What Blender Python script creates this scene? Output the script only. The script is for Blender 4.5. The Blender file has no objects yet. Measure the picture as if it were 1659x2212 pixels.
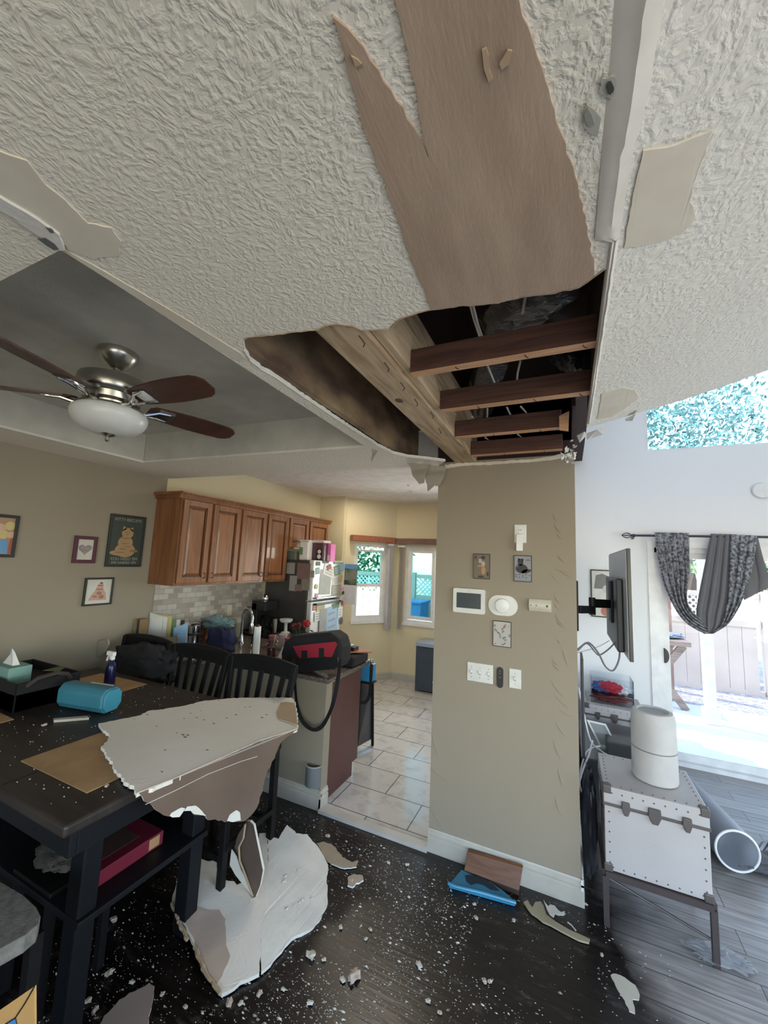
import bpy, bmesh, math, random
import numpy as np
from mathutils import Vector, Matrix, noise
from mathutils.geometry import tessellate_polygon
random.seed(7)
S = bpy.context.scene
COL = S.collection
PI = math.pi

# ---------------------------------------------------------------- camera
H = 1.80
F_PX, CX, CY = 854.5, 829.5, 1106.0
YAW, PITCH, ROLL = math.radians(-25.03), math.radians(6.95), math.radians(2.5)
_r = Vector((math.cos(YAW), -math.sin(YAW), 0))
_f = Vector((math.sin(YAW)*math.cos(PITCH), math.cos(YAW)*math.cos(PITCH), math.sin(PITCH)))
_u = _r.cross(_f)
CR = math.cos(ROLL)*_r + math.sin(ROLL)*_u
CU = -math.sin(ROLL)*_r + math.cos(ROLL)*_u
CF = _f
CAM = Vector((0, 0, H))
cd = bpy.data.cameras.new('camera'); cam = bpy.data.objects.new('camera', cd); COL.objects.link(cam)
cd.sensor_fit = 'HORIZONTAL'; cd.sensor_width = 36; cd.lens = F_PX/1659*36
cd.clip_start = 0.03; cd.clip_end = 200
cam.matrix_world = Matrix(((CR.x, CU.x, -CF.x, CAM.x), (CR.y, CU.y, -CF.y, CAM.y), (CR.z, CU.z, -CF.z, CAM.z), (0, 0, 0, 1)))
S.camera = cam

def ray(px, py):
    return CR*((px-CX)/F_PX) - CU*((py-CY)/F_PX) + CF
def at(px, py, X=None, Y=None, Z=None, P=None, N=None):
    """point on a plane of the room seen at that pixel of the photograph"""
    d = ray(px, py)
    if X is not None: t = X/d.x
    elif Y is not None: t = Y/d.y
    elif Z is not None: t = (Z-H)/d.z
    else: t = (Vector(P)-CAM).dot(Vector(N))/d.dot(Vector(N))
    return CAM + d*t

# ---------------------------------------------------------------- world, sun, window light, added fill, exposure
W = bpy.data.worlds.new('sky'); S.world = W; W.use_nodes = True
nt = W.node_tree; nt.nodes.clear()
sky = nt.nodes.new('ShaderNodeTexSky'); sky.sky_type = 'NISHITA'; sky.sun_disc = False
sky.sun_elevation = math.radians(58); sky.sun_rotation = math.radians(200); sky.air_density = 1.0; sky.dust_density = 0.6
bg = nt.nodes.new('ShaderNodeBackground'); bg.inputs['Strength'].default_value = 1.45
wo = nt.nodes.new('ShaderNodeOutputWorld')
nt.links.new(sky.outputs[0], bg.inputs[0]); nt.links.new(bg.outputs[0], wo.inputs[0])

ZK_ = 2.72
def area(name, loc, direction, sx, sy, power, color, spread=PI):
    l = bpy.data.lights.new(name, 'AREA'); l.shape = 'RECTANGLE'; l.size = sx; l.size_y = sy
    l.energy = power; l.color = color; l.spread = spread
    o = bpy.data.objects.new(name, l); COL.objects.link(o); o.location = loc
    o.rotation_euler = Vector(direction).to_track_quat('-Z', 'Y').to_euler()
    return o
sun = bpy.data.lights.new('sun', 'SUN'); sun.energy = 4.6; sun.angle = math.radians(0.6); sun.color = (1, 0.96, 0.88)
so = bpy.data.objects.new('sun', sun); COL.objects.link(so)
so.rotation_euler = Vector((0.35, -0.10, -0.93)).to_track_quat('-Z', 'Y').to_euler()
# daylight at patio door, high window and nook; the first two are added fill
area('fill_rear', (1.0, -2.8, .9), (-.1, 1, 2.0), 3.6, 1.5, 70, (1.0, .98, .93))  # soft fill added behind the camera, tilted up to brighten the ceiling
area('fill_right', (4.15, 0.2, .9), (-1, 0, 1.7), 3.0, 1.5, 68, (1.0, .985, .95))  # made-up source at the right, aimed upward for the same ceiling fill
area('daylight_patio_door_side', (2.38, 5.03, 1.05), (-.35, -1, .1), .5, 1.9, 34, (.86, .92, 1.0))
area('daylight_high_window_side', (2.95, 5.03, 3.6), (-.5, -1, -.5), 1.0, 1.0, 34, (.84, .91, 1.0))
area('daylight_nook_window_side', (-1.18, 5.96, 1.45), (-.2, -1, .25), .7, 1.1, 30, (1.0, .99, .93))
area('kitchen_ceiling_lamp', (-1.6, 3.7, ZK_-.03), (0, 0, -1), .3, .3, 16, (1.0, .88, .70))
area('kitchen_ceiling_lamp_far', (-2.58, 4.75, ZK_-.03), (0, 0, -1), .12, .12, 7, (1.0, .88, .70))
for nm, loc, d, sx, sy in (('patio_door_portal', (1.75, 5.02, 1.05), (0, -1, 0), 1.9, 2.0), ('high_window_portal', (2.1, 5.02, 3.6), (0, -1, 0), 2.8, 1.1),
        ('nook_window_portal', (-1.55, 5.95, 1.45), (0, -1, 0), 1.6, 1.2), ('bay_window_portal', (-2.90, 5.62, 1.45), (0.78, -0.63, 0), 0.6, 1.2)):
    o = area(nm, loc, d, sx, sy, 1, (1, 1, 1)); o.data.cycles.is_portal = True
VS = S.view_settings
S.display_settings.display_device = 'sRGB'
VS.view_transform = 'Standard'; VS.look = 'None'; VS.gamma = 1.0; VS.use_curve_mapping = False
VS.exposure = -0.10

# ---------------------------------------------------------------- materials
MATS = {}
def _new(name):
    m = bpy.data.materials.new(name); m.use_nodes = True
    return m, m.node_tree, m.node_tree.nodes['Principled BSDF']
def c4(c): return (c[0], c[1], c[2], 1)
def mat(name, col, rough=0.6, metal=0.0, col2=None, nscale=8.0, bump=0.0, bscale=40.0, spec=None, trans=0.0, emit=None, estr=0.0,
        stretch=(1, 1, 1), detail=4.0, lo=0.35, hi=0.65, alpha=1.0, coat=0.0, bdist=0.004):
    if name in MATS: return MATS[name]
    m, t, b = _new(name); L = t.links.new
    b.inputs['Base Color'].default_value = c4(col); b.inputs['Roughness'].default_value = rough
    b.inputs['Metallic'].default_value = metal
    if spec is not None: b.inputs['Specular IOR Level'].default_value = spec
    if trans: b.inputs['Transmission Weight'].default_value = trans
    if coat: b.inputs['Coat Weight'].default_value = coat
    if alpha < 1: b.inputs['Alpha'].default_value = alpha
    if emit: b.inputs['Emission Color'].default_value = c4(emit); b.inputs['Emission Strength'].default_value = estr
    tc = t.nodes.new('ShaderNodeTexCoord'); mp = t.nodes.new('ShaderNodeMapping'); mp.inputs['Scale'].default_value = stretch
    L(tc.outputs['Object'], mp.inputs['Vector'])
    if col2 is None: col2 = tuple(min(1, c*0.88) for c in col)
    n = t.nodes.new('ShaderNodeTexNoise'); n.inputs['Scale'].default_value = nscale; n.inputs['Detail'].default_value = detail
    L(mp.outputs[0], n.inputs['Vector'])
    r = t.nodes.new('ShaderNodeValToRGB'); r.color_ramp.elements[0].position = lo; r.color_ramp.elements[1].position = hi
    r.color_ramp.elements[0].color = c4(col2); r.color_ramp.elements[1].color = c4(col)
    L(n.outputs['Fac'], r.inputs[0]); L(r.outputs[0], b.inputs['Base Color'])
    if bump:
        n2 = t.nodes.new('ShaderNodeTexNoise'); n2.inputs['Scale'].default_value = bscale; n2.inputs['Detail'].default_value = 3
        L(mp.outputs[0], n2.inputs['Vector'])
        bp = t.nodes.new('ShaderNodeBump'); bp.inputs['Strength'].default_value = bump; bp.inputs['Distance'].default_value = bdist
        L(n2.outputs['Fac'], bp.inputs['Height']); L(bp.outputs[0], b.inputs['Normal'])
    MATS[name] = m; return m

def stucco(name, col, scale=84.0, strength=0.42, col2=None):
    """knock-down textured ceiling paint"""
    m, t, b = _new(name); L = t.links.new; b.inputs['Roughness'].default_value = 0.85
    tc = t.nodes.new('ShaderNodeTexCoord')
    n0 = t.nodes.new('ShaderNodeTexNoise'); n0.inputs['Scale'].default_value = 14; n0.inputs['Detail'].default_value = 2
    L(tc.outputs['Object'], n0.inputs['Vector'])
    add = t.nodes.new('ShaderNodeMixRGB'); add.blend_type = 'ADD'; add.inputs[0].default_value = 0.05
    L(tc.outputs['Object'], add.inputs[1]); L(n0.outputs['Color'], add.inputs[2])
    n = t.nodes.new('ShaderNodeTexNoise'); n.inputs['Scale'].default_value = scale; n.inputs['Detail'].default_value = 4.0
    n.inputs['Roughness'].default_value = 0.45; n.inputs['Distortion'].default_value = 0.12
    L(add.outputs[0], n.inputs['Vector'])
    r = t.nodes.new('ShaderNodeValToRGB'); r.color_ramp.elements[0].position = 0.40; r.color_ramp.elements[1].position = 0.68
    L(n.outputs['Fac'], r.inputs[0])
    bp = t.nodes.new('ShaderNodeBump'); bp.inputs['Strength'].default_value = strength; bp.inputs['Distance'].default_value = 0.006
    L(r.outputs[0], bp.inputs['Height']); L(bp.outputs[0], b.inputs['Normal'])
    n3 = t.nodes.new('ShaderNodeTexNoise'); n3.inputs['Scale'].default_value = 1.6; L(tc.outputs['Object'], n3.inputs['Vector'])
    r3 = t.nodes.new('ShaderNodeValToRGB'); r3.color_ramp.elements[0].position = .35; r3.color_ramp.elements[1].position = .7
    r3.color_ramp.elements[0].color = c4(col2 or tuple(c*.94 for c in col)); r3.color_ramp.elements[1].color = c4(col)
    L(n3.outputs['Fac'], r3.inputs[0]); L(r3.outputs[0], b.inputs['Base Color'])
    MATS[name] = m; return m

def wood(name, c1, c2, along='X', scale=1.0, rough=0.45, coat=0.0, bump=0.15):
    m, t, b = _new(name); L = t.links.new; b.inputs['Roughness'].default_value = rough
    if coat: b.inputs['Coat Weight'].default_value = coat
    tc = t.nodes.new('ShaderNodeTexCoord'); mp = t.nodes.new('ShaderNodeMapping')
    s = {'X': (2, 22, 22), 'Y': (22, 2, 22), 'Z': (22, 22, 2)}[along]
    mp.inputs['Scale'].default_value = tuple(v*scale for v in s); L(tc.outputs['Object'], mp.inputs['Vector'])
    n = t.nodes.new('ShaderNodeTexNoise'); n.inputs['Scale'].default_value = 1.6; n.inputs['Detail'].default_value = 6; n.inputs['Distortion'].default_value = 1.2
    L(mp.outputs[0], n.inputs['Vector'])
    r = t.nodes.new('ShaderNodeValToRGB'); r.color_ramp.elements[0].position = 0.35; r.color_ramp.elements[1].position = 0.65
    r.color_ramp.elements[0].color = c4(c2); r.color_ramp.elements[1].color = c4(c1)
    L(n.outputs['Fac'], r.inputs[0]); L(r.outputs[0], b.inputs['Base Color'])
    bp = t.nodes.new('ShaderNodeBump'); bp.inputs['Strength'].default_value = bump; bp.inputs['Distance'].default_value = 0.002
    L(n.outputs['Fac'], bp.inputs['Height']); L(bp.outputs[0], b.inputs['Normal'])
    MATS[name] = m; return m

def floor_mat():
    m, t, b = _new('wet_wood_plank'); L = t.links.new
    tc = t.nodes.new('ShaderNodeTexCoord')
    br = t.nodes.new('ShaderNodeTexBrick'); br.inputs['Scale'].default_value = 1.0
    br.inputs['Brick Width'].default_value = 1.2; br.inputs['Row Height'].default_value = 0.15; br.inputs['Mortar Size'].default_value = 0.0025
    br.inputs['Mortar Smooth'].default_value = 0.1; br.offset = 0.37
    br.inputs['Color1'].default_value = (0.9, 0.9, 0.9, 1); br.inputs['Color2'].default_value = (0.55, 0.55, 0.55, 1); br.inputs['Mortar'].default_value = (0.2, 0.2, 0.2, 1)
    L(tc.outputs['Object'], br.inputs['Vector'])
    mp = t.nodes.new('ShaderNodeMapping'); mp.inputs['Scale'].default_value = (1.6, 22, 1); L(tc.outputs['Object'], mp.inputs['Vector'])
    g = t.nodes.new('ShaderNodeTexNoise'); g.inputs['Scale'].default_value = 2.2; g.inputs['Detail'].default_value = 7; g.inputs['Distortion'].default_value = .6
    L(mp.outputs[0], g.inputs['Vector'])
    dry_haze = t.nodes.new('ShaderNodeValToRGB'); dry_haze.color_ramp.elements[0].position = .3; dry_haze.color_ramp.elements[1].position = .7
    dry_haze.color_ramp.elements[0].color = (.26, .245, .24, 1); dry_haze.color_ramp.elements[1].color = (.50, .48, .47, 1)
    L(g.outputs['Fac'], dry_haze.inputs[0])
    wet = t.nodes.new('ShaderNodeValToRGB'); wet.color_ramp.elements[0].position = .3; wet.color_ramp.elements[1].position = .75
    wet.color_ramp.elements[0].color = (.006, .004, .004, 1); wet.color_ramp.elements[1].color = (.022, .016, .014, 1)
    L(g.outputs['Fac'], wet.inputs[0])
    # water stain outline: soaked boards around the dining side, dusty dry boards by the patio door, paled with painted haze
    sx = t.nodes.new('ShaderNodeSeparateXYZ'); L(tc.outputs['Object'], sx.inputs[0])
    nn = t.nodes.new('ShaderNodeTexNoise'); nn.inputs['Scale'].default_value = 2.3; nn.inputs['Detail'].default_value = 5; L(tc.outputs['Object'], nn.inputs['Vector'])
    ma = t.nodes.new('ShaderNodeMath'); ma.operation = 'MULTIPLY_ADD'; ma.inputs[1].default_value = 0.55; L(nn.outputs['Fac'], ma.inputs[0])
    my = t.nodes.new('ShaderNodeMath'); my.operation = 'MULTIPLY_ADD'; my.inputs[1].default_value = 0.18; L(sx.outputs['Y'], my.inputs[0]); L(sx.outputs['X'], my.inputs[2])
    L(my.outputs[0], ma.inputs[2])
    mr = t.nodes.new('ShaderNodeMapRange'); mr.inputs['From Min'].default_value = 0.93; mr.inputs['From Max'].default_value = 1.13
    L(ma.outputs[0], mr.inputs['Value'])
    # dusty plaster smears on the wet boards
    mp2 = t.nodes.new('ShaderNodeMapping'); mp2.inputs['Rotation'].default_value = (0, 0, .35); mp2.inputs['Scale'].default_value = (1, 2.4, 1); L(tc.outputs['Object'], mp2.inputs['Vector'])
    ns = t.nodes.new('ShaderNodeTexNoise'); ns.inputs['Scale'].default_value = 7; ns.inputs['Detail'].default_value = 9; ns.inputs['Roughness'].default_value = .75; L(mp2.outputs[0], ns.inputs['Vector'])
    rs = t.nodes.new('ShaderNodeValToRGB'); rs.color_ramp.elements[0].position = .55; rs.color_ramp.elements[1].position = .80
    L(ns.outputs['Fac'], rs.inputs[0])
    smear = t.nodes.new('ShaderNodeMixRGB'); smear.inputs[2].default_value = (.19, .18, .175, 1)
    L(rs.outputs[0], smear.inputs[0]); L(wet.outputs[0], smear.inputs[1])
    mx = t.nodes.new('ShaderNodeMixRGB'); L(mr.outputs[0], mx.inputs[0]); L(smear.outputs[0], mx.inputs[1]); L(dry_haze.outputs[0], mx.inputs[2])
    mu = t.nodes.new('ShaderNodeMixRGB'); mu.blend_type = 'MULTIPLY'; mu.inputs[0].default_value = 1; L(mx.outputs[0], mu.inputs[1]); L(br.outputs['Color'], mu.inputs[2])
    L(mu.outputs[0], b.inputs['Base Color'])
    rr = t.nodes.new('ShaderNodeMapRange'); rr.inputs['To Min'].default_value = .26; rr.inputs['To Max'].default_value = .34; L(ns.outputs['Fac'], rr.inputs['Value'])
    L(rr.outputs[0], b.inputs['Roughness'])
    bp = t.nodes.new('ShaderNodeBump'); bp.inputs['Strength'].default_value = .35; bp.inputs['Distance'].default_value = .003
    ad = t.nodes.new('ShaderNodeMath'); ad.operation = 'ADD'; L(br.outputs['Color'], ad.inputs[0]); L(g.outputs['Fac'], ad.inputs[1])
    L(ad.outputs[0], bp.inputs['Height']); L(bp.outputs[0], b.inputs['Normal'])
    MATS['floor'] = m; return m

def tile_mat(name, c1, c2, grout, w, h, mort, rough=.15, off=.5, loc=(0, 0, 0), swz=False, spot=True):
    m, t, b = _new(name); L = t.links.new; b.inputs['Roughness'].default_value = rough
    tc = t.nodes.new('ShaderNodeTexCoord'); mp = t.nodes.new('ShaderNodeMapping'); mp.inputs['Location'].default_value = loc
    L(tc.outputs['Object'], mp.inputs['Vector'])
    if swz:
        sp = t.nodes.new('ShaderNodeSeparateXYZ'); cb = t.nodes.new('ShaderNodeCombineXYZ'); L(tc.outputs['Object'], sp.inputs[0]); L(sp.outputs['Y'], cb.inputs['X']); L(sp.outputs['Z'], cb.inputs['Y']); L(cb.outputs[0], mp.inputs['Vector'])
    br = t.nodes.new('ShaderNodeTexBrick'); br.inputs['Scale'].default_value = 1; br.inputs['Brick Width'].default_value = w; br.inputs['Row Height'].default_value = h
    br.inputs['Mortar Size'].default_value = mort; br.offset = off; br.inputs['Bias'].default_value = -0.3
    br.inputs['Color1'].default_value = c4(c1); br.inputs['Color2'].default_value = c4(c2); br.inputs['Mortar'].default_value = c4(grout)
    L(mp.outputs[0], br.inputs['Vector'])
    n = t.nodes.new('ShaderNodeTexNoise'); n.inputs['Scale'].default_value = 9; n.inputs['Detail'].default_value = 8; n.inputs['Roughness'].default_value = .7
    L(tc.outputs['Object'], n.inputs['Vector'])
    r = t.nodes.new('ShaderNodeValToRGB'); r.color_ramp.elements[0].position = .36; r.color_ramp.elements[1].position = .5
    r.color_ramp.elements[0].color = (.72, .72, .70, 1); r.color_ramp.elements[1].color = (1, 1, 1, 1)
    L(n.outputs['Fac'], r.inputs[0])
    mu = t.nodes.new('ShaderNodeMixRGB'); mu.blend_type = 'MULTIPLY'; mu.inputs[0].default_value = .8 if spot else .3
    L(br.outputs['Color'], mu.inputs[1]); L(r.outputs[0], mu.inputs[2]); L(mu.outputs[0], b.inputs['Base Color'])
    bp = t.nodes.new('ShaderNodeBump'); bp.inputs['Strength'].default_value = .4; bp.inputs['Distance'].default_value = .002
    L(br.outputs['Fac'], bp.inputs['Height']); bp.invert = True; L(bp.outputs[0], b.inputs['Normal'])
    MATS[name] = m; return m

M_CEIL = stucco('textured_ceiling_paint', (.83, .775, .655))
M_SLOPE = stucco('textured_vault_paint', (.82, .785, .695), scale=74)
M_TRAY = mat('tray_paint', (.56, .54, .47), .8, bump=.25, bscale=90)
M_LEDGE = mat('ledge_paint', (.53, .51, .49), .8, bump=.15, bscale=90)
M_KCEIL = mat('kitchen_ceiling_paint', (.82, .77, .73), .8)
M_WALL = mat('beige_wall_paint', (.29, .25, .188), .75, col2=(.282, .243, .182), nscale=2, bump=.2, bscale=130, bdist=.002)
M_KWALL = mat('yellow_wall_paint', (.70, .62, .42), .75, col2=(.68, .60, .405), nscale=2, bump=.1, bscale=120, bdist=.002)
M_COLW = mat('tan_column_paint', (.305, .26, .193), .7, col2=(.297, .252, .187), nscale=2, bump=.25, bscale=130, bdist=.002)
M_WHITE = mat('white_wall_paint', (.80, .81, .82), .7, col2=(.79, .80, .81), nscale=2, bump=.1, bscale=120, bdist=.002)
M_TRIM = mat('trim_paint', (.50, .47, .405), .45)
M_TRIMW = mat('white_trim', (.86, .86, .86), .35)
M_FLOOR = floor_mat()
M_TILE = tile_mat('stone_floor_tile', (.62, .60, .57), (.55, .54, .52), (.13, .12, .12), .60, .31, .004, .12, loc=(-.2, .07, 0))
M_SPLASH = tile_mat('backsplash_tile', (.50, .47, .41), (.22, .16, .14), (.33, .31, .27), .10, .05, .003, .3, swz=True, spot=False)
M_GYP = mat('gypsum_paper_brown', (.50, .37, .265), .9, col2=(.385, .275, .195), nscale=5, detail=9, bump=.2, bscale=50, stretch=(4, .9, 1), lo=.3, hi=.78)
M_GYP2 = mat('gypsum_back_brown', (.15, .105, .08), .9, col2=(.115, .08, .06), nscale=4, bump=.2, bscale=50)
M_GYPW = mat('broken_plaster_white', (.74, .72, .66), .85, bump=.5, bscale=55)
M_SMOOTH = mat('smooth_joint_compound', (.72, .67, .56), .75, col2=(.63, .56, .44), nscale=5, bump=.1, bscale=30)
M_TAPE = mat('joint_tape', (.73, .69, .61), .6, col2=(.66, .62, .53), nscale=10, bump=.2, bscale=30)
M_LUMB = wood('pale_lumber', (.58, .43, .27), (.34, .23, .13), 'Y', 1, .7)
M_JOIST = wood('old_joist', (.11, .048, .03), (.06, .025, .017), 'X', 1, .75)
M_JOISTE = wood('joist_edge', (.66, .38, .21), (.48, .26, .14), 'X', 1, .7)
M_BOARD = mat('stained_fascia_board', (.34, .24, .13), .8, col2=(.10, .06, .04), nscale=3.5, stretch=(1, 1, 2), lo=.35, hi=.7)
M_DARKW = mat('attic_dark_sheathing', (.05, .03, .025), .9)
M_CAB = wood('cabinet_cherry', (.27, .115, .045), (.17, .066, .027), 'Z', .5, .35, coat=.2, bump=.03)
M_CABD = wood('cabinet_glaze_dark', (.11, .04, .02), (.07, .025, .012), 'Z', .5, .35)
M_PANEL = mat('mahogany_panel', (.10, .035, .03), .45, bump=.05)
M_GRAN = mat('granite_counter', (.20, .16, .13), .18, col2=(.06, .05, .045), nscale=90, lo=.4, hi=.6)
M_BLACK = mat('black_paint', (.006, .006, .007), .55, spec=.25)
M_BLKF = mat('black_fabric', (.007, .007, .008), .85, bump=.3, bscale=200)
M_BLKP = mat('black_plastic', (.015, .015, .017), .35)
M_TABLE = mat('dark_table_wood', (.040, .032, .028), .45, spec=.35, col2=(.022, .018, .016), nscale=3, stretch=(1, 8, 1), bump=.15, bscale=20)
M_TABB = mat('table_black_base', (.007, .009, .012), .5, spec=.25)
M_MAT = mat('tan_placemat', (.42, .27, .13), .8, col2=(.34, .21, .10), nscale=9, bump=.4, bscale=180)
M_STEEL = mat('brushed_nickel', (.55, .53, .48), .28, metal=1, nscale=60, stretch=(1, 1, 12))
M_CHROME = mat('chrome', (.75, .75, .75), .12, metal=1)
M_BLADE = wood('walnut_blade', (.085, .035, .025), (.05, .02, .015), 'X', .5, .4)
M_OPAL = mat('opal_glass', (.72, .74, .72), .3, spec=.5)
M_PLW = mat('white_plastic', (.72, .72, .68), .4)
M_PLW2 = mat('bright_white_plastic', (.82, .82, .80), .35)
M_IVORY = mat('ivory_plastic', (.62, .58, .48), .45)
M_PAPER = mat('white_paper', (.80, .79, .76), .8)
M_GREYSCR = mat('grey_screen', (.06, .075, .085), .25)
M_GLASS = None

def glass(name='window_glass', tint=(.97, .985, .98)):
    m, t, b = _new(name); t.nodes.remove(b); L = t.links.new
    out = t.nodes['Material Output']; tr = t.nodes.new('ShaderNodeBsdfTransparent'); tr.inputs[0].default_value = c4(tint)
    gl = t.nodes.new('ShaderNodeBsdfGlossy'); gl.inputs['Roughness'].default_value = .02
    fr = t.nodes.new('ShaderNodeFresnel'); fr.inputs['IOR'].default_value = 1.25
    mx = t.nodes.new('ShaderNodeMixShader'); L(fr.outputs[0], mx.inputs[0]); L(tr.outputs[0], mx.inputs[1]); L(gl.outputs[0], mx.inputs[2]); L(mx.outputs[0], out.inputs[0])
    MATS[name] = m; return m
M_GLASS = glass(); M_SCREEN = glass('insect_screen', (.42, .66, .62)); M_CLEAR = glass('clear_acrylic', (.93, .95, .97))
M_JAR = glass('jar_glass', (.80, .84, .84))

# ---------------------------------------------------------------- mesh helpers
class MB:
    def __init__(s): s.v = []; s.f = []; s.mi = []; s.cur = 0
    def add(s, vs, fs):
        o = len(s.v); s.v += [tuple(p) for p in vs]; s.f += [tuple(i+o for i in f) for f in fs]; s.mi += [s.cur]*len(fs); return s
    def box(s, x0, x1, y0, y1, z0, z1):
        if x0 > x1: x0, x1 = x1, x0
        if y0 > y1: y0, y1 = y1, y0
        if z0 > z1: z0, z1 = z1, z0
        vs = [(x, y, z) for z in (z0, z1) for y in (y0, y1) for x in (x0, x1)]
        return s.add(vs, [(0, 2, 3, 1), (4, 5, 7, 6), (0, 1, 5, 4), (2, 6, 7, 3), (0, 4, 6, 2), (1, 3, 7, 5)])
    def obox(s, c, ux, uy, uz):
        """box from centre and three half-extent vectors"""
        c = Vector(c); ux = Vector(ux); uy = Vector(uy); uz = Vector(uz)
        if ux.cross(uy).dot(uz) < 0: ux = -ux
        vs = [c+ux*a+uy*b+uz*d for d in (-1, 1) for b in (-1, 1) for a in (-1, 1)]
        return s.add(vs, [(0, 2, 3, 1), (4, 5, 7, 6), (0, 1, 5, 4), (2, 6, 7, 3), (0, 4, 6, 2), (1, 3, 7, 5)])
    def bar(s, p0, p1, w, h, up=(0, 0, 1)):
        p0 = Vector(p0); p1 = Vector(p1); d = (p1-p0); l = d.length/2; d.normalize(); up = Vector(up)
        if abs(d.dot(up)) > .98: up = Vector((1, 0, 0))
        sd = d.cross(up).normalized(); u2 = sd.cross(d).normalized()
        return s.obox((p0+p1)/2, d*l, sd*w/2, u2*h/2)
    def cyl(s, p0, p1, r0, r1=None, n=20, caps=True):
        if r1 is None: r1 = r0
        p0 = Vector(p0); p1 = Vector(p1); d = (p1-p0).normalized()
        a = d.orthogonal().normalized(); b = d.cross(a)
        vs = [p+(a*math.cos(2*PI*i/n)+b*math.sin(2*PI*i/n))*r for p, r in ((p0, r0), (p1, r1)) for i in range(n)]
        fs = [(i, (i+1) % n, n+(i+1) % n, n+i) for i in range(n)]
        if caps: fs += [tuple(range(n))[::-1], tuple(range(n, 2*n))]
        return s.add(vs, fs)
    def lathe(s, prof, c=(0, 0, 0), axis=(0, 0, 1), n=28, sx=1, sy=1):
        """profile of (radius, height) along an axis"""
        c = Vector(c); d = Vector(axis).normalized(); a = d.orthogonal().normalized(); b = d.cross(a)
        if abs(d.z) > .99: a = Vector((1, 0, 0)); b = Vector((0, 1, 0))*(1 if d.z > 0 else -1)
        vs = []; fs = []
        for r, h in prof:
            for i in range(n): vs.append(c+d*h+a*(r*sx*math.cos(2*PI*i/n))+b*(r*sy*math.sin(2*PI*i/n)))
        for k in range(len(prof)-1):
            for i in range(n): fs.append((k*n+i, k*n+(i+1) % n, (k+1)*n+(i+1) % n, (k+1)*n+i))
        fs.append(tuple(range(n))[::-1]); fs.append(tuple(range((len(prof)-1)*n, len(prof)*n)))
        return s.add(vs, fs)
    def tube(s, pts, r, n=8, closed=False):
        pts = [Vector(p) for p in pts]; rs = r if isinstance(r, (list, tuple)) else [r]*len(pts)
        vs = []; fs = []; prev = None
        for i, p in enumerate(pts):
            d = (pts[min(i+1, len(pts)-1)]-pts[max(i-1, 0)]).normalized()
            a = d.orthogonal().normalized() if prev is None else (prev-d*prev.dot(d)).normalized()
            prev = a; b = d.cross(a)
            for k in range(n): vs.append(p+(a*math.cos(2*PI*k/n)+b*math.sin(2*PI*k/n))*rs[i])
        for i in range(len(pts)-1):
            for k in range(n): fs.append((i*n+k, i*n+(k+1) % n, (i+1)*n+(k+1) % n, (i+1)*n+k))
        fs.append(tuple(range(n))[::-1]); fs.append(tuple(range((len(pts)-1)*n, len(pts)*n)))
        return s.add(vs, fs)
    def prism(s, pts, vec, holes=(), side_mi=None, back_mi=None):
        """flat outline (with holes) given a thickness along vec"""
        loops = [[Vector(p) for p in pts]]+[[Vector(p) for p in h] for h in holes]
        flat = [p for l in loops for p in l]; vec = Vector(vec); N = len(flat)
        tris = tessellate_polygon(loops)
        o = len(s.v); s.v += [tuple(p) for p in flat]+[tuple(p+vec) for p in flat]
        for a, b, c in tris:
            nrm = (flat[b]-flat[a]).cross(flat[c]-flat[a])
            if nrm.dot(vec) > 0: a, c = c, a
            s.f.append((o+a, o+b, o+c)); s.mi.append(s.cur)
            s.f.append((o+N+c, o+N+b, o+N+a)); s.mi.append(s.cur if back_mi is None else back_mi)
        k = 0
        for l in loops:
            n = len(l)
            for i in range(n):
                a, b = k+i, k+(i+1) % n
                s.f.append((o+a, o+b, o+N+b, o+N+a)); s.mi.append(s.cur if side_mi is None else side_mi)
            k += n
        return s
    def grid(s, fn, nu, nv):
        vs = [fn(i/nu, j/nv) for j in range(nv+1) for i in range(nu+1)]
        fs = [(j*(nu+1)+i, j*(nu+1)+i+1, (j+1)*(nu+1)+i+1, (j+1)*(nu+1)+i) for j in range(nv) for i in range(nu)]
        return s.add(vs, fs)
    def build(s, name, mats, parent=None, smooth=False, bevel=0.0, solid=0.0, sub=0, seg=2):
        me = bpy.data.meshes.new(name); me.from_pydata(s.v, [], s.f)
        if not isinstance(mats, (list, tuple)): mats = [mats]
        for m in mats: me.materials.append(m)
        for p, i in zip(me.polygons, s.mi): p.material_index = min(i, len(mats)-1)
        bm = bmesh.new(); bm.from_mesh(me); bmesh.ops.recalc_face_normals(bm, faces=bm.faces) if solid == 0 else None
        bm.to_mesh(me); bm.free()
        if smooth:
            for p in me.polygons: p.use_smooth = True
            try: me.set_sharp_from_angle(angle=math.radians(38))
            except Exception: pass
        o = bpy.data.objects.new(name, me); COL.objects.link(o)
        if parent is not None:
            o.parent = parent; o.matrix_parent_inverse = Matrix.Translation(-parent.location) if parent.rotation_euler == Matrix.Identity(3).to_euler() else parent.matrix_basis.inverted()
        if solid: md = o.modifiers.new('thickness', 'SOLIDIFY'); md.thickness = solid; md.offset = 0
        if bevel: md = o.modifiers.new('bevel', 'BEVEL'); md.width = bevel; md.segments = seg; md.limit_method = 'ANGLE'; md.angle_limit = math.radians(40)
        if sub: md = o.modifiers.new('subd', 'SUBSURF'); md.levels = sub; md.render_levels = sub
        return o
def box(*a): return MB().box(*a)

def tag(o, label, cat, group=None, kind=None):
    o['label'] = label; o['category'] = cat
    if group: o['group'] = group
    if kind: o['kind'] = kind
    return o
def thing(name, loc, label, cat, group=None):
    o = bpy.data.objects.new(name, None); COL.objects.link(o); o.location = loc; o.empty_display_size = .05
    return tag(o, label, cat, group)
def struct(o): o['kind'] = 'structure'; return o
def lab(o, label): o['label'] = label; return o

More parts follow.
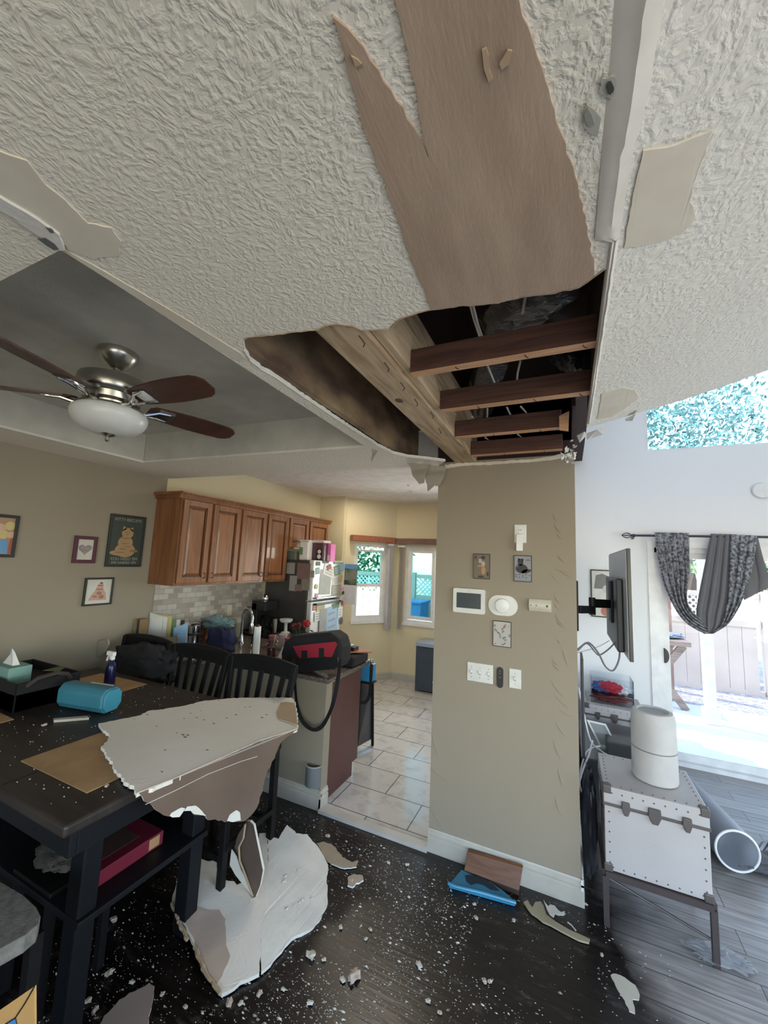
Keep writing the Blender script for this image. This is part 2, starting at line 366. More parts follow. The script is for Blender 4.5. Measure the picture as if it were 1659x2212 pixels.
def jag(pts, step=.02, amp=.004, seed=1, closed=True, axis=None):
    """breaks a straight outline into a torn edge"""
    rnd = random.Random(seed); out = []; n = len(pts)
    P = [Vector(p) for p in pts]
    for i in range(n if closed else n-1):
        a, b = P[i], P[(i+1) % n]; L = (b-a).length; k = max(1, int(L/step))
        for j in range(k):
            q = a.lerp(b, j/k)
            if j > 0 or True:
                d = (b-a).normalized(); nr = axis.cross(d) if axis is not None else Vector((-d.y, d.x, 0))
                q = q + nr*rnd.uniform(-amp, amp)
            out.append(q)
    if not closed: out.append(P[-1])
    return out

class Fr:
    """a small frame on a wall: origin, right, up, out"""
    def __init__(s, o, u, v, n): s.o = Vector(o); s.u = Vector(u).normalized(); s.v = Vector(v).normalized(); s.n = Vector(n).normalized()
    def p(s, a, b, c=0): return s.o+s.u*a+s.v*b+s.n*c
    def box(s, mb, a0, a1, b0, b1, c0, c1):
        return mb.obox(s.p((a0+a1)/2, (b0+b1)/2, (c0+c1)/2), s.u*(a1-a0)/2, s.v*(b1-b0)/2, s.n*(c1-c0)/2)
    def ell(s, mb, a, b, ra, rb, c0, c1, n=22, rot=0):
        ps = []
        for i in range(n):
            x = ra*math.cos(2*PI*i/n); y = rb*math.sin(2*PI*i/n)
            ps.append(s.p(a+x*math.cos(rot)-y*math.sin(rot), b+x*math.sin(rot)+y*math.cos(rot), c0))
        return mb.prism(ps, s.n*(c1-c0))
    def poly(s, mb, pts, c0, c1): return mb.prism([s.p(a, b, c0) for a, b in pts], s.n*(c1-c0))
    def rrect(s, mb, a0, a1, b0, b1, r, c0, c1, n=6):
        ps = []
        for cx_, cy_, st in ((a1-r, b1-r, 0), (a0+r, b1-r, 1), (a0+r, b0+r, 2), (a1-r, b0+r, 3)):
            for i in range(n+1):
                t = (st+i/n)*PI/2; ps.append((cx_+r*math.cos(t), cy_+r*math.sin(t)))
        return s.poly(mb, ps, c0, c1)

def text_part(name, body, fr, a, b, c, size, m, parent, depth=.0008, xs=1.0):
    cu = bpy.data.curves.new(name, 'FONT'); cu.body = body; cu.size = size; cu.extrude = depth; cu.align_x = 'CENTER'; cu.align_y = 'CENTER'
    to = bpy.data.objects.new(name+'_tmp', cu); COL.objects.link(to)
    bpy.context.view_layer.update()
    me = bpy.data.meshes.new_from_object(to.evaluated_get(bpy.context.evaluated_depsgraph_get()))
    COL.objects.unlink(to); bpy.data.objects.remove(to); bpy.data.curves.remove(cu)
    for v in me.vertices:
        q = v.co.copy(); v.co = fr.p(a+q.x*xs, b+q.y, c+q.z)
    me.materials.clear(); me.materials.append(m)
    o = bpy.data.objects.new(name, me); COL.objects.link(o)
    o.parent = parent; o.matrix_parent_inverse = Matrix.Translation(-parent.location)
    return o

def copy_tree(o, parent=None):
    c = o.copy(); COL.objects.link(c)
    if parent is not None: c.parent = parent
    for ch in list(o.children): copy_tree(ch, c)
    return c
def mpp(P): return (Vector(P)-CAM).dot(CF)/F_PX

# ---------------------------------------------------------------- the setting
ZC = 2.475; XL = -3.42; YC = 2.635; ZK = 2.72; ZT = 2.70; YF = 4.84; ZH = 4.35; SLX = .09; SLOPE = .267
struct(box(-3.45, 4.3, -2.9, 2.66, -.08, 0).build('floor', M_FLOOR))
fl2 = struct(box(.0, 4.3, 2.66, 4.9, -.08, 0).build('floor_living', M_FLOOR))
struct(box(-3.45, .0, 2.66, 6.1, -.08, .012).build('floor_kitchen', M_TILE))
# left wall, dining part and kitchen part
wl = struct(box(-3.54, XL, -2.9, 2.47, 0, 3.02).box(-3.54, XL, 2.47, 2.62, 0, 1.52).build('wall_left', M_WALL))
wk = struct(box(-3.54, XL, 2.62, 5.2, 0, 3.02).box(-3.54, XL, 2.47, 2.62, 1.52, 3.02).build('wall_kitchen', M_KWALL))
struct(box(-3.6, 4.4, -3.0, -2.9, 0, .30).box(-3.6, -1.0, -3.0, -2.9, .3, 3.1).box(3.0, 4.4, -3.0, -2.9, .3, 4.2).box(-1.0, 3.0, -3.0, -2.9, 2.38, 4.2).build('wall_rear', M_WALL))
struct(box(4.2, 4.3, -2.9, -1.4, 0, 4.4).box(4.2, 4.3, 1.8, 4.9, 0, 4.4).box(4.2, 4.3, -1.4, 1.8, 0, .25).box(4.2, 4.3, -1.4, 1.8, 2.4, 4.4).build('wall_right', M_WHITE))
# column beside the kitchen opening and the wall behind it
wc = struct(box(-.82, .045, YC, 2.75, 0, 2.50).build('wall_column', M_COLW))
struct(box(-.07, .045, 2.75, 6.0, 0, ZH).build('wall_television', [M_WHITE]))
struct(box(-.82, .045, 2.66, 2.75, 2.60, ZH).build('wall_upper', M_WHITE))
# peninsula half wall
pw = struct(box(XL, -1.64, YC, 2.72, 0, .88).build('wall_peninsula', M_WALL))
# kitchen alcove + nook walls (with window openings)
struct(box(XL-.1, -2.99, 5.02, 5.16, 0, 3.01).build('wall_alcove', M_KWALL))
B0 = Vector((-2.99, 5.10, 0)); B1 = Vector((-2.47, 5.80, 0))
bd = (B1-B0).normalized(); bn = Vector((bd.y, -bd.x, 0)); BL = (B1-B0).length
BF = Fr(B0, bd, (0, 0, 1), bn)
def on_bay(px, py):
    P = at(px, py, P=B0, N=bn); return (P-B0).dot(bd), P.z
a0, zt = on_bay(767, 1173); a1, _ = on_bay(836, 1178); _, zb = on_bay(757, 1343)
mb = MB()
for (s0, s1, z0, z1) in ((0, a0, 0, 3.01), (a1, BL+.04, 0, 3.01), (a0, a1, 0, zb), (a0, a1, zt, 3.01)): BF.box(mb, s0, s1, z0, z1, -.12, 0)
struct(mb.build('wall_bay', M_KWALL))
YN = 5.80
q0 = at(876, 1180, Y=YN); q1 = at(869, 1346, Y=YN); NX0, NX1, NZ0, NZ1 = q1.x+.02, -.80, q1.z+.01, q0.z
mb = MB()
for (x0, x1, z0, z1) in ((-2.47, NX0, 0, 3.01), (NX1, -.07, 0, 3.01), (NX0, NX1, 0, NZ0), (NX0, NX1, NZ1, 3.01)): mb.box(x0, x1, YN, YN+.12, z0, z1)
struct(mb.build('wall_nook', M_KWALL))
# living room far wall with patio door and high window
DX0, DX1, DZ1 = .80, 2.66, 2.05; WX0, WX1, WZ0, WZ1 = .765, 3.5, 3.06, 4.15
mb = MB()
for (x0, x1, z0, z1) in ((.045, WX0, 0, ZH), (WX0, DX0, 0, WZ0), (WX0, DX0, WZ1, ZH), (DX0, DX1, DZ1, WZ0), (DX1, WX1, 0, WZ0), (DX0, WX1, WZ1, ZH), (WX1, 4.3, 0, ZH)): mb.box(x0, x1, YF, YF+.14, z0, z1)
struct(mb.build('wall_far', M_WHITE))

# ceiling: flat part with the torn hole and the coffered tray
def C(px, py, z=ZC): return at(px, py, Z=z)
hole_px = [(526, 732), (545, 727), (600, 722), (640, 717), (688, 713), (705, 704), (730, 700), (762, 704), (780, 712), (842, 710), (856, 694), (880, 683), (925, 671),
           (935, 668), (1000, 661), (1075, 655), (1130, 641), (1200, 632), (1250, 620), (1285, 597), (1306, 580)]
hole_low = [(1262, 938), (1238, 950), (1236, 979)]
left_px = [(962, 996), (925, 991), (880, 986), (850, 979), (815, 962), (800, 951), (760, 926), (700, 886), (640, 846), (600, 817), (565, 797), (540, 777), (529, 757)]
hole = jag([C(*p) for p in hole_px], .012, .0035, 3, closed=False)
xr = SLX-.004
hole += [Vector((xr, hole[-1].y+.01, ZC)), Vector((xr, 2.07, ZC)), Vector((xr+.02, 2.07, ZC))]
hole_r = [Vector((xr+.02, 2.07, ZC))]
# outline of the flat ceiling; the hole opens towards the column, so it is part of the outer outline
tray = [(-1.045, .43), (-3.0, .43), (-3.0, 1.945), (-1.10, 2.055)]
hl = jag([C(*p) for p in left_px], .015, .003, 5, closed=False)
hp = jag([C(*p) for p in hole_px], .012, .0035, 3, closed=False)
hp[-1] = Vector((SLX, hp[-1].y, ZC))
outer = [Vector((SLX, -2.9, ZC))]+[Vector(p) for p in reversed(hp)]+[p for p in reversed(hl)]
outer += [Vector((-.83, YC, ZC)), Vector((-1.336, 2.585, ZC)), Vector((-3.45, 2.46, ZC)), Vector((-3.45, -2.9, ZC))]
ceil = struct(MB().prism(outer, (0, 0, .014), holes=[[Vector((x, y, ZC)) for x, y in tray]], side_mi=1, back_mi=2).build('ceiling', [M_CEIL, M_GYPW, M_GYP2]))
# header above the kitchen opening, tray sides and tray top
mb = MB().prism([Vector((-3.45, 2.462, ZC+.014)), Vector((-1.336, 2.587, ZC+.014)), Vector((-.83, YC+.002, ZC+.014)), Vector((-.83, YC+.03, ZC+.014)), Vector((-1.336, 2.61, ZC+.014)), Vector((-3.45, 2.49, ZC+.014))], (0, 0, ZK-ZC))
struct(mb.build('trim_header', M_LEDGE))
mb = MB()
for i in range(4):
    a = Vector((*tray[i], ZC+.001)); b = Vector((*tray[(i+1) % 4], ZC+.001)); nrm = Vector((-(b-a).y, (b-a).x, 0)).normalized()
    cen = Vector((-2.02, 1.2, ZC))
    if (cen-a).dot(nrm) > 0: nrm = -nrm
    mb.prism([a+nrm*.001, b+nrm*.001, b+nrm*.016, a+nrm*.016], (0, 0, ZT-ZC))
mb.box(-3.03, -1.02, .40, 2.09, ZT, ZT+.014)
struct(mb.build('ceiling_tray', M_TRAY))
mb = MB().prism([(-3.44, 2.48, ZK), (-1.3, 2.60, ZK), (-.06, 2.70, ZK), (-.06, 5.93, ZK), (-2.4, 5.93, ZK), (-3.1, 5.2, ZK), (-3.44, 5.2, ZK)], (0, 0, .03))
struct(mb.build('ceiling_kitchen', M_KCEIL))
struct(box(.045, 4.3, 2.06, 4.98, ZH, ZH+.05).build('ceiling_living', M_WHITE))
# sloped ceiling right of the joint, ragged where it ends over the living room
def sl(x): return ZC+(x-SLX)*SLOPE
SN = Vector((-SLOPE, 0, 1)).normalized()
SO = Vector((SLX, 0, ZC))
def CS(px, py, off=0): return at(px, py, P=SO-Vector((0, 0, off)), N=SN)
edge = jag([CS(1269, 923), CS(1300, 915), CS(1345, 902), CS(1385, 890), CS(1450, 872), CS(1560, 836), CS(1659, 800)], .02, .004, 9, closed=False)
edge = [Vector((p.x, p.y, sl(p.x))) for p in edge]
e2 = edge[-1]
so_ = [Vector((SLX, -2.9, ZC)), edge[0]]+edge[1:]+[Vector((4.2, 2.06, sl(4.2))), Vector((4.2, -2.9, sl(4.2)))]
so_[1] = Vector((SLX, edge[0].y, ZC))
slope = struct(MB().prism(so_, SN*.014, side_mi=1, back_mi=2).build('ceiling_slope', [M_SLOPE, M_GYPW, M_GYP2]))
mb = MB().prism([Vector((SLX+.02, 2.075, sl(SLX+.02)+.02)), Vector((4.3, 2.075, sl(4.3)+.02)), Vector((4.3, 2.075, ZH+.05)), Vector((SLX+.02, 2.075, ZH+.05))], (0, .02, 0))
struct(mb.build('wall_fascia', M_WHITE))
# floor above the cavity, dark backing around it
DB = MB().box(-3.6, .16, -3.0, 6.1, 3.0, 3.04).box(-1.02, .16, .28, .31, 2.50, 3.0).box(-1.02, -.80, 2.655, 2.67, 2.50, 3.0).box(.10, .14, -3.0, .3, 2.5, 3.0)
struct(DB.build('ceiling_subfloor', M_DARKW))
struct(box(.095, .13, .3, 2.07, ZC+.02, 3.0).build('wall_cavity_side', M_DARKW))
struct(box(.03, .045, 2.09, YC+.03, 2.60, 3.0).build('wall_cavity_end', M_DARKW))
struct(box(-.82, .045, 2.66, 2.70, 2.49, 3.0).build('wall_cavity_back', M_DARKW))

def edge_strip(a, b, w, z, m): pass
# ---- ceiling surface pieces (they belong to the ceiling)
zz = -.004
brown_l = [(721, 35), (735, 78), (748, 130), (764, 200), (790, 285), (812, 350), (832, 398), (846, 440), (866, 492), (886, 560), (914, 622), (932, 670)]
brown_b = [(1000, 661), (1075, 655), (1130, 641), (1200, 632), (1250, 620), (1284, 596)]
brown_r = [(1281, 560), (1266, 480), (1246, 400), (1226, 330), (1196, 240), (1168, 150), (1140, 60), (1118, 5), (1080, -80), (1010, -230), (930, -380)]
brown_t = [(840, -380), (812, -200), (828, -80), (850, 0), (871, 75), (886, 150), (900, 215), (912, 285), (926, 343)]
brown_n = [(905, 300), (868, 235), (830, 175), (785, 105), (750, 62)]
bl = []
for k, seg in enumerate((brown_l, brown_b, brown_r, brown_t, brown_n)):
    bl += jag([C(px, py, ZC+zz) for px, py in seg], .014, .0022, 20+k, closed=False)
bb = MB().prism(bl, (0, 0, .0045)).build('exposed_board', M_GYP, ceil); lab(bb, 'brown exposed board back in a split strip')
def shard(name, pts, m, parent, off=-.008, th=.003, plane=C, seed=1, label=None, amp=.0015):
    q = jag([plane(*p) for p in pts], .012, amp, seed)
    q = [p+Vector((0, 0, off)) for p in q]
    o = MB().prism(q, (0, 0, th)).build(name, m, parent)
    if label: lab(o, label)
    return o
shard('paper_tear', [(1042, 100), (1052, 92), (1057, 110), (1056, 140), (1064, 160), (1056, 168), (1045, 140)], mat('torn_kraft', (.52, .38, .24), .9), ceil)
shard('paper_tear', [(1080, 130), (1098, 96), (1108, 100), (1098, 128), (1084, 140)], MATS['torn_kraft'], ceil)
shard('paper_tear', [(759, 113), (775, 118), (782, 130), (770, 133)], MATS['torn_kraft'], ceil)
# the crease across the narrow flap
# smooth strip of joint tape and bead along the fold of the ceiling
ys = [-.2+i*(2.285/60) for i in range(61)]
rnd = random.Random(4)
def tape(fa, fb, nm, m, h=.003, y0=-.2, y1=2.03, N=60):
    vs = []; fs = []; K = 5
    for i in range(N+1):
        y = y0+(y1-y0)*i/N; xa = fa(y); xb = fb(y)
        for k in range(K+1):
            x = xa+(xb-xa)*k/K; z = ZC if x < SLX else sl(x)
            dz = -h*(1 if 0 < k < K else .0)-(.003 if k == 3 else 0)-.0012*math.sin(y*9+k)
            vs.append((x, y, z+dz-.001))
    for i in range(N):
        for k in range(K): a = i*(K+1)+k; fs.append((a, a+1, a+K+2, a+K+1))
    return MB().add(vs, fs).build(nm, m, ceil, smooth=True)
j = [rnd.uniform(-.002, .002) for _ in range(200)]
def fa(y): return .058 if y < .86 else SLX-.002
def fb(y): return (.112+j[int((y+3)*40) % 200]) if y < .66 else .104+j[int((y+3)*40) % 200]*.6
t_ = tape(fa, fb, 'joint_tape', M_TAPE, y1=.86); lab(t_, 'smooth cream joint tape strip along the ceiling fold')
t_ = tape(fa, fb, 'corner_bead', M_TAPE, y0=.86, y1=2.0, h=.004)
# smooth bare patch right of the tape (texture peeled away)
p_ = shard('peeled_patch', [(1388, 325), (1460, 312), (1537, 279), (1522, 330), (1505, 372), (1490, 425), (1503, 470), (1478, 497), (1430, 520), (1349, 534), (1352, 500), (1372, 400)], M_SMOOTH, slope, off=-.003, plane=CS, seed=31, label='smooth pale patch where the texture peeled off')
p_ = shard('peeled_patch', [(1290, 905), (1300, 850), (1345, 836), (1372, 842), (1380, 858), (1352, 880), (1320, 900)], M_SMOOTH, slope, off=-.0025, plane=CS, seed=32)
for k, pts in enumerate(([(1266, 936), (1290, 922), (1308, 918), (1302, 932), (1275, 946), (1268, 944)], [(1350, 905), (1372, 888), (1378, 886), (1366, 902), (1352, 908)], [(1246, 940), (1262, 926), (1268, 938), (1252, 950)])):
    pl = [CS(*p) for p in pts]
    pl = [p+Vector((0, 0, -.004-.012*(i % 2))) for i, p in enumerate(pl)]
    MB().prism(pl, (0, .001, .003)).build('hanging_flake', M_GYPW, slope)
# stained smooth area and peeled crack at the upper left
shard('peeled_patch', [(-120, 310), (0, 325), (60, 345), (100, 398), (140, 430), (190, 480), (240, 490), (262, 520), (256, 550), (205, 556), (150, 540), (118, 500), (60, 460), (-5, 425), (-120, 360)], M_SMOOTH, ceil, off=-.003, seed=41, label='stained smooth area beside the split joint')
shard('split_joint', [(-60, 390), (0, 418), (60, 452), (100, 480), (128, 500), (141, 534), (130, 534), (105, 518), (70, 492), (30, 462), (0, 447), (-60, 425)], M_GYPW, ceil, off=-.009, seed=42, th=.006, label='split drywall joint curling at the corner')
shard('mould_spot', [(84, 508), (100, 505), (118, 518), (128, 530), (118, 532), (100, 521)], mat('mould_grey', (.13, .14, .13), .9), ceil, off=-.0105, seed=43)
shard('mould_spot', [(100, 482), (112, 486), (120, 494), (112, 494)], MATS['mould_grey'], ceil, off=-.0105, seed=44)
# smooth rim along the tray edge
rim = [C(*p) for p in ((140, 538), (200, 570), (300, 628), (420, 700), (520, 762), (530, 775))]
rimo = [Vector((-1.045, p.y, ZC)) for p in reversed(rim)]
MB().prism([p+Vector((0, 0, -.0025)) for p in rim+rimo], (0, 0, .003)).build('corner_bead', M_SMOOTH, ceil)
mb = MB().tube([p+Vector((0, 0, -.001)) for p in jag([C(*p) for p in left_px], .02, .0015, 51, closed=False)], .0035, 5)
lab(mb.build('torn_edge', M_GYPW, ceil), 'torn white drywall edge along the tray')
mb = MB().tube([p+Vector((0, 0, .001)) for p in jag([C(*p) for p in hole_px], .015, .003, 52, closed=False)], .003, 5)
mb.build('torn_edge', M_GYP, ceil)
# two soft stains beside the tape
def blob(name, cpx, rx, ry, m, plane=C, seed=1, off=-.0035, parent=ceil):
    rr = random.Random(seed); ps = []
    for i in range(22):
        t = 2*PI*i/22; k = 1+rr.uniform(-.2, .2)
        ps.append(plane(cpx[0]+rx*k*math.cos(t), cpx[1]+ry*k*math.sin(t))+Vector((0, 0, off)))
    return MB().prism(ps, (0, 0, .002)).build(name, m, parent)
M_STG = mat('damp_stain', (.30, .30, .26), .9); M_STG2 = mat('damp_stain_light', (.46, .45, .39), .9)
shard('damp_stain', [(1258, 240), (1268, 222), (1285, 232), (1298, 252), (1290, 290), (1276, 285), (1262, 270)], M_STG2, ceil, off=-.0035, seed=61)
shard('damp_stain', [(1260, 240), (1268, 230), (1280, 240), (1284, 262), (1272, 268), (1262, 256)], M_STG, ceil, off=-.0050, seed=62)
blob('damp_stain', (1316, 186), 20, 24, M_STG2, seed=63); blob('damp_stain', (1318, 182), 8, 13, mat('mould_dark', (.06, .06, .055), .9), seed=64, off=-.0062)
# hanging torn paper at the header by the column
for k, (pts, y) in enumerate((([(880, 1000), (925, 1003), (922, 1020), (915, 1042), (905, 1045), (893, 1030), (886, 1010)], 2.50),
                              ([(918, 1003), (962, 1008), (960, 1030), (950, 1046), (942, 1050), (938, 1048), (925, 1062), (920, 1040)], 2.56),
                              ([(803, 968), (815, 974), (808, 985), (804, 1000), (802, 985)], 2.06))):
    q = jag([at(px, py, Y=y) for px, py in pts], .02, .002, 70+k, axis=Vector((0, 1, 0)))
    q = [p+Vector((0, .01*math.sin(p.z*60), 0)) for p in q]
    lab(MB().prism(q, (0, .003, 0)).build('hanging_paper', mat('damp_paper', (.36, .33, .27), .9), ceil), 'torn drywall paper hanging from the header')
# torn corner above the column
mb = MB(); rr = random.Random(5)
for i in range(26):
    c = Vector((-.02+rr.uniform(0, .07), 2.50+rr.uniform(-.1, .08), 2.46+rr.uniform(-.04, .06)))
    a = Vector((rr.uniform(-1, 1), rr.uniform(-1, 1), rr.uniform(-1, 1))).normalized()*rr.uniform(.006, .022); b = a.orthogonal().normalized()*rr.uniform(.005, .014)
    mb.prism([c-a, c+b, c+a*.9, c-b], a.cross(b).normalized()*.003)
lab(mb.build('torn_plaster', M_GYPW, wc), 'shredded plaster at the top corner')
# ragged top rim of the column wall and wrinkled paint on its right edge
top = jag([at(px, py, Y=YC-.004) for px, py in ((961, 1004), (1000, 1000), (1060, 998), (1110, 994), (1150, 992), (1190, 985), (1236, 977))], .02, .003, 8, closed=False, axis=Vector((0, 1, 0)))
bot = jag([at(px, py, Y=YC-.004) for px, py in ((1236, 984), (1190, 994), (1150, 998), (1110, 1000), (1060, 1004), (1000, 1006), (961, 1012))], .02, .002, 12, closed=False, axis=Vector((0, 1, 0)))
MB().prism(top+bot, (0, .003, 0)).build('torn_edge', M_SMOOTH, wc)
mb = MB(); rr = random.Random(12)
wr = [(1196, 1110, 1204, 1125), (1198, 1130, 1212, 1152), (1204, 1150, 1214, 1164), (1196, 1228, 1230, 1238), (1190, 1240, 1206, 1256), (1210, 1232, 1232, 1246), (1197, 1285, 1210, 1305), (1196, 1300, 1210, 1318),
      (1200, 1325, 1218, 1352), (1202, 1340, 1222, 1358), (1205, 1380, 1214, 1392), (1192, 1420, 1207, 1438), (1194, 1432, 1210, 1450), (1190, 1470, 1218, 1505), (1198, 1500, 1228, 1530), (1208, 1530, 1236, 1548), (1200, 1560, 1222, 1590),
      (1196, 1600, 1212, 1640), (1206, 1660, 1216, 1700), (1200, 1720, 1212, 1760), (932, 1580, 950, 1640), (932, 1660, 970, 1690), (930, 1740, 960, 1790), (1215, 1400, 1228, 1440), (1205, 1200, 1220, 1215)]
for (xa, ya, xb, yb) in wr:
    p0 = at(xa, ya, Y=YC-.0015); p1 = at(xb, yb, Y=YC-.0015); mid = (p0+p1)/2+Vector((-.01, 0, -.012))*rr.uniform(.3, 1)
    pts = [p0.lerp(mid, t).lerp(mid.lerp(p1, t), t) for t in (0, .25, .5, .75, 1)]
    mb.tube(pts, [.0006, .0028, .0036, .0028, .0006], 6)
lab(mb.build('wrinkled_paint', M_COLW, wc, smooth=True), 'wrinkled water-blistered paint')

# baseboards with a stepped profile
def baseboard(name, p0, p1, out, m=M_TRIM, h=.132, flip=False):
    p0 = Vector(p0); p1 = Vector(p1); n = Vector(out)
    prof = [(0, 0), (.016, 0), (.016, h*.60), (.011, h*.64), (.011, h*.70), (.015, h*.74), (.015, h*.82), (.009, h*.88), (.009, h*.93), (.005, h), (0, h)]
    vs = [p+n*a+Vector((0, 0, b)) for p in (p0, p1) for a, b in prof]; k = len(prof)
    fs = [(i, (i+1) % k, k+(i+1) % k, k+i) for i in range(k)]+[tuple(range(k)), tuple(range(k, 2*k))]
    o = MB().add(vs, fs).build(name, m); return struct(o)
baseboard('baseboard_column', (-.822, YC, 0), (.06, YC, 0), (0, -1, 0))
baseboard('baseboard_column_side', (.045, YC-.015, 0), (.045, YF, 0), (1, 0, 0), M_TRIMW)
baseboard('baseboard_peninsula', (XL, YC, 0), (-1.625, YC, 0), (0, -1, 0))
baseboard('baseboard_peninsula_end', (-1.64, YC-.016, 0), (-1.64, 2.72, 0), (1, 0, 0))
baseboard('baseboard_bay', B0+bn*.0, B1, bn, M_TRIM, .12)
baseboard('baseboard_nook', (-2.47, YN, .0), (-.07, YN, 0), (0, -1, 0), M_TRIM, .12)
baseboard('baseboard_far', (.045, YF, 0), (DX0-.08, YF, 0), (0, -1, 0), M_TRIMW)
baseboard('baseboard_left', (XL, -2.9, 0), (XL, YC, 0), (1, 0, 0))
struct(box(-1.63, -.82, 2.60, 2.665, 0, .022).build('trim_threshold', mat('stone_threshold', (.52, .50, .46), .4)))

# ---- windows and the patio door
def sash(mb, fr, a0, a1, b0, b1, w, c0, c1):
    fr.box(mb, a0, a0+w, b0, b1, c0, c1); fr.box(mb, a1-w, a1, b0, b1, c0, c1); fr.box(mb, a0+w, a1-w, b0, b0+w, c0, c1); fr.box(mb, a0+w, a1-w, b1-w, b1, c0, c1)
M_VINYL = mat('window_vinyl', (.80, .79, .78), .35)
# bay window (hung): upper and lower pane
mb = MB(); sash(mb, BF, a0, a1, zb, zt, .045, -.09, -.01)
w1 = struct(mb.build('window_1', M_VINYL)); zm = zb+(zt-zb)*.47
mb = MB(); sash(mb, BF, a0+.045, a1-.045, zm-.02, zt-.09, .03, -.07, -.03); mb.build('sash', M_VINYL, w1)
mb = MB(); sash(mb, BF, a0+.045, a1-.045, zb+.045, zm, .035, -.06, -.015); mb.build('sash', M_VINYL, w1)
mb = MB(); BF.box(mb, a0+.07, a1-.07, zm, zt-.11, -.052, -.048); mb.build('pane', M_SCREEN, w1)
mb = MB(); BF.box(mb, a0+.07, a1-.07, zb+.07, zm-.03, -.040, -.036); mb.build('pane', M_GLASS, w1)
mb = MB(); BF.box(mb, a0-.02, a1+.02, zb-.03, zb+.005, -.02, .03); mb.build('sill', M_VINYL, w1)
NF = Fr((0, YN, 0), (1, 0, 0), (0, 0, 1), (0, -1, 0))
mb = MB(); sash(mb, NF, NX0, NX1, NZ0, NZ1, .05, -.09, -.01)
w2 = struct(mb.build('window_2', M_VINYL)); xm = at(938, 1260, Y=YN).x
mb = MB(); sash(mb, NF, NX0+.05, xm, NZ0+.06, NZ1-.05, .05, -.05, -.015); mb.build('sash', M_VINYL, w2)
mb = MB(); sash(mb, NF, xm-.03, NX1-.05, NZ0+.05, NZ1-.05, .04, -.08, -.05); mb.build('sash', M_VINYL, w2)
mb = MB(); NF.box(mb, NX0+.10, xm-.05, NZ0+.11, NZ1-.10, -.034, -.030); mb.build('pane', M_SCREEN, w2)
mb = MB(); NF.box(mb, xm+.01, NX1-.09, NZ0+.09, NZ1-.09, -.067, -.063); mb.build('pane', M_GLASS, w2)
mb = MB(); NF.box(mb, NX0-.02, NX1+.02, NZ0-.03, NZ0+.005, -.02, .03); mb.build('sill', M_VINYL, w2)
FFr = Fr((0, YF, 0), (1, 0, 0), (0, 0, 1), (0, -1, 0))
mb = MB(); sash(mb, FFr, WX0, WX1, WZ0, WZ1, .03, -.12, -.06)
w3 = struct(mb.build('window_3', M_TRIMW)); mb = MB(); FFr.box(mb, WX0+.03, WX1-.03, WZ0+.03, WZ1-.03, -.10, -.096); mb.build('pane', M_GLASS, w3)
mb = MB(); FFr.box(mb, DX0-.06, DX0, 0, DZ1+.06, -.02, .02); FFr.box(mb, DX1, DX1+.06, 0, DZ1+.06, -.02, .02); FFr.box(mb, DX0, DX1, DZ1, DZ1+.06, -.02, .02)
FFr.box(mb, DX0, DX1, 0, .035, -.13, .02); FFr.box(mb, DX0, DX0+.05, .03, DZ1, -.13, -.0); FFr.box(mb, DX0, DX1, DZ1-.05, DZ1, -.13, 0)
FFr.box(mb, DX0+.05, DX1, .035, .05, -.10, -.085); FFr.box(mb, DX0+.05, DX1, .035, .05, -.05, -.035)
d1 = struct(mb.build('door_1', M_TRIMW))
mb = MB(); sash(mb, FFr, DX0+.05, DX0+.98, .05, DZ1-.05, .055, -.06, -.02); lf = mb.build('door_leaf', M_TRIMW, d1)
mb = MB(); FFr.box(mb, DX0+.1, DX0+.93, .10, DZ1-.1, -.042, -.038); mb.build('pane', M_GLASS, d1)
mb = MB(); FFr.box(mb, DX0+1.0, DX1, .05, DZ1-.05, -.092, -.088); mb.build('pane', M_GLASS, d1)
hc = at(1436, 1416, Y=YF); mb = MB()
FFr.poly(mb, [(hc.x+.055*math.sin(t)*.7-.005, hc.z+.07*math.cos(t)) for t in [i*PI/12 for i in range(13)]], -.02, .02)
lab(mb.build('door_handle', M_BLKP, d1, bevel=.006), 'black half-round door handle')
# wooden valances and gathered vertical blinds in the nook
M_VAL = wood('valance_wood', (.36, .13, .07), (.25, .085, .045), 'X', 1, .4)
def vert_stack(fr, a0, a1, z0, z1, n, m, label, P):
    t = thing('vertical_blind', P, label, 'blind'); mb = MB()
    for i in range(n):
        a = a0+(a1-a0)*(i+.5)/n; w = .035
        mb.obox(fr.p(a, (z0+z1)/2, .06), (fr.n*.9+fr.u*.35).normalized()*w, fr.v*(z1-z0)/2, (fr.u*.9-fr.n*.35).normalized()*.0016)
    mb.build('slats', m, t); mb = MB(); fr.box(mb, a0-.01, a1+.01, z1, z1+.03, .03, .09); mb.build('head_rail', M_VINYL, t)
M_VBL = mat('blind_fabric', (.50, .47, .47), .8)
vs0 = on_bay(836, 1180)[0]
vert_stack(BF, a1-.01, BL-.10, zb-.12, zt-.01, 7, M_VBL, 'grey vertical blind slats stacked beside the narrow bay window', B0+bd*a1)
xb0 = at(862, 1190, Y=YN).x+.02; vert_stack(NF, xb0, NX0+.0, NZ0-.1, NZ1-.02, 8, M_VBL, 'grey vertical blind slats stacked left of the sliding window', (xb0, YN, 1.4))
s0_, zv = on_bay(755, 1160)
mb = MB(); BF.box(mb, max(.0, s0_), BL-.10, zt+.03, zt+.115, .02, .14); tag(mb.build('window_valance', M_VAL, bevel=.004), 'reddish wooden valance over the narrow bay window', 'valance')
mb = MB(); NF.box(mb, -2.47+.03, -.12, NZ1+.03, NZ1+.115, .02, .14); tag(mb.build('window_valance', wood('valance_brown', (.20, .11, .09), (.14, .075, .06), 'X', 1, .4), bevel=.004), 'brown wooden valance over the sliding nook window', 'valance')
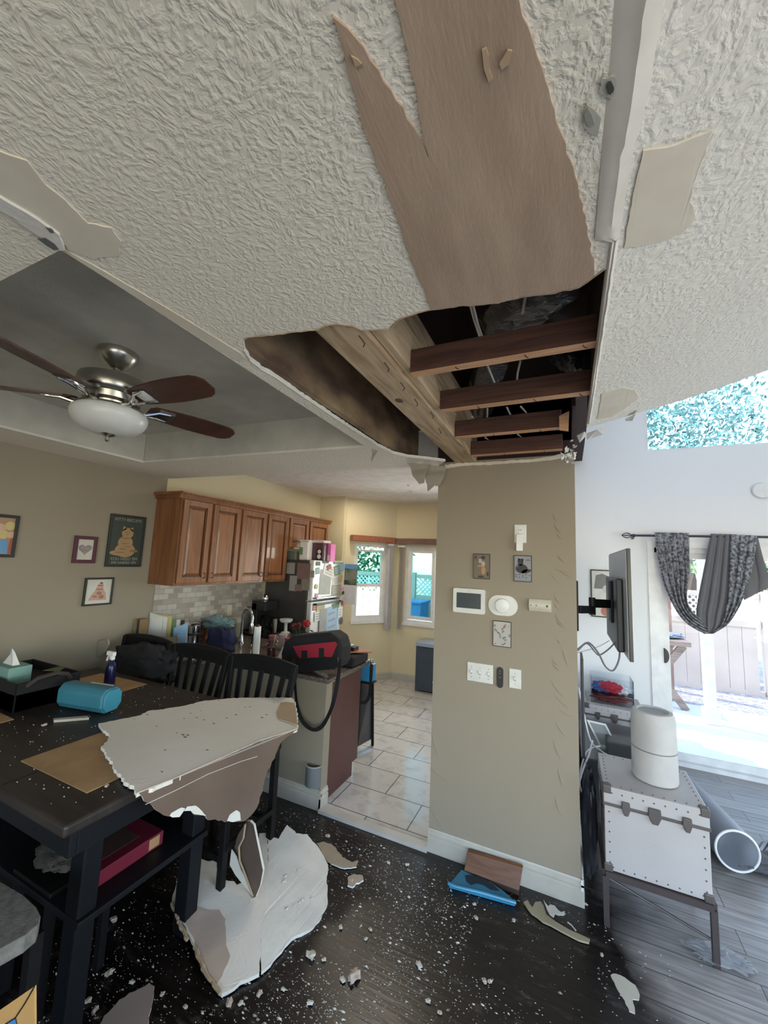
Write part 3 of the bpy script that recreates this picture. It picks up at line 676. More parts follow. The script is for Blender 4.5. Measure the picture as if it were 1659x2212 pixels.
# ---------------------------------------------------------------- framing seen through the hole
mb = MB(); mb.prism([(-.972, .86, 2.49), (-.972, 2.62, 2.49), (-.972, 2.62, 2.99), (-.972, .62, 2.99)], (-.035, 0, 0))
tag(mb.build('fascia_board', M_BOARD), 'water-stained tan fascia board beside the tray, left in the hole', 'board')
b_ = thing('ceiling_beam', (-.62, 1.5, 2.49), 'pale lumber beam with knots running lengthwise through the hole', 'beam')
MB().box(-.70, -.555, .45, 2.655, 2.492, 2.82).build('plank', M_LUMB, b_, bevel=.004)
mb = MB()
for (px, py, rx, ry) in ((862, 866, .016, .028),):
    p = at(px, py, Z=2.4905); mb.lathe([(rx, 0), (rx*.6, -.001)], (p.x, p.y, 2.4915), (0, 0, 1), 16, sy=1.6)
mb.build('knot', mat('wood_knot', (.14, .07, .04), .8), b_)
mb = MB()
for (px, py) in ((775, 725), (830, 783), (865, 826), (930, 890), (947, 925), (895, 862)):
    p = at(px, py, Z=2.49); mb.tube([p, p+Vector((.004, .01, -.006)), p+Vector((.006, .03, -.012)), p+Vector((-.002, .036, -.018))], .002, 5)
mb.build('bent_nail', mat('rusty_nail', (.07, .03, .02), .6), b_)
tag(MB().prism([(-.553, .9, 2.51), (-.553, 1.68, 2.505), (-.553, 1.70, 2.53), (-.553, 1.55, 2.62), (-.553, 1.42, 2.66), (-.553, .9, 2.64)], (.035, 0, 0)).build('blocking_board', wood('pale_block', (.60, .46, .30), (.42, .30, .17), 'Y', .8, .7), bevel=.003), 'pale wooden block board nailed along the beam', 'board')
jl = ['brown ceiling joist nearest the camera, crossing the hole', 'brown ceiling joist second from the camera in the hole', 'brown ceiling joist with a split block at its right end', 'brown ceiling joist farthest back, just above the column']
for k, (y, x1) in enumerate(((1.30, .090), (1.675, .090), (2.075, -.02), (2.47, -.02))):
    t = thing('ceiling_joist', (-.25, y, 2.49), jl[k], 'joist', 'joists in the ceiling hole')
    MB().box(-.518 if k < 2 else -.553, x1, y-.019, y+.019, 2.487, 2.577).build('plank', M_JOIST, t, bevel=.002)
    MB().box(-.517 if k < 2 else -.55, x1-.001, y-.0185, y+.0185, 2.485, 2.4885).build('lit_edge', M_JOISTE, t)  # paler underside: light catching the joist bottom, put into the colour
    mb = MB()
    for x in (-.35, -.12, .05):
        if x < x1: mb.tube([(x, y-.01, 2.486), (x+.004, y-.012, 2.478), (x+.012, y-.01, 2.474)], .0018, 5)
    mb.build('bent_nail', MATS['rusty_nail'], t)
    if k == 2: MB().prism([(.0-.03, y-.03, 2.47), (.01, y-.03, 2.46), (.015, y-.03, 2.56), (-.03, y-.03, 2.54)], (0, .012, 0)).build('split_block', M_JOISTE, t)
# plastic wrapped ducts hanging above the joists
M_PVC = mat('black_plastic_wrap', (.12, .125, .13), .2, metal=.35, bump=1.0, bscale=9, bdist=.03, stretch=(1, 3, 1), coat=.6)
def duct(pts, rs, label, seed):
    rr = random.Random(seed); N = 40; M = 26; P = [Vector(p) for p in pts]
    def path(t):
        k = t*(len(P)-1); i = min(int(k), len(P)-2); f = k-i
        q0 = P[max(i-1, 0)]; q1 = P[i]; q2 = P[i+1]; q3 = P[min(i+2, len(P)-1)]
        return .5*((2*q1)+(q2-q0)*f+(2*q0-5*q1+4*q2-q3)*f*f+(3*q1-q0-3*q2+q3)*f**3)
    def fn(u, v):
        c = path(v); d = (path(min(v+.02, 1))-path(max(v-.02, 0))).normalized(); a = d.cross(Vector((0, 0, 1))).normalized(); b = a.cross(d)
        th = u*2*PI; n_ = noise.noise(Vector((math.cos(th)*2.2, math.sin(th)*2.2, v*5+seed)))
        fold = abs(math.sin(th*5+v*9+seed))*.012
        r = (rs[0]+(rs[1]-rs[0])*v)*(1+.16*n_)-fold
        return c+(a*math.cos(th)+b*math.sin(th))*r
    return tag(MB().grid(fn, M, N).build('plastic_wrapped_duct', M_PVC, smooth=True), label, 'duct')
duct([at(1225, 560, Z=2.74), at(1170, 615, Z=2.72), at(1105, 668, Z=2.73), at(1072, 745, Z=2.80), at(1050, 820, Z=2.82), at(1035, 890, Z=2.84)], (.115, .085), 'black plastic-wrapped duct sagging across the ceiling hole', 2)
duct([at(1268, 770, Z=2.66), at(1245, 782, Z=2.68), at(1205, 765, Z=2.78)], (.065, .05), 'small crumpled plastic duct bulge at the right edge of the hole', 5)
M_ROMEX = mat('cable_sheath', (.62, .55, .45), .5)
cl = ['pair of pale cables hanging left of the duct', 'pale cable hanging right of the duct', 'cut cable end dangling behind the second joist', 'pale cables dropping behind the third joist']
for k, (pl, z) in enumerate((([[(1012, 645), (1024, 690), (1037, 730), (1053, 790), (1068, 826)], [(1018, 645), (1032, 700), (1044, 735)]], 2.62),
        ([[(1135, 640), (1126, 690), (1112, 720)], [(1124, 780), (1118, 805), (1116, 828)]], 2.62),
        ([[(1095, 880), (1102, 895), (1107, 900)], [(1125, 878), (1134, 888), (1140, 897)]], 2.56),
        ([[(1053, 883), (1052, 905), (1058, 930)], [(1020, 900), (1030, 915)], [(1048, 945), (1056, 951)], [(1118, 938), (1128, 946)]], 2.58))):
    t = thing('electrical_cable', at(*pl[0][0], Z=z), cl[k], 'cable')
    for pts in pl: MB().tube([at(px, py, Z=z+.03*math.sin(i)) for i, (px, py) in enumerate(pts)], .0045, 6).build('strand', M_ROMEX, t, smooth=True)

# ---------------------------------------------------------------- ceiling fan
FC = Vector((-1.872, 1.037, ZT))
fan = thing('ceiling_fan', FC, 'brushed nickel ceiling fan with walnut blades and a white bowl light', 'fan')
MB().lathe([(.082, 0), (.084, -.012), (.074, -.035), (.052, -.062), (.03, -.078), (.024, -.082)], FC).build('canopy', M_STEEL, fan, smooth=True)
MB().cyl(FC+Vector((0, 0, -.075)), FC+Vector((0, 0, -.145)), .0135).build('downrod', M_STEEL, fan, smooth=True)
MB().lathe([(.03, -.125), (.10, -.130), (.137, -.142), (.142, -.160), (.140, -.198), (.132, -.212), (.116, -.220), (.110, -.245), (.085, -.252), (.08, -.268)], FC, n=40).build('motor_housing', M_STEEL, fan, smooth=True)
MB().lathe([(.078, -.262), (.105, -.268), (.135, -.275), (.136, -.283), (.06, -.285)], FC, n=40).build('light_collar', M_STEEL, fan, smooth=True)
bowl = MB().lathe([(.135, -.283), (.146, -.292), (.150, -.306), (.147, -.325), (.136, -.347), (.115, -.367), (.085, -.381), (.05, -.389), (.02, -.392)], FC, n=40).build('light_bowl', M_OPAL, fan, smooth=True)
MB().lathe([(.026, -.386), (.030, -.392), (.020, -.400), (.008, -.404), (.008, -.416), (.010, -.420), (.004, -.426)], FC, n=20).build('finial', M_STEEL, bowl, smooth=True)
for k in range(5):
    th = math.radians(2.5+72*k); d = Vector((math.cos(th), math.sin(th), 0)); s_ = Vector((-d.y, d.x, 0)); pit = math.radians(-14)
    wv = s_*math.cos(pit)+Vector((0, 0, math.sin(pit))); nv = d.cross(wv)
    base = FC+Vector((0, 0, -.236)); R0 = .17; R1 = .585
    out = []
    for t in [i/10 for i in range(11)]:
        x = R0+(R1-.05-R0)*t; out.append((x, .052+.018*math.sin(PI*min(t*1.05, 1)*.75)))
    prof = [(R0-.02, .03)]+out+[(R1-.02, .052), (R1, .028)]
    pts = [base+d*a+wv*b-nv*.0 for a, b in prof]+[base+d*a-wv*b for a, b in reversed(prof)]
    bl_ = MB().prism([p-nv*.004 for p in pts], nv*.008).build('blade', M_BLADE, fan, bevel=.0015, seg=1)
    mb = MB(); c0 = FC+Vector((0, 0, -.258))
    mb.tube([c0+d*.09, c0+d*.13+Vector((0, 0, -.006)), base+d*.19+wv*.028-nv*.010, base+d*.24+wv*.036-nv*.010], [.009, .009, .008, .006], 8)
    mb.tube([c0+d*.09, c0+d*.13+Vector((0, 0, -.006)), base+d*.19-wv*.028-nv*.010, base+d*.24-wv*.036-nv*.010], [.009, .009, .008, .006], 8)
    mb.obox(base+d*.225-nv*.008, d*.035, wv*.04, nv*.003)
    mb.build('blade_arm', M_CHROME, bl_, smooth=True)

# ---------------------------------------------------------------- upper cabinets
CXF = -3.08
cab_y = [2.38, 2.715, 3.085, 3.48, 3.87, 4.285, 4.74]
def door(parent, y0, y1, z0, z1, hside):
    """raised panel door on the cabinet face, facing +X"""
    mb = MB(); g = .003; w = .055; x0 = CXF; x1 = CXF+.020
    mb.box(x0, x1, y0+g, y0+w, z0+g, z1-g); mb.box(x0, x1, y1-w, y1-g, z0+g, z1-g); mb.box(x0, x1, y0+w, y1-w, z0+g, z0+w); mb.box(x0, x1, y0+w, y1-w, z1-w, z1-g)
    dr = mb.build('door', M_CAB, parent, bevel=.003)
    mb = MB(); e = .012
    for (a, b, c, d) in ((y0+w, y0+w+e, z0+w, z1-w), (y1-w-e, y1-w, z0+w, z1-w), (y0+w, y1-w, z0+w, z0+w+e), (y0+w, y1-w, z1-w-e, z1-w)): mb.box(x0+.001, x0+.013, a, b, c, d)
    mb.build('glaze_bead', M_CABD, dr)
    a, b, c, d = y0+w+e, y1-w-e, z0+w+e, z1-w-e; i = .022
    vs = [(x0+.003, a, c), (x0+.003, b, c), (x0+.003, b, d), (x0+.003, a, d), (x0+.016, a+i, c+i), (x0+.016, b-i, c+i), (x0+.016, b-i, d-i), (x0+.016, a+i, d-i)]
    MB().add(vs, [(0, 1, 5, 4), (1, 2, 6, 5), (2, 3, 7, 6), (3, 0, 4, 7), (4, 5, 6, 7), (3, 2, 1, 0)]).build('raised_panel', M_CAB, dr)
    yy = y1-.035 if hside > 0 else y0+.035
    mb = MB(); mb.tube([(x1, yy, z0+.045), (x1+.022, yy, z0+.05), (x1+.024, yy, z0+.085), (x1, yy, z0+.09)], .004, 8)
    mb.build('handle', M_BLKP, dr, smooth=True)
cabs = [(0, 2, 1.50, 'cherry wall cabinet with two tall doors nearest the dining area'), (2, 4, 1.50, 'cherry wall cabinet with two tall doors in the middle of the run'), (4, 6, 1.89, 'short cherry wall cabinet above the fridge')]
for i0, i1, z0, l in cabs:
    y0, y1 = cab_y[i0], cab_y[i1]
    t = thing('wall_cabinet', (XL, (y0+y1)/2, z0), l, 'cabinet', 'wall cabinets along the kitchen wall')
    MB().box(XL+.002, CXF, y0+.001, y1-.001, z0, 2.285).build('body', M_CAB, t, bevel=.002)
    for k in range(i0, i1): door(t, cab_y[k]+.012, cab_y[k+1]-.012, z0+.02, 2.265, 1 if (k-i0) == 0 else -1)
    lo_, hi_ = y0-(.035 if i0 == 0 else 0), y1+(.035 if i1 == 6 else 0)
    mb = MB(); pr = [(0, 0), (.012, .0), (.018, .012), (.034, .034), (.046, .046), (.046, .058), (0, .058)]
    vs = [(CXF+a, y, 2.268+b) for y in (lo_, hi_) for a, b in pr]; n_ = len(pr)
    mb.add(vs, [(i, (i+1) % n_, n_+(i+1) % n_, n_+i) for i in range(n_)]+[tuple(range(n_)), tuple(range(n_, 2*n_))])
    if i0 == 0: mb.box(XL+.002, CXF+.002, y0-.035, y0+.0, 2.30, 2.326); mb.box(XL+.002, CXF+.002, y0-.018, y0, 2.27, 2.30)
    mb.build('crown_moulding', M_CAB, t)
# ---------------------------------------------------------------- fridge and what is on it
FX = -2.70; FY0, FY1 = 3.90, 4.58; FZ = 1.765
fr = thing('fridge', (-3.05, 4.24, .012), 'top-freezer fridge with a dark side and magnet-covered light steel doors', 'fridge')
MB().box(XL+.03, FX-.07, FY0, FY1, .012, FZ-.01).build('body', mat('fridge_side', (.045, .04, .038), .35), fr, bevel=.006)
M_FD = mat('fridge_door_steel', (.66, .67, .66), .35, metal=.15)
fz = at(700, 1296, X=FX).z
fd1 = MB().box(FX-.065, FX, FY0+.003, FY1-.003, fz+.008, FZ).build('freezer_door', M_FD, fr, bevel=.010)
fd2 = MB().box(FX-.065, FX, FY0+.003, FY1-.003, .06, fz-.008).build('fridge_door', M_FD, fr, bevel=.010)
for dd, z in ((fd1, fz+.035), (fd2, fz-.035)):
    MB().tube([(FX, FY0+.04, z), (FX+.03, FY0+.06, z), (FX+.036, (FY0+FY1)/2, z-.004), (FX+.03, FY1-.06, z), (FX, FY1-.04, z)], .011, 8).build('handle', M_BLKP if z < fz else M_CHROME, dd, smooth=True)
FF = Fr((FX+.001, 0, 0), (0, 1, 0), (0, 0, 1), (1, 0, 0))
def cm(n, c, r=.5): return mat(n, c, r)
PM = [cm('paper_offwhite', (.70, .69, .64)), cm('paper_green', (.16, .26, .14)), cm('paper_grey', (.35, .35, .33)), cm('paper_blue', (.32, .50, .70)), cm('paper_yellow', (.55, .48, .20)), cm('paper_dark', (.05, .05, .05)), cm('paper_pink', (.75, .30, .55)), cm('paper_red', (.35, .05, .05)), cm('paper_tan', (.50, .38, .22))]
def fpx(px, py): p = at(px, py, X=FX+.002); return p.y, p.z
fr_items = [  # px x0,y0,x1,y1, material, rotation, kind, label
    (692, 1230, 713, 1283, 2, -.03, 'notice', 'grey paper sheet under a white card on the freezer door'),
    (699, 1222, 722, 1245, 0, -.25, 'notice', 'white card tilted on the freezer door'),
    (683, 1213, 691, 1222, 5, 0, 'magnet', 'round dark magnet at the top left of the freezer door'),
    (697, 1211, 709, 1217, 5, 0, 'magnet', 'dark strip magnet at the freezer top edge'),
    (721, 1213, 740, 1219, 1, 0, 'magnet', 'green strip magnet at the freezer top right'),
    (682, 1226, 690, 1240, 1, .1, 'photo', 'green photo left on the freezer door'),
    (680, 1262, 686, 1272, 4, 0, 'magnet', 'yellow square magnet low on the freezer door'),
    (681, 1282, 686, 1293, 6, 0, 'photo', 'pinkish photo strip at the lower left of the freezer'),
    (722, 1222, 732, 1242, 1, .2, 'photo', 'green leafy photo right on the freezer door'),
    (731, 1240, 737, 1258, 8, .15, 'magnet', 'orange tag magnet right of the grey paper'),
    (718, 1246, 733, 1264, 0, .2, 'notice', 'white flyer in the middle of the freezer door'),
    (717, 1264, 736, 1283, 2, 0, 'photo', 'black-and-white photo low on the freezer door'),
    (737, 1268, 742, 1276, 6, 0, 'magnet', 'bright pink magnet on the freezer edge'),
    (737, 1277, 742, 1284, 5, 0, 'magnet', 'black magnet under the pink one'),
    (706, 1220, 714, 1230, 7, .3, 'magnet', 'red bow magnet on the white card'),
    (735, 1216, 743, 1235, 3, 0, 'magnet', 'blue magnet at the freezer right edge'),
    (676, 1304, 683, 1318, 7, 0, 'photo', 'small dark red photo at the top of the fridge door'),
    (684, 1306, 700, 1322, 4, 0, 'magnet', 'round yellow magnet on the fridge door'),
    (679, 1322, 692, 1340, 0, .05, 'notice', 'white printed note on the left of the fridge door'),
    (690, 1316, 702, 1370, 2, 0, 'notice', 'long grey paper hanging on the fridge door'),
    (697, 1318, 709, 1350, 7, -.2, 'photo', 'dark red angled photo on the fridge door'),
    (706, 1312, 726, 1364, 3, .08, 'notice', 'blue and white flyer on the fridge door'),
    (718, 1304, 732, 1312, 1, .1, 'magnet', 'dark green oval magnet on the fridge door'),
    (729, 1312, 738, 1332, 0, .05, 'notice', 'white paper on the right of the fridge door'),
    (733, 1334, 738, 1348, 5, 0, 'magnet', 'black label magnet on the right of the fridge door'),
    (737, 1298, 744, 1308, 7, .3, 'magnet', 'small red bow magnet by the door handle end'),
]
for i, (xa, ya, xb, yb, mi, rot, kind, l) in enumerate(fr_items):
    (u0, v1) = fpx(xa, ya); (u1, v0) = fpx(xb, yb); u0, u1 = min(u0, u1), max(u0, u1); v0, v1 = min(v0, v1), max(v0, v1)
    uc, vc, hu, hv = (u0+u1)/2, (v0+v1)/2, (u1-u0)/2, (v1-v0)/2; cs, sn = math.cos(rot), math.sin(rot)
    c0 = .001+.0025*(i % 5)
    if kind == 'magnet' and hu/hv < 1.6 and hv/hu < 1.6:
        mb = MB(); FF.ell(mb, uc, vc, hu, hv, c0, c0+.006)
    else:
        mb = MB(); FF.poly(mb, [(uc+x*cs-y*sn, vc+x*sn+y*cs) for x, y in ((-hu, -hv), (hu, -hv), (hu, hv), (-hu, hv))], c0, c0+.0012)
        if kind != 'magnet':
            mb.cur = 1
            for q in range(3):
                yy = hv*(.5-.5*q); FF.poly(mb, [(uc+x*cs-y*sn, vc+x*sn+y*cs) for x, y in ((-hu*.7, yy-hv*.1), (hu*.6, yy-hv*.1), (hu*.6, yy+hv*.08), (-hu*.7, yy+hv*.08))], c0+.0012, c0+.0016)
    tag(mb.build(kind, [PM[mi], PM[(mi+2) % 9 if kind == 'photo' else 2]]), l, kind if kind != 'notice' else 'paper', 'papers and magnets on the fridge')
# papers on the dark side of the fridge (facing the camera)
SF = Fr((0, FY0-.001, 0), (1, 0, 0), (0, 0, 1), (0, -1, 0))
M_PSH = [cm('side_paper_a', (.30, .29, .27)), cm('side_paper_b', (.20, .13, .12)), cm('side_paper_c', (.24, .22, .19))]
for i, (xa, ya, xb, yb, mi, l) in enumerate(((620, 1215, 636, 1240, 0, 'grey card high on the dark fridge side'), (643, 1216, 669, 1252, 1, 'reddish grid calendar sheet on the dark fridge side'), (652, 1250, 668, 1276, 2, 'small greenish note on the dark fridge side'),
        (627, 1243, 640, 1277, 0, 'narrow white card on the dark fridge side'), (638, 1262, 652, 1277, 1, 'rust coloured card on the dark fridge side'), (672, 1232, 679, 1248, 0, 'small photo at the front edge of the fridge side'))):
    p0 = at(xa, ya, Y=FY0); p1 = at(xb, yb, Y=FY0); mb = MB(); SF.box(mb, max(p0.x, XL+.04), p1.x, p1.z, p0.z, 0, .0015+.001*i)
    tag(mb.build('notice', M_PSH[mi]), l, 'paper', 'papers on the fridge side')
# boxes on top of the fridge
def px_box(name, x0, y0, x1, y1, Y, depth, m, label, cat, bev=.006, z0=None, group=None, x0w=None):
    """upright item facing the camera: front face at Y, height from the photo, standing on z0"""
    a = at(x0, y1, Y=Y); b = at(x1, y1, Y=Y); c = at((x0+x1)/2, y0, Y=Y)
    zb_ = a.z if z0 is None else z0
    o = MB().box(a.x, b.x, Y, Y+depth, zb_, c.z).build(name, m, bevel=bev)
    return tag(o, label, cat, group)
t = thing('food_canister', (-2.93, 4.05, FZ), 'white tall plastic canister with green label on top of the fridge', 'canister')
cx0 = at(660, 1208, Y=4.05)
MB().box(cx0.x-.068, cx0.x+.068, 4.0, 4.12, FZ-.01, FZ+.225).build('body', M_PLW2, t, bevel=.02, seg=3)
MB().box(cx0.x-.071, cx0.x+.071, 3.997, 4.123, FZ+.215, FZ+.240).build('lid', M_PLW, t, bevel=.008)
MB().box(cx0.x-.066, cx0.x-.012, 3.996, 3.999, FZ+.06, FZ+.15).build('label_patch', PM[1], t)
cx0 = at(690, 1205, Y=4.12)
t = thing('powder_tub', (cx0.x, 4.16, FZ), 'dark purple tub with a white rimmed lid on top of the fridge', 'tub')
MB().box(cx0.x-.085, cx0.x+.085, 4.07, 4.22, FZ-.01, FZ+.215).build('body', mat('tub_purple', (.10, .045, .06), .35), t, bevel=.02, seg=3)
MB().box(cx0.x-.09, cx0.x+.09, 4.065, 4.225, FZ+.21, FZ+.245).build('lid', mat('lid_pinkish', (.72, .60, .62), .4), t, bevel=.01)
mb = MB(); mb.box(cx0.x-.01, cx0.x+.065, 4.065, 4.069, FZ+.0, FZ+.14); mb.cur = 1; mb.lathe([(.026, 0), (.02, .003)], (cx0.x+.028, 4.0655, FZ+.105), (0, -1, 0), 18); mb.lathe([(.03, 0), (.02, .003)], (cx0.x+.028, 4.0655, FZ+.045), (0, -1, 0), 18)
mb.build('label_patch', [M_BLKP, PM[0]], t)
cx0 = at(711, 1200, Y=4.2)
t = thing('snack_box', (cx0.x, 4.22, FZ), 'bright pink box on top of the fridge beside the purple tub', 'box')
MB().box(cx0.x-.038, cx0.x+.038, 4.17, 4.28, FZ-.01, FZ+.205).build('body', mat('box_pink', (.72, .16, .46), .5), t, bevel=.003)
MB().box(cx0.x-.022, cx0.x+.028, 4.165, 4.1695, FZ, FZ+.07).build('label_patch', PM[0], t)
cx0 = at(632, 1205, Y=4.02)
tag(MB().box(cx0.x-.09, cx0.x+.07, 3.98, 4.10, FZ-.01, FZ+.10).build('storage_box', mat('box_greygreen', (.16, .17, .14), .6), bevel=.004), 'low grey-green box on top of the fridge at the left', 'box')
# wall calendar next to the fridge (seen past its door)
P_ = at(758, 1262, Y=4.62); AF = Fr((0, 4.62, 0), (1, 0, 0), (0, 0, 1), (0, -1, 0))
a_ = at(744, 1218, Y=4.62); b_ = at(773, 1218, Y=4.62); c_ = at(758, 1264, Y=4.62); d_ = at(758, 1306, Y=4.62)
t = thing('wall_calendar', (P_.x, 4.62, c_.z), 'hanging calendar with a mountain picture over a pale page beside the fridge', 'calendar')
M_MTN = mat('mountain_picture', (.16, .20, .11), .6, col2=(.03, .05, .04), nscale=14, lo=.4, hi=.6); M_SKYP = mat('sky_picture', (.14, .34, .62), .6)
xl_ = FX+.004; mb = MB(); AF.box(mb, xl_, b_.x, c_.z, a_.z, 0, .003); mb.cur = 1; AF.box(mb, xl_, b_.x, a_.z-.06, a_.z, .003, .0035)
mb.cur = 2; AF.poly(mb, [(xl_, c_.z+.06), (xl_+.03, a_.z-.055), (xl_+.07, c_.z+.11), (b_.x-.04, a_.z-.03), (b_.x, c_.z+.14), (b_.x, c_.z+.08)], .0035, .004)
mb.build('picture_page', [M_MTN, M_SKYP, mat('rock_picture', (.22, .22, .20), .6)], t)
mb = MB(); AF.box(mb, xl_, b_.x-.01, d_.z, c_.z, 0, .003); mb.cur = 1
for i in range(5): AF.box(mb, xl_+.01, b_.x-.02, d_.z+.03+i*.035, d_.z+.031+i*.035, .003, .0034)
mb.build('month_page', [mat('calendar_page', (.60, .58, .60), .7), PM[2]], t)
# ---------------------------------------------------------------- pictures on the left wall
LF = Fr((XL, 0, 0), (0, 1, 0), (0, 0, 1), (1, 0, 0))
def frame_on(fr, a0, a1, b0, b1, w, mfr, mback, label, mat_w=0, group=None, d=.018):
    t = thing('picture_frame', fr.p((a0+a1)/2, (b0+b1)/2, 0), label, 'picture', group)
    mb = MB(); sash(mb, fr, a0, a1, b0, b1, w, .001, d); mb.build('frame', mfr, t, bevel=.002)
    mb = MB(); fr.box(mb, a0+w, a1-w, b0+w, b1-w, .002, .008); pic = mb.build('print', mback, t)
    return t, pic
M_FBLK = cm('frame_black', (.02, .025, .022), .4); M_FMAR = cm('frame_maroon', (.09, .02, .035), .4)
M_PDK = cm('poster_dark_green', (.045, .06, .05), .6); M_CAT = cm('poster_tan', (.42, .27, .14), .7); M_CAT2 = cm('poster_tan_dark', (.26, .16, .08), .7); M_PWH = cm('print_white', (.62, .60, .55), .7)
# poster
t, pc = frame_on(LF, 1.995, 2.295, 1.65, 2.087, .016, M_FBLK, M_PDK, 'tall black-framed dark green poster with a tan cat and pale lettering')
mb = MB()
LF.ell(mb, 2.145, 1.79, .085, .06, .008, .009); LF.ell(mb, 2.14, 1.855, .062, .055, .0085, .0095); LF.ell(mb, 2.15, 1.935, .05, .045, .009, .010)
LF.poly(mb, [(2.105, 1.95), (2.11, 1.995), (2.14, 1.97)], .009, .010); LF.poly(mb, [(2.165, 1.97), (2.19, 1.99), (2.195, 1.945)], .009, .010); LF.ell(mb, 2.12, 1.765, .10, .025, .0085, .0095)
mb.cur = 1
for (a, b, ra, rb) in ((2.135, 1.94, .006, .006), (2.165, 1.94, .006, .006), (2.15, 1.925, .01, .005), (2.14, 1.89, .045, .004), (2.14, 1.845, .035, .004), (2.22, 1.785, .035, .012), (2.12, 1.80, .03, .005), (2.10, 1.77, .04, .004), (2.16, 1.82, .03, .004)): LF.ell(mb, a, b, ra, rb, .0102, .0108)
lab(mb.build('cat_drawing', [M_CAT, M_CAT2], pc), 'tan cat drawing')
M_LET = cm('poster_lettering', (.33, .33, .27), .7)
text_part('lettering', 'KITTY BISCUITS', LF, 2.145, 2.045, .0095, .034, M_LET, pc, xs=.95)
text_part('lettering', "YOU NEED 'EM", LF, 2.145, 1.715, .0095, .034, M_LET, pc)
text_part('lettering', "WE KNEAD 'EM", LF, 2.145, 1.683, .0095, .030, M_LET, pc)
t, pc = frame_on(LF, 1.755, 1.918, 1.677, 1.886, .026, M_FMAR, M_PWH, 'small maroon-framed white print of a grey heart')
mb = MB(); hp_ = [(.045*math.sin(u)**3*1.05, .045*(13*math.cos(u)-5*math.cos(2*u)-2*math.cos(3*u)-math.cos(4*u))/16) for u in [i*2*PI/30 for i in range(30)]]
LF.poly(mb, [(1.836+a, 1.785+b) for a, b in hp_], .008, .009)
mb.cur = 1; LF.ell(mb, 1.82, 1.795, .012, .012, .009, .0096); LF.ell(mb, 1.85, 1.79, .014, .01, .009, .0096); LF.ell(mb, 1.836, 1.76, .010, .014, .009, .0096)
mb.build('heart_drawing', [cm('heart_grey', (.27, .24, .25), .7), cm('heart_pink', (.36, .29, .27), .7)], pc)
t, pc = frame_on(LF, 1.866, 2.083, 1.345, 1.563, .014, M_FBLK, M_PWH, 'square black-framed white print of a pinkish pile below the maroon frame')
mb = MB(); LF.poly(mb, [(1.905, 1.385), (2.04, 1.385), (2.03, 1.44), (2.01, 1.47), (2.005, 1.51), (1.985, 1.525), (1.965, 1.51), (1.95, 1.46), (1.925, 1.43)], .008, .009)
mb.cur = 1
for (a, b, ra, rb) in ((1.985, 1.50, .022, .006), (1.98, 1.47, .03, .006), (1.98, 1.44, .02, .014), (2.0, 1.41, .02, .016), (1.95, 1.415, .018, .008)): LF.ell(mb, a, b, ra, rb, .009, .0096)
mb.cur = 2; LF.ell(mb, 1.99, 1.52, .012, .006, .009, .0098)
mb.build('drawing', [cm('draw_pink', (.50, .34, .27), .7), cm('draw_red', (.38, .17, .13), .7), cm('draw_dark', (.10, .07, .06), .7)], pc)
t, pc = frame_on(LF, 1.10, 1.404, 1.71, 1.993, .02, M_FBLK, cm('print_warm', (.42, .27, .17), .7), 'black-framed colourful group drawing at the left edge of the photo')
mb = MB()
for i, (a, b, r) in enumerate(((1.36, 1.92, .028), (1.31, 1.90, .030), (1.26, 1.93, .028), (1.33, 1.86, .028), (1.37, 1.86, .022), (1.22, 1.88, .026), (1.17, 1.92, .026))): mb.cur = 0 if i % 3 else 1; LF.ell(mb, a, b, r, r*1.05, .008, .009+.0005*i)
mb.cur = 2; LF.poly(mb, [(1.30, 1.735), (1.365, 1.735), (1.36, 1.82), (1.335, 1.835), (1.305, 1.82)], .008, .0095); LF.poly(mb, [(1.20, 1.735), (1.26, 1.735), (1.255, 1.83), (1.21, 1.83)], .008, .0095)
mb.cur = 3; LF.poly(mb, [(1.365, 1.735), (1.384, 1.735), (1.384, 1.84), (1.37, 1.84)], .008, .0095); LF.poly(mb, [(1.262, 1.735), (1.298, 1.735), (1.30, 1.83), (1.27, 1.83)], .008, .0095)
mb.build('drawing', [cm('face_peach', (.62, .42, .30), .7), cm('face_yellow', (.62, .50, .22), .7), cm('shirt_blue', (.15, .33, .58), .7), cm('shirt_red', (.45, .12, .10), .7)], pc)

# ---------------------------------------------------------------- things on the column
KF = Fr((0, YC, 0), (1, 0, 0), (0, 0, 1), (0, -1, 0))
def plate_switch(a0, a1, b0, b1, n, label):
    t = thing('light_switch', KF.p((a0+a1)/2, (b0+b1)/2), label, 'switch'); mb = MB()
    KF.box(mb, a0, a1, b0, b1, 0, .006); mb.build('cover_plate', M_PLW, t, bevel=.003)
    w = (a1-a0)/n; bc = (b0+b1)/2
    for k in range(n):
        ac = a0+w*(k+.5); mb = MB(); mb.obox(KF.p(ac, bc+.003, .011), KF.u*.005, KF.v*.010, (KF.n*.9+KF.v*.4)*.007); mb.build('toggle', M_PLW2, t, bevel=.001)
        mb = MB(); KF.box(mb, ac-.0065, ac+.0065, bc-.014, bc+.014, .006, .0065); mb.build('toggle_slot', cm('slot_grey', (.40, .39, .36), .6), t)
        for s_ in (-.030, .030):
            mb = MB(); KF.ell(mb, ac, bc+s_, .0035, .0035, .006, .0075, 10); mb.build('screw', M_STEEL, t)
plate_switch(-.592, -.430, 1.064, 1.178, 3, 'white triple toggle switch plate on the column')
plate_switch(-.334, -.264, 1.062, 1.176, 1, 'white single toggle switch plate on the column')
t = thing('remote_control', KF.p(-.388, 1.113), 'slim black remote held between the two switch plates', 'remote'); mb = MB()
KF.rrect(mb, -.407, -.369, 1.053, 1.173, .018, 0, .014); mb.build('body', M_BLKP, t, bevel=.003)
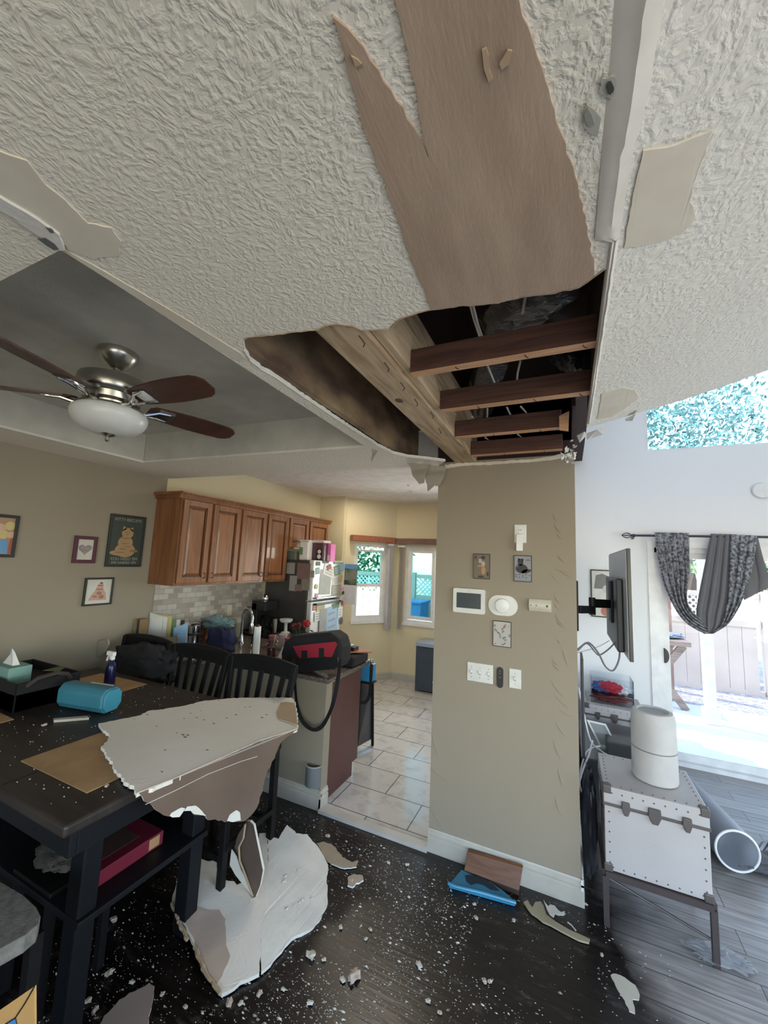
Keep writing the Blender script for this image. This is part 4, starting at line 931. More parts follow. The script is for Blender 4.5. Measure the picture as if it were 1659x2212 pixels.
for b in (1.152, 1.138, 1.115):
    mb = MB(); KF.ell(mb, -.388, b, .004, .004, .014, .0155, 12); mb.build('button', cm('button_grey', (.14, .14, .15), .5), t)
t = thing('wall_outlet', KF.p(-.27, 2.0), 'white wall outlet high on the column', 'outlet'); mb = MB()
KF.box(mb, -.307, -.234, 1.946, 2.062, 0, .006); mb.build('cover_plate', M_PLW, t, bevel=.003)
mb = MB(); KF.ell(mb, -.271, 2.025, .017, .017, .006, .009, 20); o_ = mb.build('socket', M_PLW2, t)
mb = MB(); KF.box(mb, -.279, -.276, 2.02, 2.034, .009, .0095); KF.box(mb, -.267, -.264, 2.02, 2.034, .009, .0095); mb.build('slot', M_BLKP, o_)
t = thing('plug_adapter', KF.p(-.273, 1.94), 'white rectangular plug adapter hanging from the column outlet', 'adapter'); mb = MB()
KF.box(mb, -.293, -.254, 1.894, 2.0, .0065, .034); mb.build('body', M_PLW2, t, bevel=.004)
t = thing('control_panel', KF.p(-.585, 1.56), 'white wall touch panel with a dark grey screen on the column', 'alarm panel'); mb = MB()
KF.rrect(mb, -.690, -.483, 1.484, 1.640, .012, 0, .022); mb.build('housing', M_PLW, t, bevel=.004)
mb = MB(); KF.box(mb, -.666, -.508, 1.515, 1.612, .022, .0232); mb.build('screen', M_GREYSCR, t)
mb = MB(); KF.ell(mb, -.587, 1.626, .002, .002, .022, .0234, 10); mb.build('status_light', cm('led_dark', (.2, .2, .2), .5), t)
t = thing('thermostat', KF.p(-.375, 1.55), 'round white thermostat dial on an oval base plate on the column', 'thermostat'); mb = MB()
KF.rrect(mb, -.464, -.285, 1.487, 1.612, .0615, 0, .006, 10); mb.build('base_plate', M_PLW, t, bevel=.002)
mb = MB(); mb.lathe([(.040, 0), (.0435, .004), (.0445, .016), (.042, .022), (.036, .024)], KF.p(-.375, 1.549, .006), (0, -1, 0), 40); mb.build('dial', M_PLW2, t, smooth=True)
t = thing('wall_sensor', KF.p(-.155, 1.57), 'small ivory sensor box with a curved face at the right of the thermostat', 'sensor'); mb = MB()
for i in range(7):
    pass
ps = [(1.533+.072*i/10, .012+.020*math.sin(PI*i/10)) for i in range(11)]
mb.prism([KF.p(-.218, 1.533, 0)]+[KF.p(-.218, b, c) for b, c in ps]+[KF.p(-.218, 1.605, 0)], KF.u*.125); mb.build('housing', M_IVORY, t, bevel=.001)
for a in (-.205, -.175, -.115):
    mb = MB(); mb.lathe([(.004 if a < -.13 else .007, 0), (.003, .003)], KF.p(a, 1.569, .031), (0, -1, 0), 12); mb.build('sensor_hole', cm('hole_brown', (.10, .06, .05), .6), t)
M_FTH = cm('frame_thin_dark', (.06, .045, .045), .4)
t, pc = frame_on(KF, -.564, -.455, 1.707, 1.870, .005, M_FTH, cm('print_brown', (.20, .16, .12), .7), 'thin-framed brown print upper left on the column', d=.010)
mb = MB(); KF.box(mb, -.528, -.508, 1.81, 1.835, .008, .009); KF.ell(mb, -.499, 1.805, .012, .016, .008, .009); mb.cur = 1; KF.ell(mb, -.497, 1.762, .014, .026, .008, .0092); KF.ell(mb, -.516, 1.79, .02, .006, .008, .0092)
mb.cur = 2; KF.ell(mb, -.50, 1.845, .014, .012, .008, .0094); KF.ell(mb, -.513, 1.722, .02, .007, .008, .0094); KF.ell(mb, -.548, 1.845, .006, .012, .008, .0094); KF.ell(mb, -.47, 1.74, .006, .014, .008, .0094)
mb.build('drawing', [cm('p_cream', (.50, .42, .34), .7), cm('p_orange', (.46, .27, .14), .7), cm('p_dark', (.06, .05, .045), .7)], pc)
t, pc = frame_on(KF, -.309, -.201, 1.704, 1.868, .005, M_FTH, cm('print_bluegrey', (.30, .31, .33), .7), 'thin-framed grey print of a dark cat below the column outlet', d=.010)
mb = MB(); KF.ell(mb, -.262, 1.785, .036, .028, .008, .009); KF.ell(mb, -.268, 1.825, .017, .022, .008, .009); KF.ell(mb, -.235, 1.77, .03, .012, .008, .009, rot=.3); KF.poly(mb, [(-.285, 1.832), (-.282, 1.852), (-.270, 1.842)], .008, .009); KF.poly(mb, [(-.264, 1.842), (-.250, 1.85), (-.252, 1.832)], .008, .009)
mb.cur = 1
for i in range(9): KF.ell(mb, -.295+.02*(i % 5), 1.745-.014*(i//5)+.004*(i % 2), .006, .003, .008, .0092)
KF.ell(mb, -.285, 1.80, .004, .014, .008, .0094); KF.ell(mb, -.225, 1.84, .014, .003, .008, .0094)
mb.build('drawing', [cm('cat_dark', (.05, .045, .05), .7), cm('p_slate', (.12, .12, .14), .7)], pc)
t, pc = frame_on(KF, -.434, -.322, 1.297, 1.453, .004, M_FTH, cm('print_pale', (.50, .48, .44), .7), 'thin-framed pale print with red and grey sketches below the thermostat', d=.010)
mb = MB(); rr = random.Random(3)
for i in range(26):
    mb.cur = 1 if (9 < i < 16) else 0; a = -.425+.094*rr.random(); b = 1.31+.13*rr.random()
    if mb.cur: a = -.378+rr.uniform(-.02, .02); b = 1.39+rr.uniform(-.02, .03)
    KF.ell(mb, a, b, rr.uniform(.003, .011), rr.uniform(.002, .007), .008, .009+.0001*i, 8, rot=rr.uniform(0, 3))
mb.build('drawing', [cm('p_grey', (.24, .23, .23), .7), cm('p_redgrey', (.36, .14, .14), .7)], pc)

# ---------------------------------------------------------------- worktops and kitchen clutter
tag(MB().prism([(XL+.002, 2.27, .88), (-3.02, 2.30, .88), (-2.55, 2.60, .88), (-1.60, 2.60, .88), (-1.60, 3.27, .88), (XL+.002, 3.27, .88)], (0, 0, .032)).build('worktop', M_GRAN, bevel=.006), 'brown speckled granite worktop on the peninsula', 'worktop')
tag(MB().box(XL+.002, -2.78, 3.275, 3.88, .875, .912).build('worktop', M_GRAN, bevel=.006), 'granite worktop along the wall under the cabinets', 'worktop')
t = thing('base_cabinet', (-2.5, 3.0, .012), 'dark mahogany peninsula cabinet with a plain end panel', 'cabinet')
MB().box(XL+.01, -1.675, 2.725, 3.20, .10, .878).box(XL+.01, -1.675, 2.725, 3.14, .012, .10).build('body', M_CAB, t)
MB().prism([(-1.655, 2.722, .012), (-1.655, 3.13, .012), (-1.655, 3.13, .115), (-1.655, 3.215, .115), (-1.655, 3.215, .878), (-1.655, 2.722, .878)], (-.018, 0, 0)).build('end_panel', M_PANEL, t)
t = thing('base_cabinet', (-3.1, 3.6, .012), 'cherry base cabinet under the wall worktop', 'cabinet')
MB().box(XL+.01, -2.82, 3.28, 3.87, .012, .874).build('body', M_CAB, t)
struct(box(XL, XL+.008, 2.46, 3.89, .93, 1.50).build('trim_backsplash', M_SPLASH))
GZ = .913
def onc(px, py): p = at(px, py, Z=GZ); return Vector((max(p.x, XL+.1), p.y, GZ))
# mail organiser
t = thing('mail_organizer', (-3.25, 2.5, GZ), 'cream letter rack lettered MAIL stuffed with envelopes at the left wall', 'letter rack')
M_RACK = cm('rack_cream', (.46, .38, .29), .6)
RF = Fr((-3.385, 2.385, GZ), (.93, .36, 0), (0, 0, 1), (.36, -.93, 0))
mb = MB(); RF.box(mb, 0, .30, 0, .14, -.012, 0); RF.box(mb, 0, .30, 0, .20, -.12, -.11); RF.box(mb, 0, .30, 0, .01, -.12, 0); RF.box(mb, 0, .012, 0, .17, -.12, 0); RF.box(mb, .288, .30, 0, .17, -.12, 0); RF.box(mb, 0, .3, 0, .15, -.065, -.058)
mb.build('rack', M_RACK, t, bevel=.002)
text_part('lettering', 'MAIL', RF, .16, .085, .001, .045, M_BLKP, t)
mb = MB()
for a in (.05, .10, .15, .20, .25): RF.rrect(mb, a-.012, a+.012, .015, .035, .009, .0, .010)
mb.build('knob_row', M_BLKP, t)
rr = random.Random(11); mls = [PM[0], PM[0], PM[4], PM[1], PM[0], cm('env_black', (.04, .04, .045)), PM[0], PM[3]]
for i, m_ in enumerate(mls):
    a = .02+.033*i; h = .30-.012*i+rr.uniform(-.02, .02); cc = -.02-.012*(i % 7)
    mb = MB(); mb.obox(RF.p(a+.06, .03+h/2, cc), (RF.u*math.cos(.1*i-.3)+RF.v*math.sin(.1*i-.3))*.065, RF.v*h/2*.95, RF.n*.0012)
    tag(mb.build('envelope', m_), 'envelope %s in the letter rack' % ['tallest white one at the back', 'plain white one second from the wall', 'yellow edged one', 'green printed one', 'white one in the middle', 'black edged one near the front', 'white one leaning right', 'pale blue one at the right end'][i], 'envelope', 'envelopes in the letter rack')
fl = ['tan', 'grey', 'dark', 'brown']
for i, c in enumerate(((.40, .25, .09), (.22, .20, .17), (.05, .045, .04), (.26, .17, .08))):
    mb = MB(); mb.obox((XL+.02+.016*i, 2.33+.005*i, GZ+.145), Vector((.005, 0, 0)), Vector((0, .012, 0))*3.2, Vector((0, 0, .145)))
    tag(mb.build('folder', cm('folder_'+fl[i], c)), '%s folder standing against the left wall beside the letter rack' % fl[i], 'folder', 'folders by the letter rack')
# steel thermos carafe
def lathe_thing(name, P, prof, m, label, cat, part='body', n=28, extra=None):
    t = thing(name, P, label, cat); MB().lathe(prof, P, n=n).build(part, m, t, smooth=True); return t
P = Vector((-3.10, 2.66, GZ)); t = lathe_thing('carafe', P, [(.055, 0), (.058, .01), (.052, .03), (.050, .15), (.054, .16), (.054, .225), (.040, .24), (.02, .245)], M_CHROME, 'shiny steel carafe on the peninsula beside the letter rack', 'carafe')
MB().lathe([(.055, .14), (.057, .145), (.057, .155), (.053, .16)], P).build('band', M_BLKP, t)
MB().tube([P+Vector((-.05, 0, .19)), P+Vector((-.10, 0, .17)), P+Vector((-.10, 0, .06)), P+Vector((-.055, 0, .04))], .009).build('handle', M_BLKP, t, smooth=True)
# lumpy soft things
def lump(name, c, r, m, label, cat, seed=1, amp=.25, freq=2.2, fl=0, parent=None, sq=1.0):
    c = Vector(c); N = 22; M = 30
    def fn(u, v):
        th = u*2*PI; ph = v*PI; d = Vector((math.sin(ph)*math.cos(th), math.sin(ph)*math.sin(th), math.cos(ph)))
        d = Vector([math.copysign(abs(q)**sq, q) for q in d])
        k = 1+amp*noise.noise(d*freq+Vector((seed*3.7, seed, 0)))+amp*.4*noise.noise(d*freq*3+Vector((seed, 0, 0)))
        p = Vector((d.x*r[0]*k, d.y*r[1]*k, d.z*r[2]*k)); p.z = max(p.z, -r[2]*fl if fl else p.z); return c+p
    o = MB().grid(fn, M, N).build(name, m, parent, smooth=True)
    if label: tag(o, label, cat)
    return o
lump('cloth_bag', (-2.90, 2.80, GZ+.085), (.15, .09, .12), cm('navy_fabric', (.012, .014, .055), .85), 'navy blue soft bag on the peninsula beside the carafe', 'bag', 3, fl=.7, sq=.8)
lump('plastic_bag', (-3.18, 3.0, GZ+.20), (.19, .09, .06), mat('thin_blue_plastic', (.22, .34, .36), .3, alpha=.85), 'crumpled pale blue plastic bag behind the carafe', 'bag', 8, .5, 3)
tag(MB().box(-2.84, -2.66, 2.66, 2.695, GZ, GZ+.016).build('bag_clip', cm('orange_plastic', (.75, .14, .05), .5), bevel=.006), 'bright orange flat strip at the front of the peninsula', 'clip')
# faucet
P = Vector((-3.02, 3.17, GZ)); t = thing('kitchen_faucet', P, 'tall arched chrome kitchen faucet at the sink', 'faucet')
MB().lathe([(.03, 0), (.03, .01), (.022, .02), (.02, .08)], P).build('base', M_CHROME, t, smooth=True)
arc = [P+Vector((0, 0, .08)), P+Vector((0, 0, .22))]+[P+Vector((.085-.085*math.cos(a)*1.0, -.02*math.sin(a/2)*2, .22+.13*math.sin(a))) for a in [i*PI/12 for i in range(1, 12)]]+[P+Vector((.17, -.05, .20))]
MB().tube(arc, .013, 12).build('spout', M_CHROME, t, smooth=True)
MB().lathe([(.016, 0), (.020, -.03), (.020, -.09), (.014, -.10)], P+Vector((.172, -.05, .21))).build('spray_head', M_CHROME, t, smooth=True)
MB().tube([P+Vector((.02, -.02, .03)), P+Vector((.06, -.07, .045))], .007).build('lever', M_CHROME, t, smooth=True)
# sink rim and tap bits
t = thing('soap_bottle', (-2.72, 3.1, GZ), 'clear soap bottle with a chrome pump by the faucet', 'bottle')
MB().lathe([(.03, 0), (.032, .01), (.032, .09), (.018, .11), (.012, .12)], (-2.76, 3.08, GZ)).build('body', M_JAR, t, smooth=True)
MB().tube([(-2.76, 3.08, GZ+.12), (-2.76, 3.08, GZ+.16), (-2.72, 3.05, GZ+.16)], .005).build('pump', M_CHROME, t)
P = Vector((-2.485, 2.80, GZ)); t = lathe_thing('paper_towel_roll', P, [(.030, 0), (.030, .26), (.008, .26)], M_PAPER, 'tall slim white paper roll on the peninsula', 'roll')
MB().lathe([(.016, .262), (.02, .268), (.012, .277)], P).build('cap', M_BLKP, t)
P = Vector((-2.36, 2.86, GZ)); t = lathe_thing('mason_jar', P, [(.038, 0), (.042, .01), (.042, .11), (.034, .125), (.036, .14)], M_JAR, 'glass mason jar with a green straw on the peninsula', 'jar')
MB().lathe([(.036, .004), (.038, .012), (.038, .09)], P).build('drink', cm('berry_drink', (.16, .05, .05), .4), t)
MB().tube([P+Vector((0, 0, .02)), P+Vector((.03, 0, .20))], .004).build('straw', cm('straw_green', (.55, .62, .20), .5), t)
tag(MB().box(-2.47, -2.27, 2.70, 2.79, GZ, GZ+.006).build('dish_mat', cm('mat_green', (.05, .10, .03), .8)), 'green mat at the front edge of the peninsula', 'mat')
for i, (x, y, h, c, l) in enumerate(((-2.62, 3.18, .10, (.36, .12, .14), 'reddish short container by the sink'), (-2.52, 3.20, .12, (.45, .38, .36), 'pale short tub by the sink'), (-2.42, 3.17, .10, (.30, .06, .10), 'dark red cup behind the paper roll'))):
    lathe_thing('container', (x, y, GZ), [(.036, 0), (.04, h), (.043, h), (.043, h+.012), (.01, h+.014)], cm('cont%d' % i, c, .4), l, 'container')
# envelope and brown tray next to the tool bag
mb = MB(); mb.prism([(-2.27, 2.83, GZ+.02), (-2.13, 2.80, GZ+.02), (-2.15, 2.83, GZ+.07), (-2.25, 2.87, GZ+.11)], (0, .002, .001)); tag(mb.build('letter', M_PAPER), 'crumpled white letter leaning beside the black tool bag', 'letter')
tag(MB().box(-2.30, -2.14, 2.78, 2.92, GZ, GZ+.02).build('serving_tray', cm('tray_brown', (.24, .12, .07), .5), bevel=.004), 'brown tray under the crumpled letter', 'tray')
# things on the back worktop
P = Vector((-3.22, 3.72, GZ)); t = thing('coffee_maker', P, 'black coffee maker in the corner under the cabinets', 'coffee maker')
MB().box(P.x-.1, P.x+.1, P.y-.11, P.y+.11, GZ, GZ+.04).box(P.x-.1, P.x-.02, P.y-.11, P.y+.11, GZ+.04, GZ+.34).box(P.x-.1, P.x+.1, P.y-.11, P.y+.11, GZ+.25, GZ+.36).build('body', M_BLKP, t, bevel=.01)
MB().lathe([(.05, .045), (.065, .07), (.06, .16), (.045, .19)], P+Vector((.04, 0, 0))).build('carafe', M_JAR, t, smooth=True)
MB().lathe([(.035, .36), (.04, .39), (.025, .43), (.01, .44)], P).build('steel_dome', M_CHROME, t, smooth=True)
P = Vector((-3.28, 3.36, GZ)); t = lathe_thing('canister', P, [(.055, 0), (.055, .17), (.03, .19)], cm('canister_sage', (.30, .34, .24), .4), 'sage green lidded canister behind the faucet', 'canister')
MB().lathe([(.057, .15), (.058, .19), (.02, .20)], P).build('lid', cm('lid_cream', (.50, .52, .40), .4), t)
t = thing('gas_range', (-2.95, 3.5, GZ), 'black cooktop with pan grates on the back worktop', 'cooktop')
MB().box(-3.34, -2.84, 3.46, 3.60, GZ, GZ+.03).build('top', M_BLKP, t, bevel=.004)
mb = MB()
for i in range(5): mb.bar((-3.30+.1*i, 3.47, GZ+.045), (-3.30+.1*i, 3.59, GZ+.045), .008, .012); 
mb.bar((-3.32, 3.53, GZ+.045), (-2.86, 3.53, GZ+.045), .008, .012); mb.build('grate', M_BLACK, t)
P = Vector((-2.96, 3.80, GZ)); lathe_thing('kitchen_scale', P, [(.05, 0), (.055, .015), (.02, .03), (.018, .12), (.06, .13), (.075, .15), (.075, .165), (.02, .17)], M_PLW, 'small white pedestal stand on the back worktop', 'stand')
P = Vector((-3.07, 3.74, GZ)); lathe_thing('tumbler', P, [(.028, 0), (.035, .16), (.03, .165)], M_STEEL, 'tall grey tumbler next to the coffee maker', 'tumbler')
# stacked spice jars against the backsplash
rr = random.Random(6)
for i in range(9):
    z = GZ+.07*(i//3); y = 3.02+.06*(i % 3)+.01*(i//3); P = Vector((XL+.06, y, z))
    t = lathe_thing('spice_jar', P, [(.024, 0), (.026, .05), (.02, .052), (.022, .068), (.01, .069)], cm('spice%d' % (i % 3), ((.25, .09, .04), (.36, .22, .12), (.12, .05, .03))[i % 3], .35), '%s spice jar in the %s row against the backsplash, %s of the row' % (('red-brown', 'tan', 'dark brown')[i % 3], ('bottom', 'middle', 'top')[i//3], ('near end', 'middle', 'far end')[i % 3]), 'jar')
    t['group'] = 'spice jars against the backsplash'
tag(MB().box(XL+.009, XL+.014, 3.33, 3.40, 1.12, 1.235).build('wall_outlet', M_IVORY, bevel=.002), 'ivory outlet plate on the tiled backsplash', 'outlet')
# roses in a vase
P = onc(655, 1372); P = Vector((-2.42, 3.14, GZ)); P = Vector((-2.18, 3.05, GZ)); t = thing('rose_vase', P, 'glass vase of red roses behind the black tool bag', 'flowers')
MB().lathe([(.035, 0), (.04, .02), (.03, .08), (.042, .13)], P).build('vase', M_JAR, t, smooth=True)
rr = random.Random(9)
for i, (dx, dz, r) in enumerate(((.03, .29, .034), (-.10, .25, .026), (-.05, .27, .022))):
    c = P+Vector((dx, 0, dz)); ro = lump('rose', c, (r, r, r*.9), cm('rose_red', (.32, .012, .02) if i == 0 else (.14, .01, .015), .6) if i == 0 else cm('rose_dark', (.12, .01, .015), .6), None, None, 20+i, .5, 3.5, parent=t)
    MB().tube([P+Vector((0, 0, .08)), P+Vector((dx*.5, 0, .17)), c], .003, 6).build('stem', cm('stem_green', (.03, .07, .02), .7), t)
mb = MB()
for i in range(46):
    c = P+Vector((rr.uniform(-.09, .08), rr.uniform(-.05, .05), rr.uniform(.10, .24))); a = Vector((rr.uniform(-1, 1), rr.uniform(-1, 1), rr.uniform(-.6, .8))).normalized()*.026; b = a.orthogonal().normalized()*.010
    mb.add([c-a, c+b, c+a, c-b], [(0, 1, 2, 3)])
mb.build('foliage', MATS['stem_green'], t)
# tool bag with strap
t = thing('tool_bag', (-1.88, 2.80, GZ), 'black and red tool bag with a long strap hanging over the peninsula end', 'bag')
Y0, Y1 = 2.615, 2.78
q = [at(px, py, Y=Y0) for px, py in ((607, 1440), (606, 1412), (613, 1388), (628, 1374), (712, 1366), (730, 1378), (736, 1400), (735, 1432), (728, 1444), (640, 1452))]
zmin = GZ+.001; q = [Vector((p.x, p.y, max(p.z, zmin))) for p in q]
MB().prism(q, (0, Y1-Y0, 0)).build('body', M_BLKF, t, bevel=.02, seg=3)
rp = [at(px, py, Y=Y0-.004) for px, py in ((632, 1396), (724, 1386), (728, 1392), (716, 1420), (700, 1418), (700, 1400), (688, 1400), (688, 1420), (664, 1421), (664, 1405), (650, 1405), (650, 1422), (643, 1418))]
lab(MB().prism(rp, (0, .006, 0)).build('red_panel', cm('bag_red', (.30, .012, .03), .8), t), 'red front panel')
fp = [at(px, py, Y=Y0-.006) for px, py in ((616, 1424), (730, 1418), (733, 1438), (722, 1446), (640, 1453), (618, 1446))]
fp = [Vector((p.x, p.y, max(p.z, GZ+.002))) for p in fp]
MB().prism(fp, (0, .012, 0)).build('front_pocket', M_BLKP, t, bevel=.004)
tp = [at(px, py, Y=Y0+.02) for px, py in ((611, 1392), (630, 1373), (700, 1366), (724, 1372), (733, 1385), (640, 1392))]
MB().prism(tp, (0, .12, 0)).build('top_flap', cm('bag_flap', (.012, .016, .015), .5), t, bevel=.01, seg=3)
def strap(name, pxs, Y, w, m, parent, th=.003):
    """flat webbing strap: pixel path on a plane, width across"""
    P = [at(px, py, Y=y_) for (px, py), y_ in zip(pxs, Y)]
    PP = []
    for i in range(len(P)-1):
        p0, p1, p2, p3 = P[max(i-1, 0)], P[i], P[i+1], P[min(i+2, len(P)-1)]
        for k in range(6):
            f = k/6; PP.append(.5*((2*p1)+(p2-p0)*f+(2*p0-5*p1+4*p2-p3)*f*f+(3*p1-p0-3*p2+p3)*f**3))
    PP.append(P[-1]); vs = []; fs = []
    for i, p in enumerate(PP):
        d = (PP[min(i+1, len(PP)-1)]-PP[max(i-1, 0)]).normalized(); s_ = Vector((-d.z, .35*math.sin(i*.35), d.x)).normalized()*w/2; n_ = d.cross(s_).normalized()*th/2
        vs += [p+s_+n_, p-s_+n_, p-s_-n_, p+s_-n_]
    for i in range(len(PP)-1):
        for k in range(4): a = i*4+k; b = i*4+(k+1) % 4; fs.append((a, b, b+4, a+4))
    fs += [(0, 1, 2, 3), tuple(range(len(vs)-4, len(vs)))]
    return MB().add(vs, fs).build(name, m, parent, smooth=True)
strap('strap', [(633, 1420), (635, 1450), (638, 1490), (643, 1530), (655, 1560), (676, 1576), (696, 1568), (714, 1535), (724, 1500), (731, 1460), (735, 1425)], [2.60, 2.585, 2.57, 2.57, 2.57, 2.57, 2.57, 2.58, 2.58, 2.585, 2.60], .030, M_BLKF, t)
MB().box(q[0].x+.07, q[0].x+.09, Y0-.022, Y0-.008, GZ+.04, GZ+.06).build('zip_pull', M_CHROME, t)
# second black bag with a board, bowl and box on top
def cpx(px, py, z): return at(px, py, Z=z)
t = thing('laptop_bag', (-1.72, 3.05, GZ), 'flat black bag at the back corner of the peninsula with a hanging strap', 'bag')
MB().box(-2.02, -1.60, 2.96, 3.24, GZ+.002, GZ+.085).build('body', M_BLKF, t, bevel=.02, seg=3)
strap('strap', [(803, 1425), (802, 1450), (800, 1480), (797, 1505), (786, 1518), (768, 1511)], [3.26, 3.28, 3.28, 3.28, 3.27, 3.26], .03, M_BLKF, t)
MB().lathe([(.012, 0), (.012, -.02), (.008, -.03), (.014, -.04)], at(803, 1424, Y=3.26)).build('strap_clip', M_CHROME, t)
tag(MB().prism([(-2.04, 3.10, GZ+.095), (-1.76, 2.98, GZ+.095), (-1.53, 3.16, GZ+.095), (-1.82, 3.34, GZ+.095)], (0, 0, .012)).build('cutting_board', cm('board_copper', (.42, .16, .08), .45), bevel=.003), 'thin copper-brown board lying on the flat black bag', 'board')
lathe_thing('bowl', Vector((-1.87, 3.13, GZ+.109)), [(.035, 0), (.06, .015), (.065, .045), (.058, .045), (.05, .02), (.02, .015)], cm('bowl_brown', (.28, .12, .06), .5), 'brown wooden bowl on the copper board', 'bowl')
t = thing('gift_box', (-1.73, 3.13, GZ+.109), 'small black box with a white top on the copper board', 'box')
MB().box(-1.78, -1.66, 3.07, 3.16, GZ+.108, GZ+.138).build('body', M_BLKP, t, bevel=.003); MB().box(-1.755, -1.70, 3.09, 3.14, GZ+.138, GZ+.150).build('white_top', M_PLW2, t, bevel=.004)
# blue box and folding step stool in the nook behind the peninsula
X0 = at(787, 1440, Y=3.55).x; X1 = at(808, 1440, Y=3.55).x
t = thing('water_jug', ((X0+X1)/2, 3.6, .5), 'bright blue jug standing on the folded dark stool behind the peninsula', 'jug')
za = at(797, 1432, Y=3.55).z; zb2 = at(797, 1466, Y=3.55).z
MB().box(X0-.02, X1, 3.50, 3.60, zb2-.02, za).build('body', cm('blue_plastic', (.03, .30, .62), .35), t, bevel=.012, seg=3)
MB().lathe([(.02, 0), (.02, .03)], ((X0+X1)/2, 3.55, za)).build('cap', M_PLW, t)
t = thing('step_stool', ((X0+X1)/2, 3.6, .012), 'dark grey folding step stool behind the peninsula', 'stool')
M_STL = cm('stool_grey', (.10, .10, .105), .5); L0 = at(783, 1553, Y=3.48); R0_ = at(811, 1528, Y=3.75)
mb = MB().prism([(X0-.01, 3.52, zb2-.03), (X1+.0, 3.52, zb2-.03), (R0_.x, 3.70, .02+.05), (X0-.01, 3.50, .06)], (0, .015, 0)); mb.build('panel', M_STL, t)
mb = MB(); mb.bar((X0-.015, 3.50, zb2-.02), (X0-.015, 3.48, .014), .025, .025); mb.build('leg', M_BLACK, t)
mb = MB(); mb.bar((X1+.005, 3.52, zb2-.02), (R0_.x+.01, 3.70, .014), .025, .025); mb.build('leg', M_BLACK, t)
MB().box(X0-.03, X1+.01, 3.495, 3.61, zb2-.035, zb2-.021).build('seat', M_BLACK, t, bevel=.004)
# cooler cabinet in the nook
a = at(898, 1387, Y=5.40); b = at(948, 1389, Y=5.40)
t = thing('air_cooler', (a.x+.2, 5.55, .012), 'slate blue mini fridge with a silver top by the nook window', 'fridge')
MB().box(a.x, a.x+.40, 5.42, 5.76, .04, a.z-.055).build('body', cm('slate_blue', (.035, .05, .075), .4), t, bevel=.006)
MB().box(a.x-.004, a.x+.404, 5.41, 5.77, a.z-.055, a.z).build('top', cm('silver_top', (.30, .36, .45), .3), t, bevel=.01)
MB().box(a.x, a.x+.40, 5.415, 5.76, .013, .035).build('base', M_STEEL, t)
MB().box(a.x+.012, a.x+.388, 5.404, 5.42, .05, a.z-.065).build('door', cm('slate_door', (.045, .062, .088), .35), t, bevel=.004)
lo = at(938, 1475, Y=5.40); MB().tube([(lo.x+.02*math.cos(u), 5.402, lo.z+.028*math.sin(u)) for u in [.9+i*.5 for i in range(9)]], .004, 6).build('emblem', M_PLW2, t)
# recessed ceiling fittings in the kitchen
for (px, py, r, l) in ((781, 1063, .075, 'round white recessed ceiling light over the kitchen'), (886, 1061, .045, 'small vent fitting in the kitchen ceiling'), (883, 1048, .025, 'tiny sprinkler disc in the kitchen ceiling')):
    p = at(px, py, Z=ZK); t = thing('ceiling_light', (p.x, p.y, ZK), l, 'light')
    MB().lathe([(r, 0), (r, -.006), (r*.8, -.010), (r*.75, -.004)], (p.x, p.y, ZK), n=30).build('trim_ring', M_PLW2, t, smooth=True)
    MB().lathe([(r*.72, -.005), (r*.5, -.007)], (p.x, p.y, ZK), n=24).build('lens', M_PLW if r > .05 else M_IVORY, t)
# grey carpet scratch guard on the corner of the half wall
t = thing('corner_guard', (-1.68, 2.61, .14), 'grey curved scratch guard strapped to the corner of the half wall', 'guard')
N = 14; vs = []
g0 = at(662, 1650, Y=2.62); g1 = at(692, 1650, Y=2.62); gz1 = at(676, 1652, Y=2.62).z; gz0 = at(676, 1697, Y=2.62).z
xc = (g0.x+g1.x)/2; rx = (g1.x-g0.x)/2
outl = [(xc+rx*math.cos(PI+PI*i/N), YC-.004+.055*math.sin(PI+PI*i/N), gz0) for i in range(N+1)]
inn = [(xc+(rx-.008)*math.cos(PI+PI*i/N), YC-.004+.047*math.sin(PI+PI*i/N), gz0) for i in range(N, -1, -1)]
MB().prism(outl+inn, (0, 0, gz1-gz0)).build('shell', mat('guard_grey', (.17, .18, .18), .9, bump=.5, bscale=180), t, smooth=True)
MB().tube([Vector(p)+Vector((0, 0, gz1-gz0)) for p in outl], .005, 6).build('rim', cm('rim_pale', (.40, .40, .37), .7), t)
# ---------------------------------------------------------------- dining table
TZ = .91
tb = thing('dining_table', (-2.3, 1.38, 0), 'dark counter-height dining table with a storage shelf below, strewn with plaster', 'table')
MB().box(-3.22, -1.47, .84, 1.93, TZ-.042, TZ).build('table_top', M_TABLE, tb, bevel=.012, seg=3)
MB().box(-3.16, -1.535, .90, .925, TZ-.155, TZ-.043).box(-3.16, -1.535, 1.845, 1.87, TZ-.155, TZ-.043).box(-1.56, -1.535, .925, 1.845, TZ-.155, TZ-.043).box(-3.16, -3.135, .925, 1.845, TZ-.155, TZ-.043).build('apron', M_TABB, tb, bevel=.003)
for x in (-3.02, -1.69):
    for y in (1.06, 1.56):
        mb = MB(); mb.box(x-.04, x+.04, y-.035, y+.035, 0, TZ-.15); mb.build('leg', M_TABB, tb, bevel=.006)
MB().box(-2.98, -1.63, 1.02, 1.60, .415, .44).build('shelf', M_TABB, tb, bevel=.004)
MB().box(-2.98, -1.73, 1.02, 1.60, TZ-.20, TZ-.15).build('understructure', M_TABB, tb)
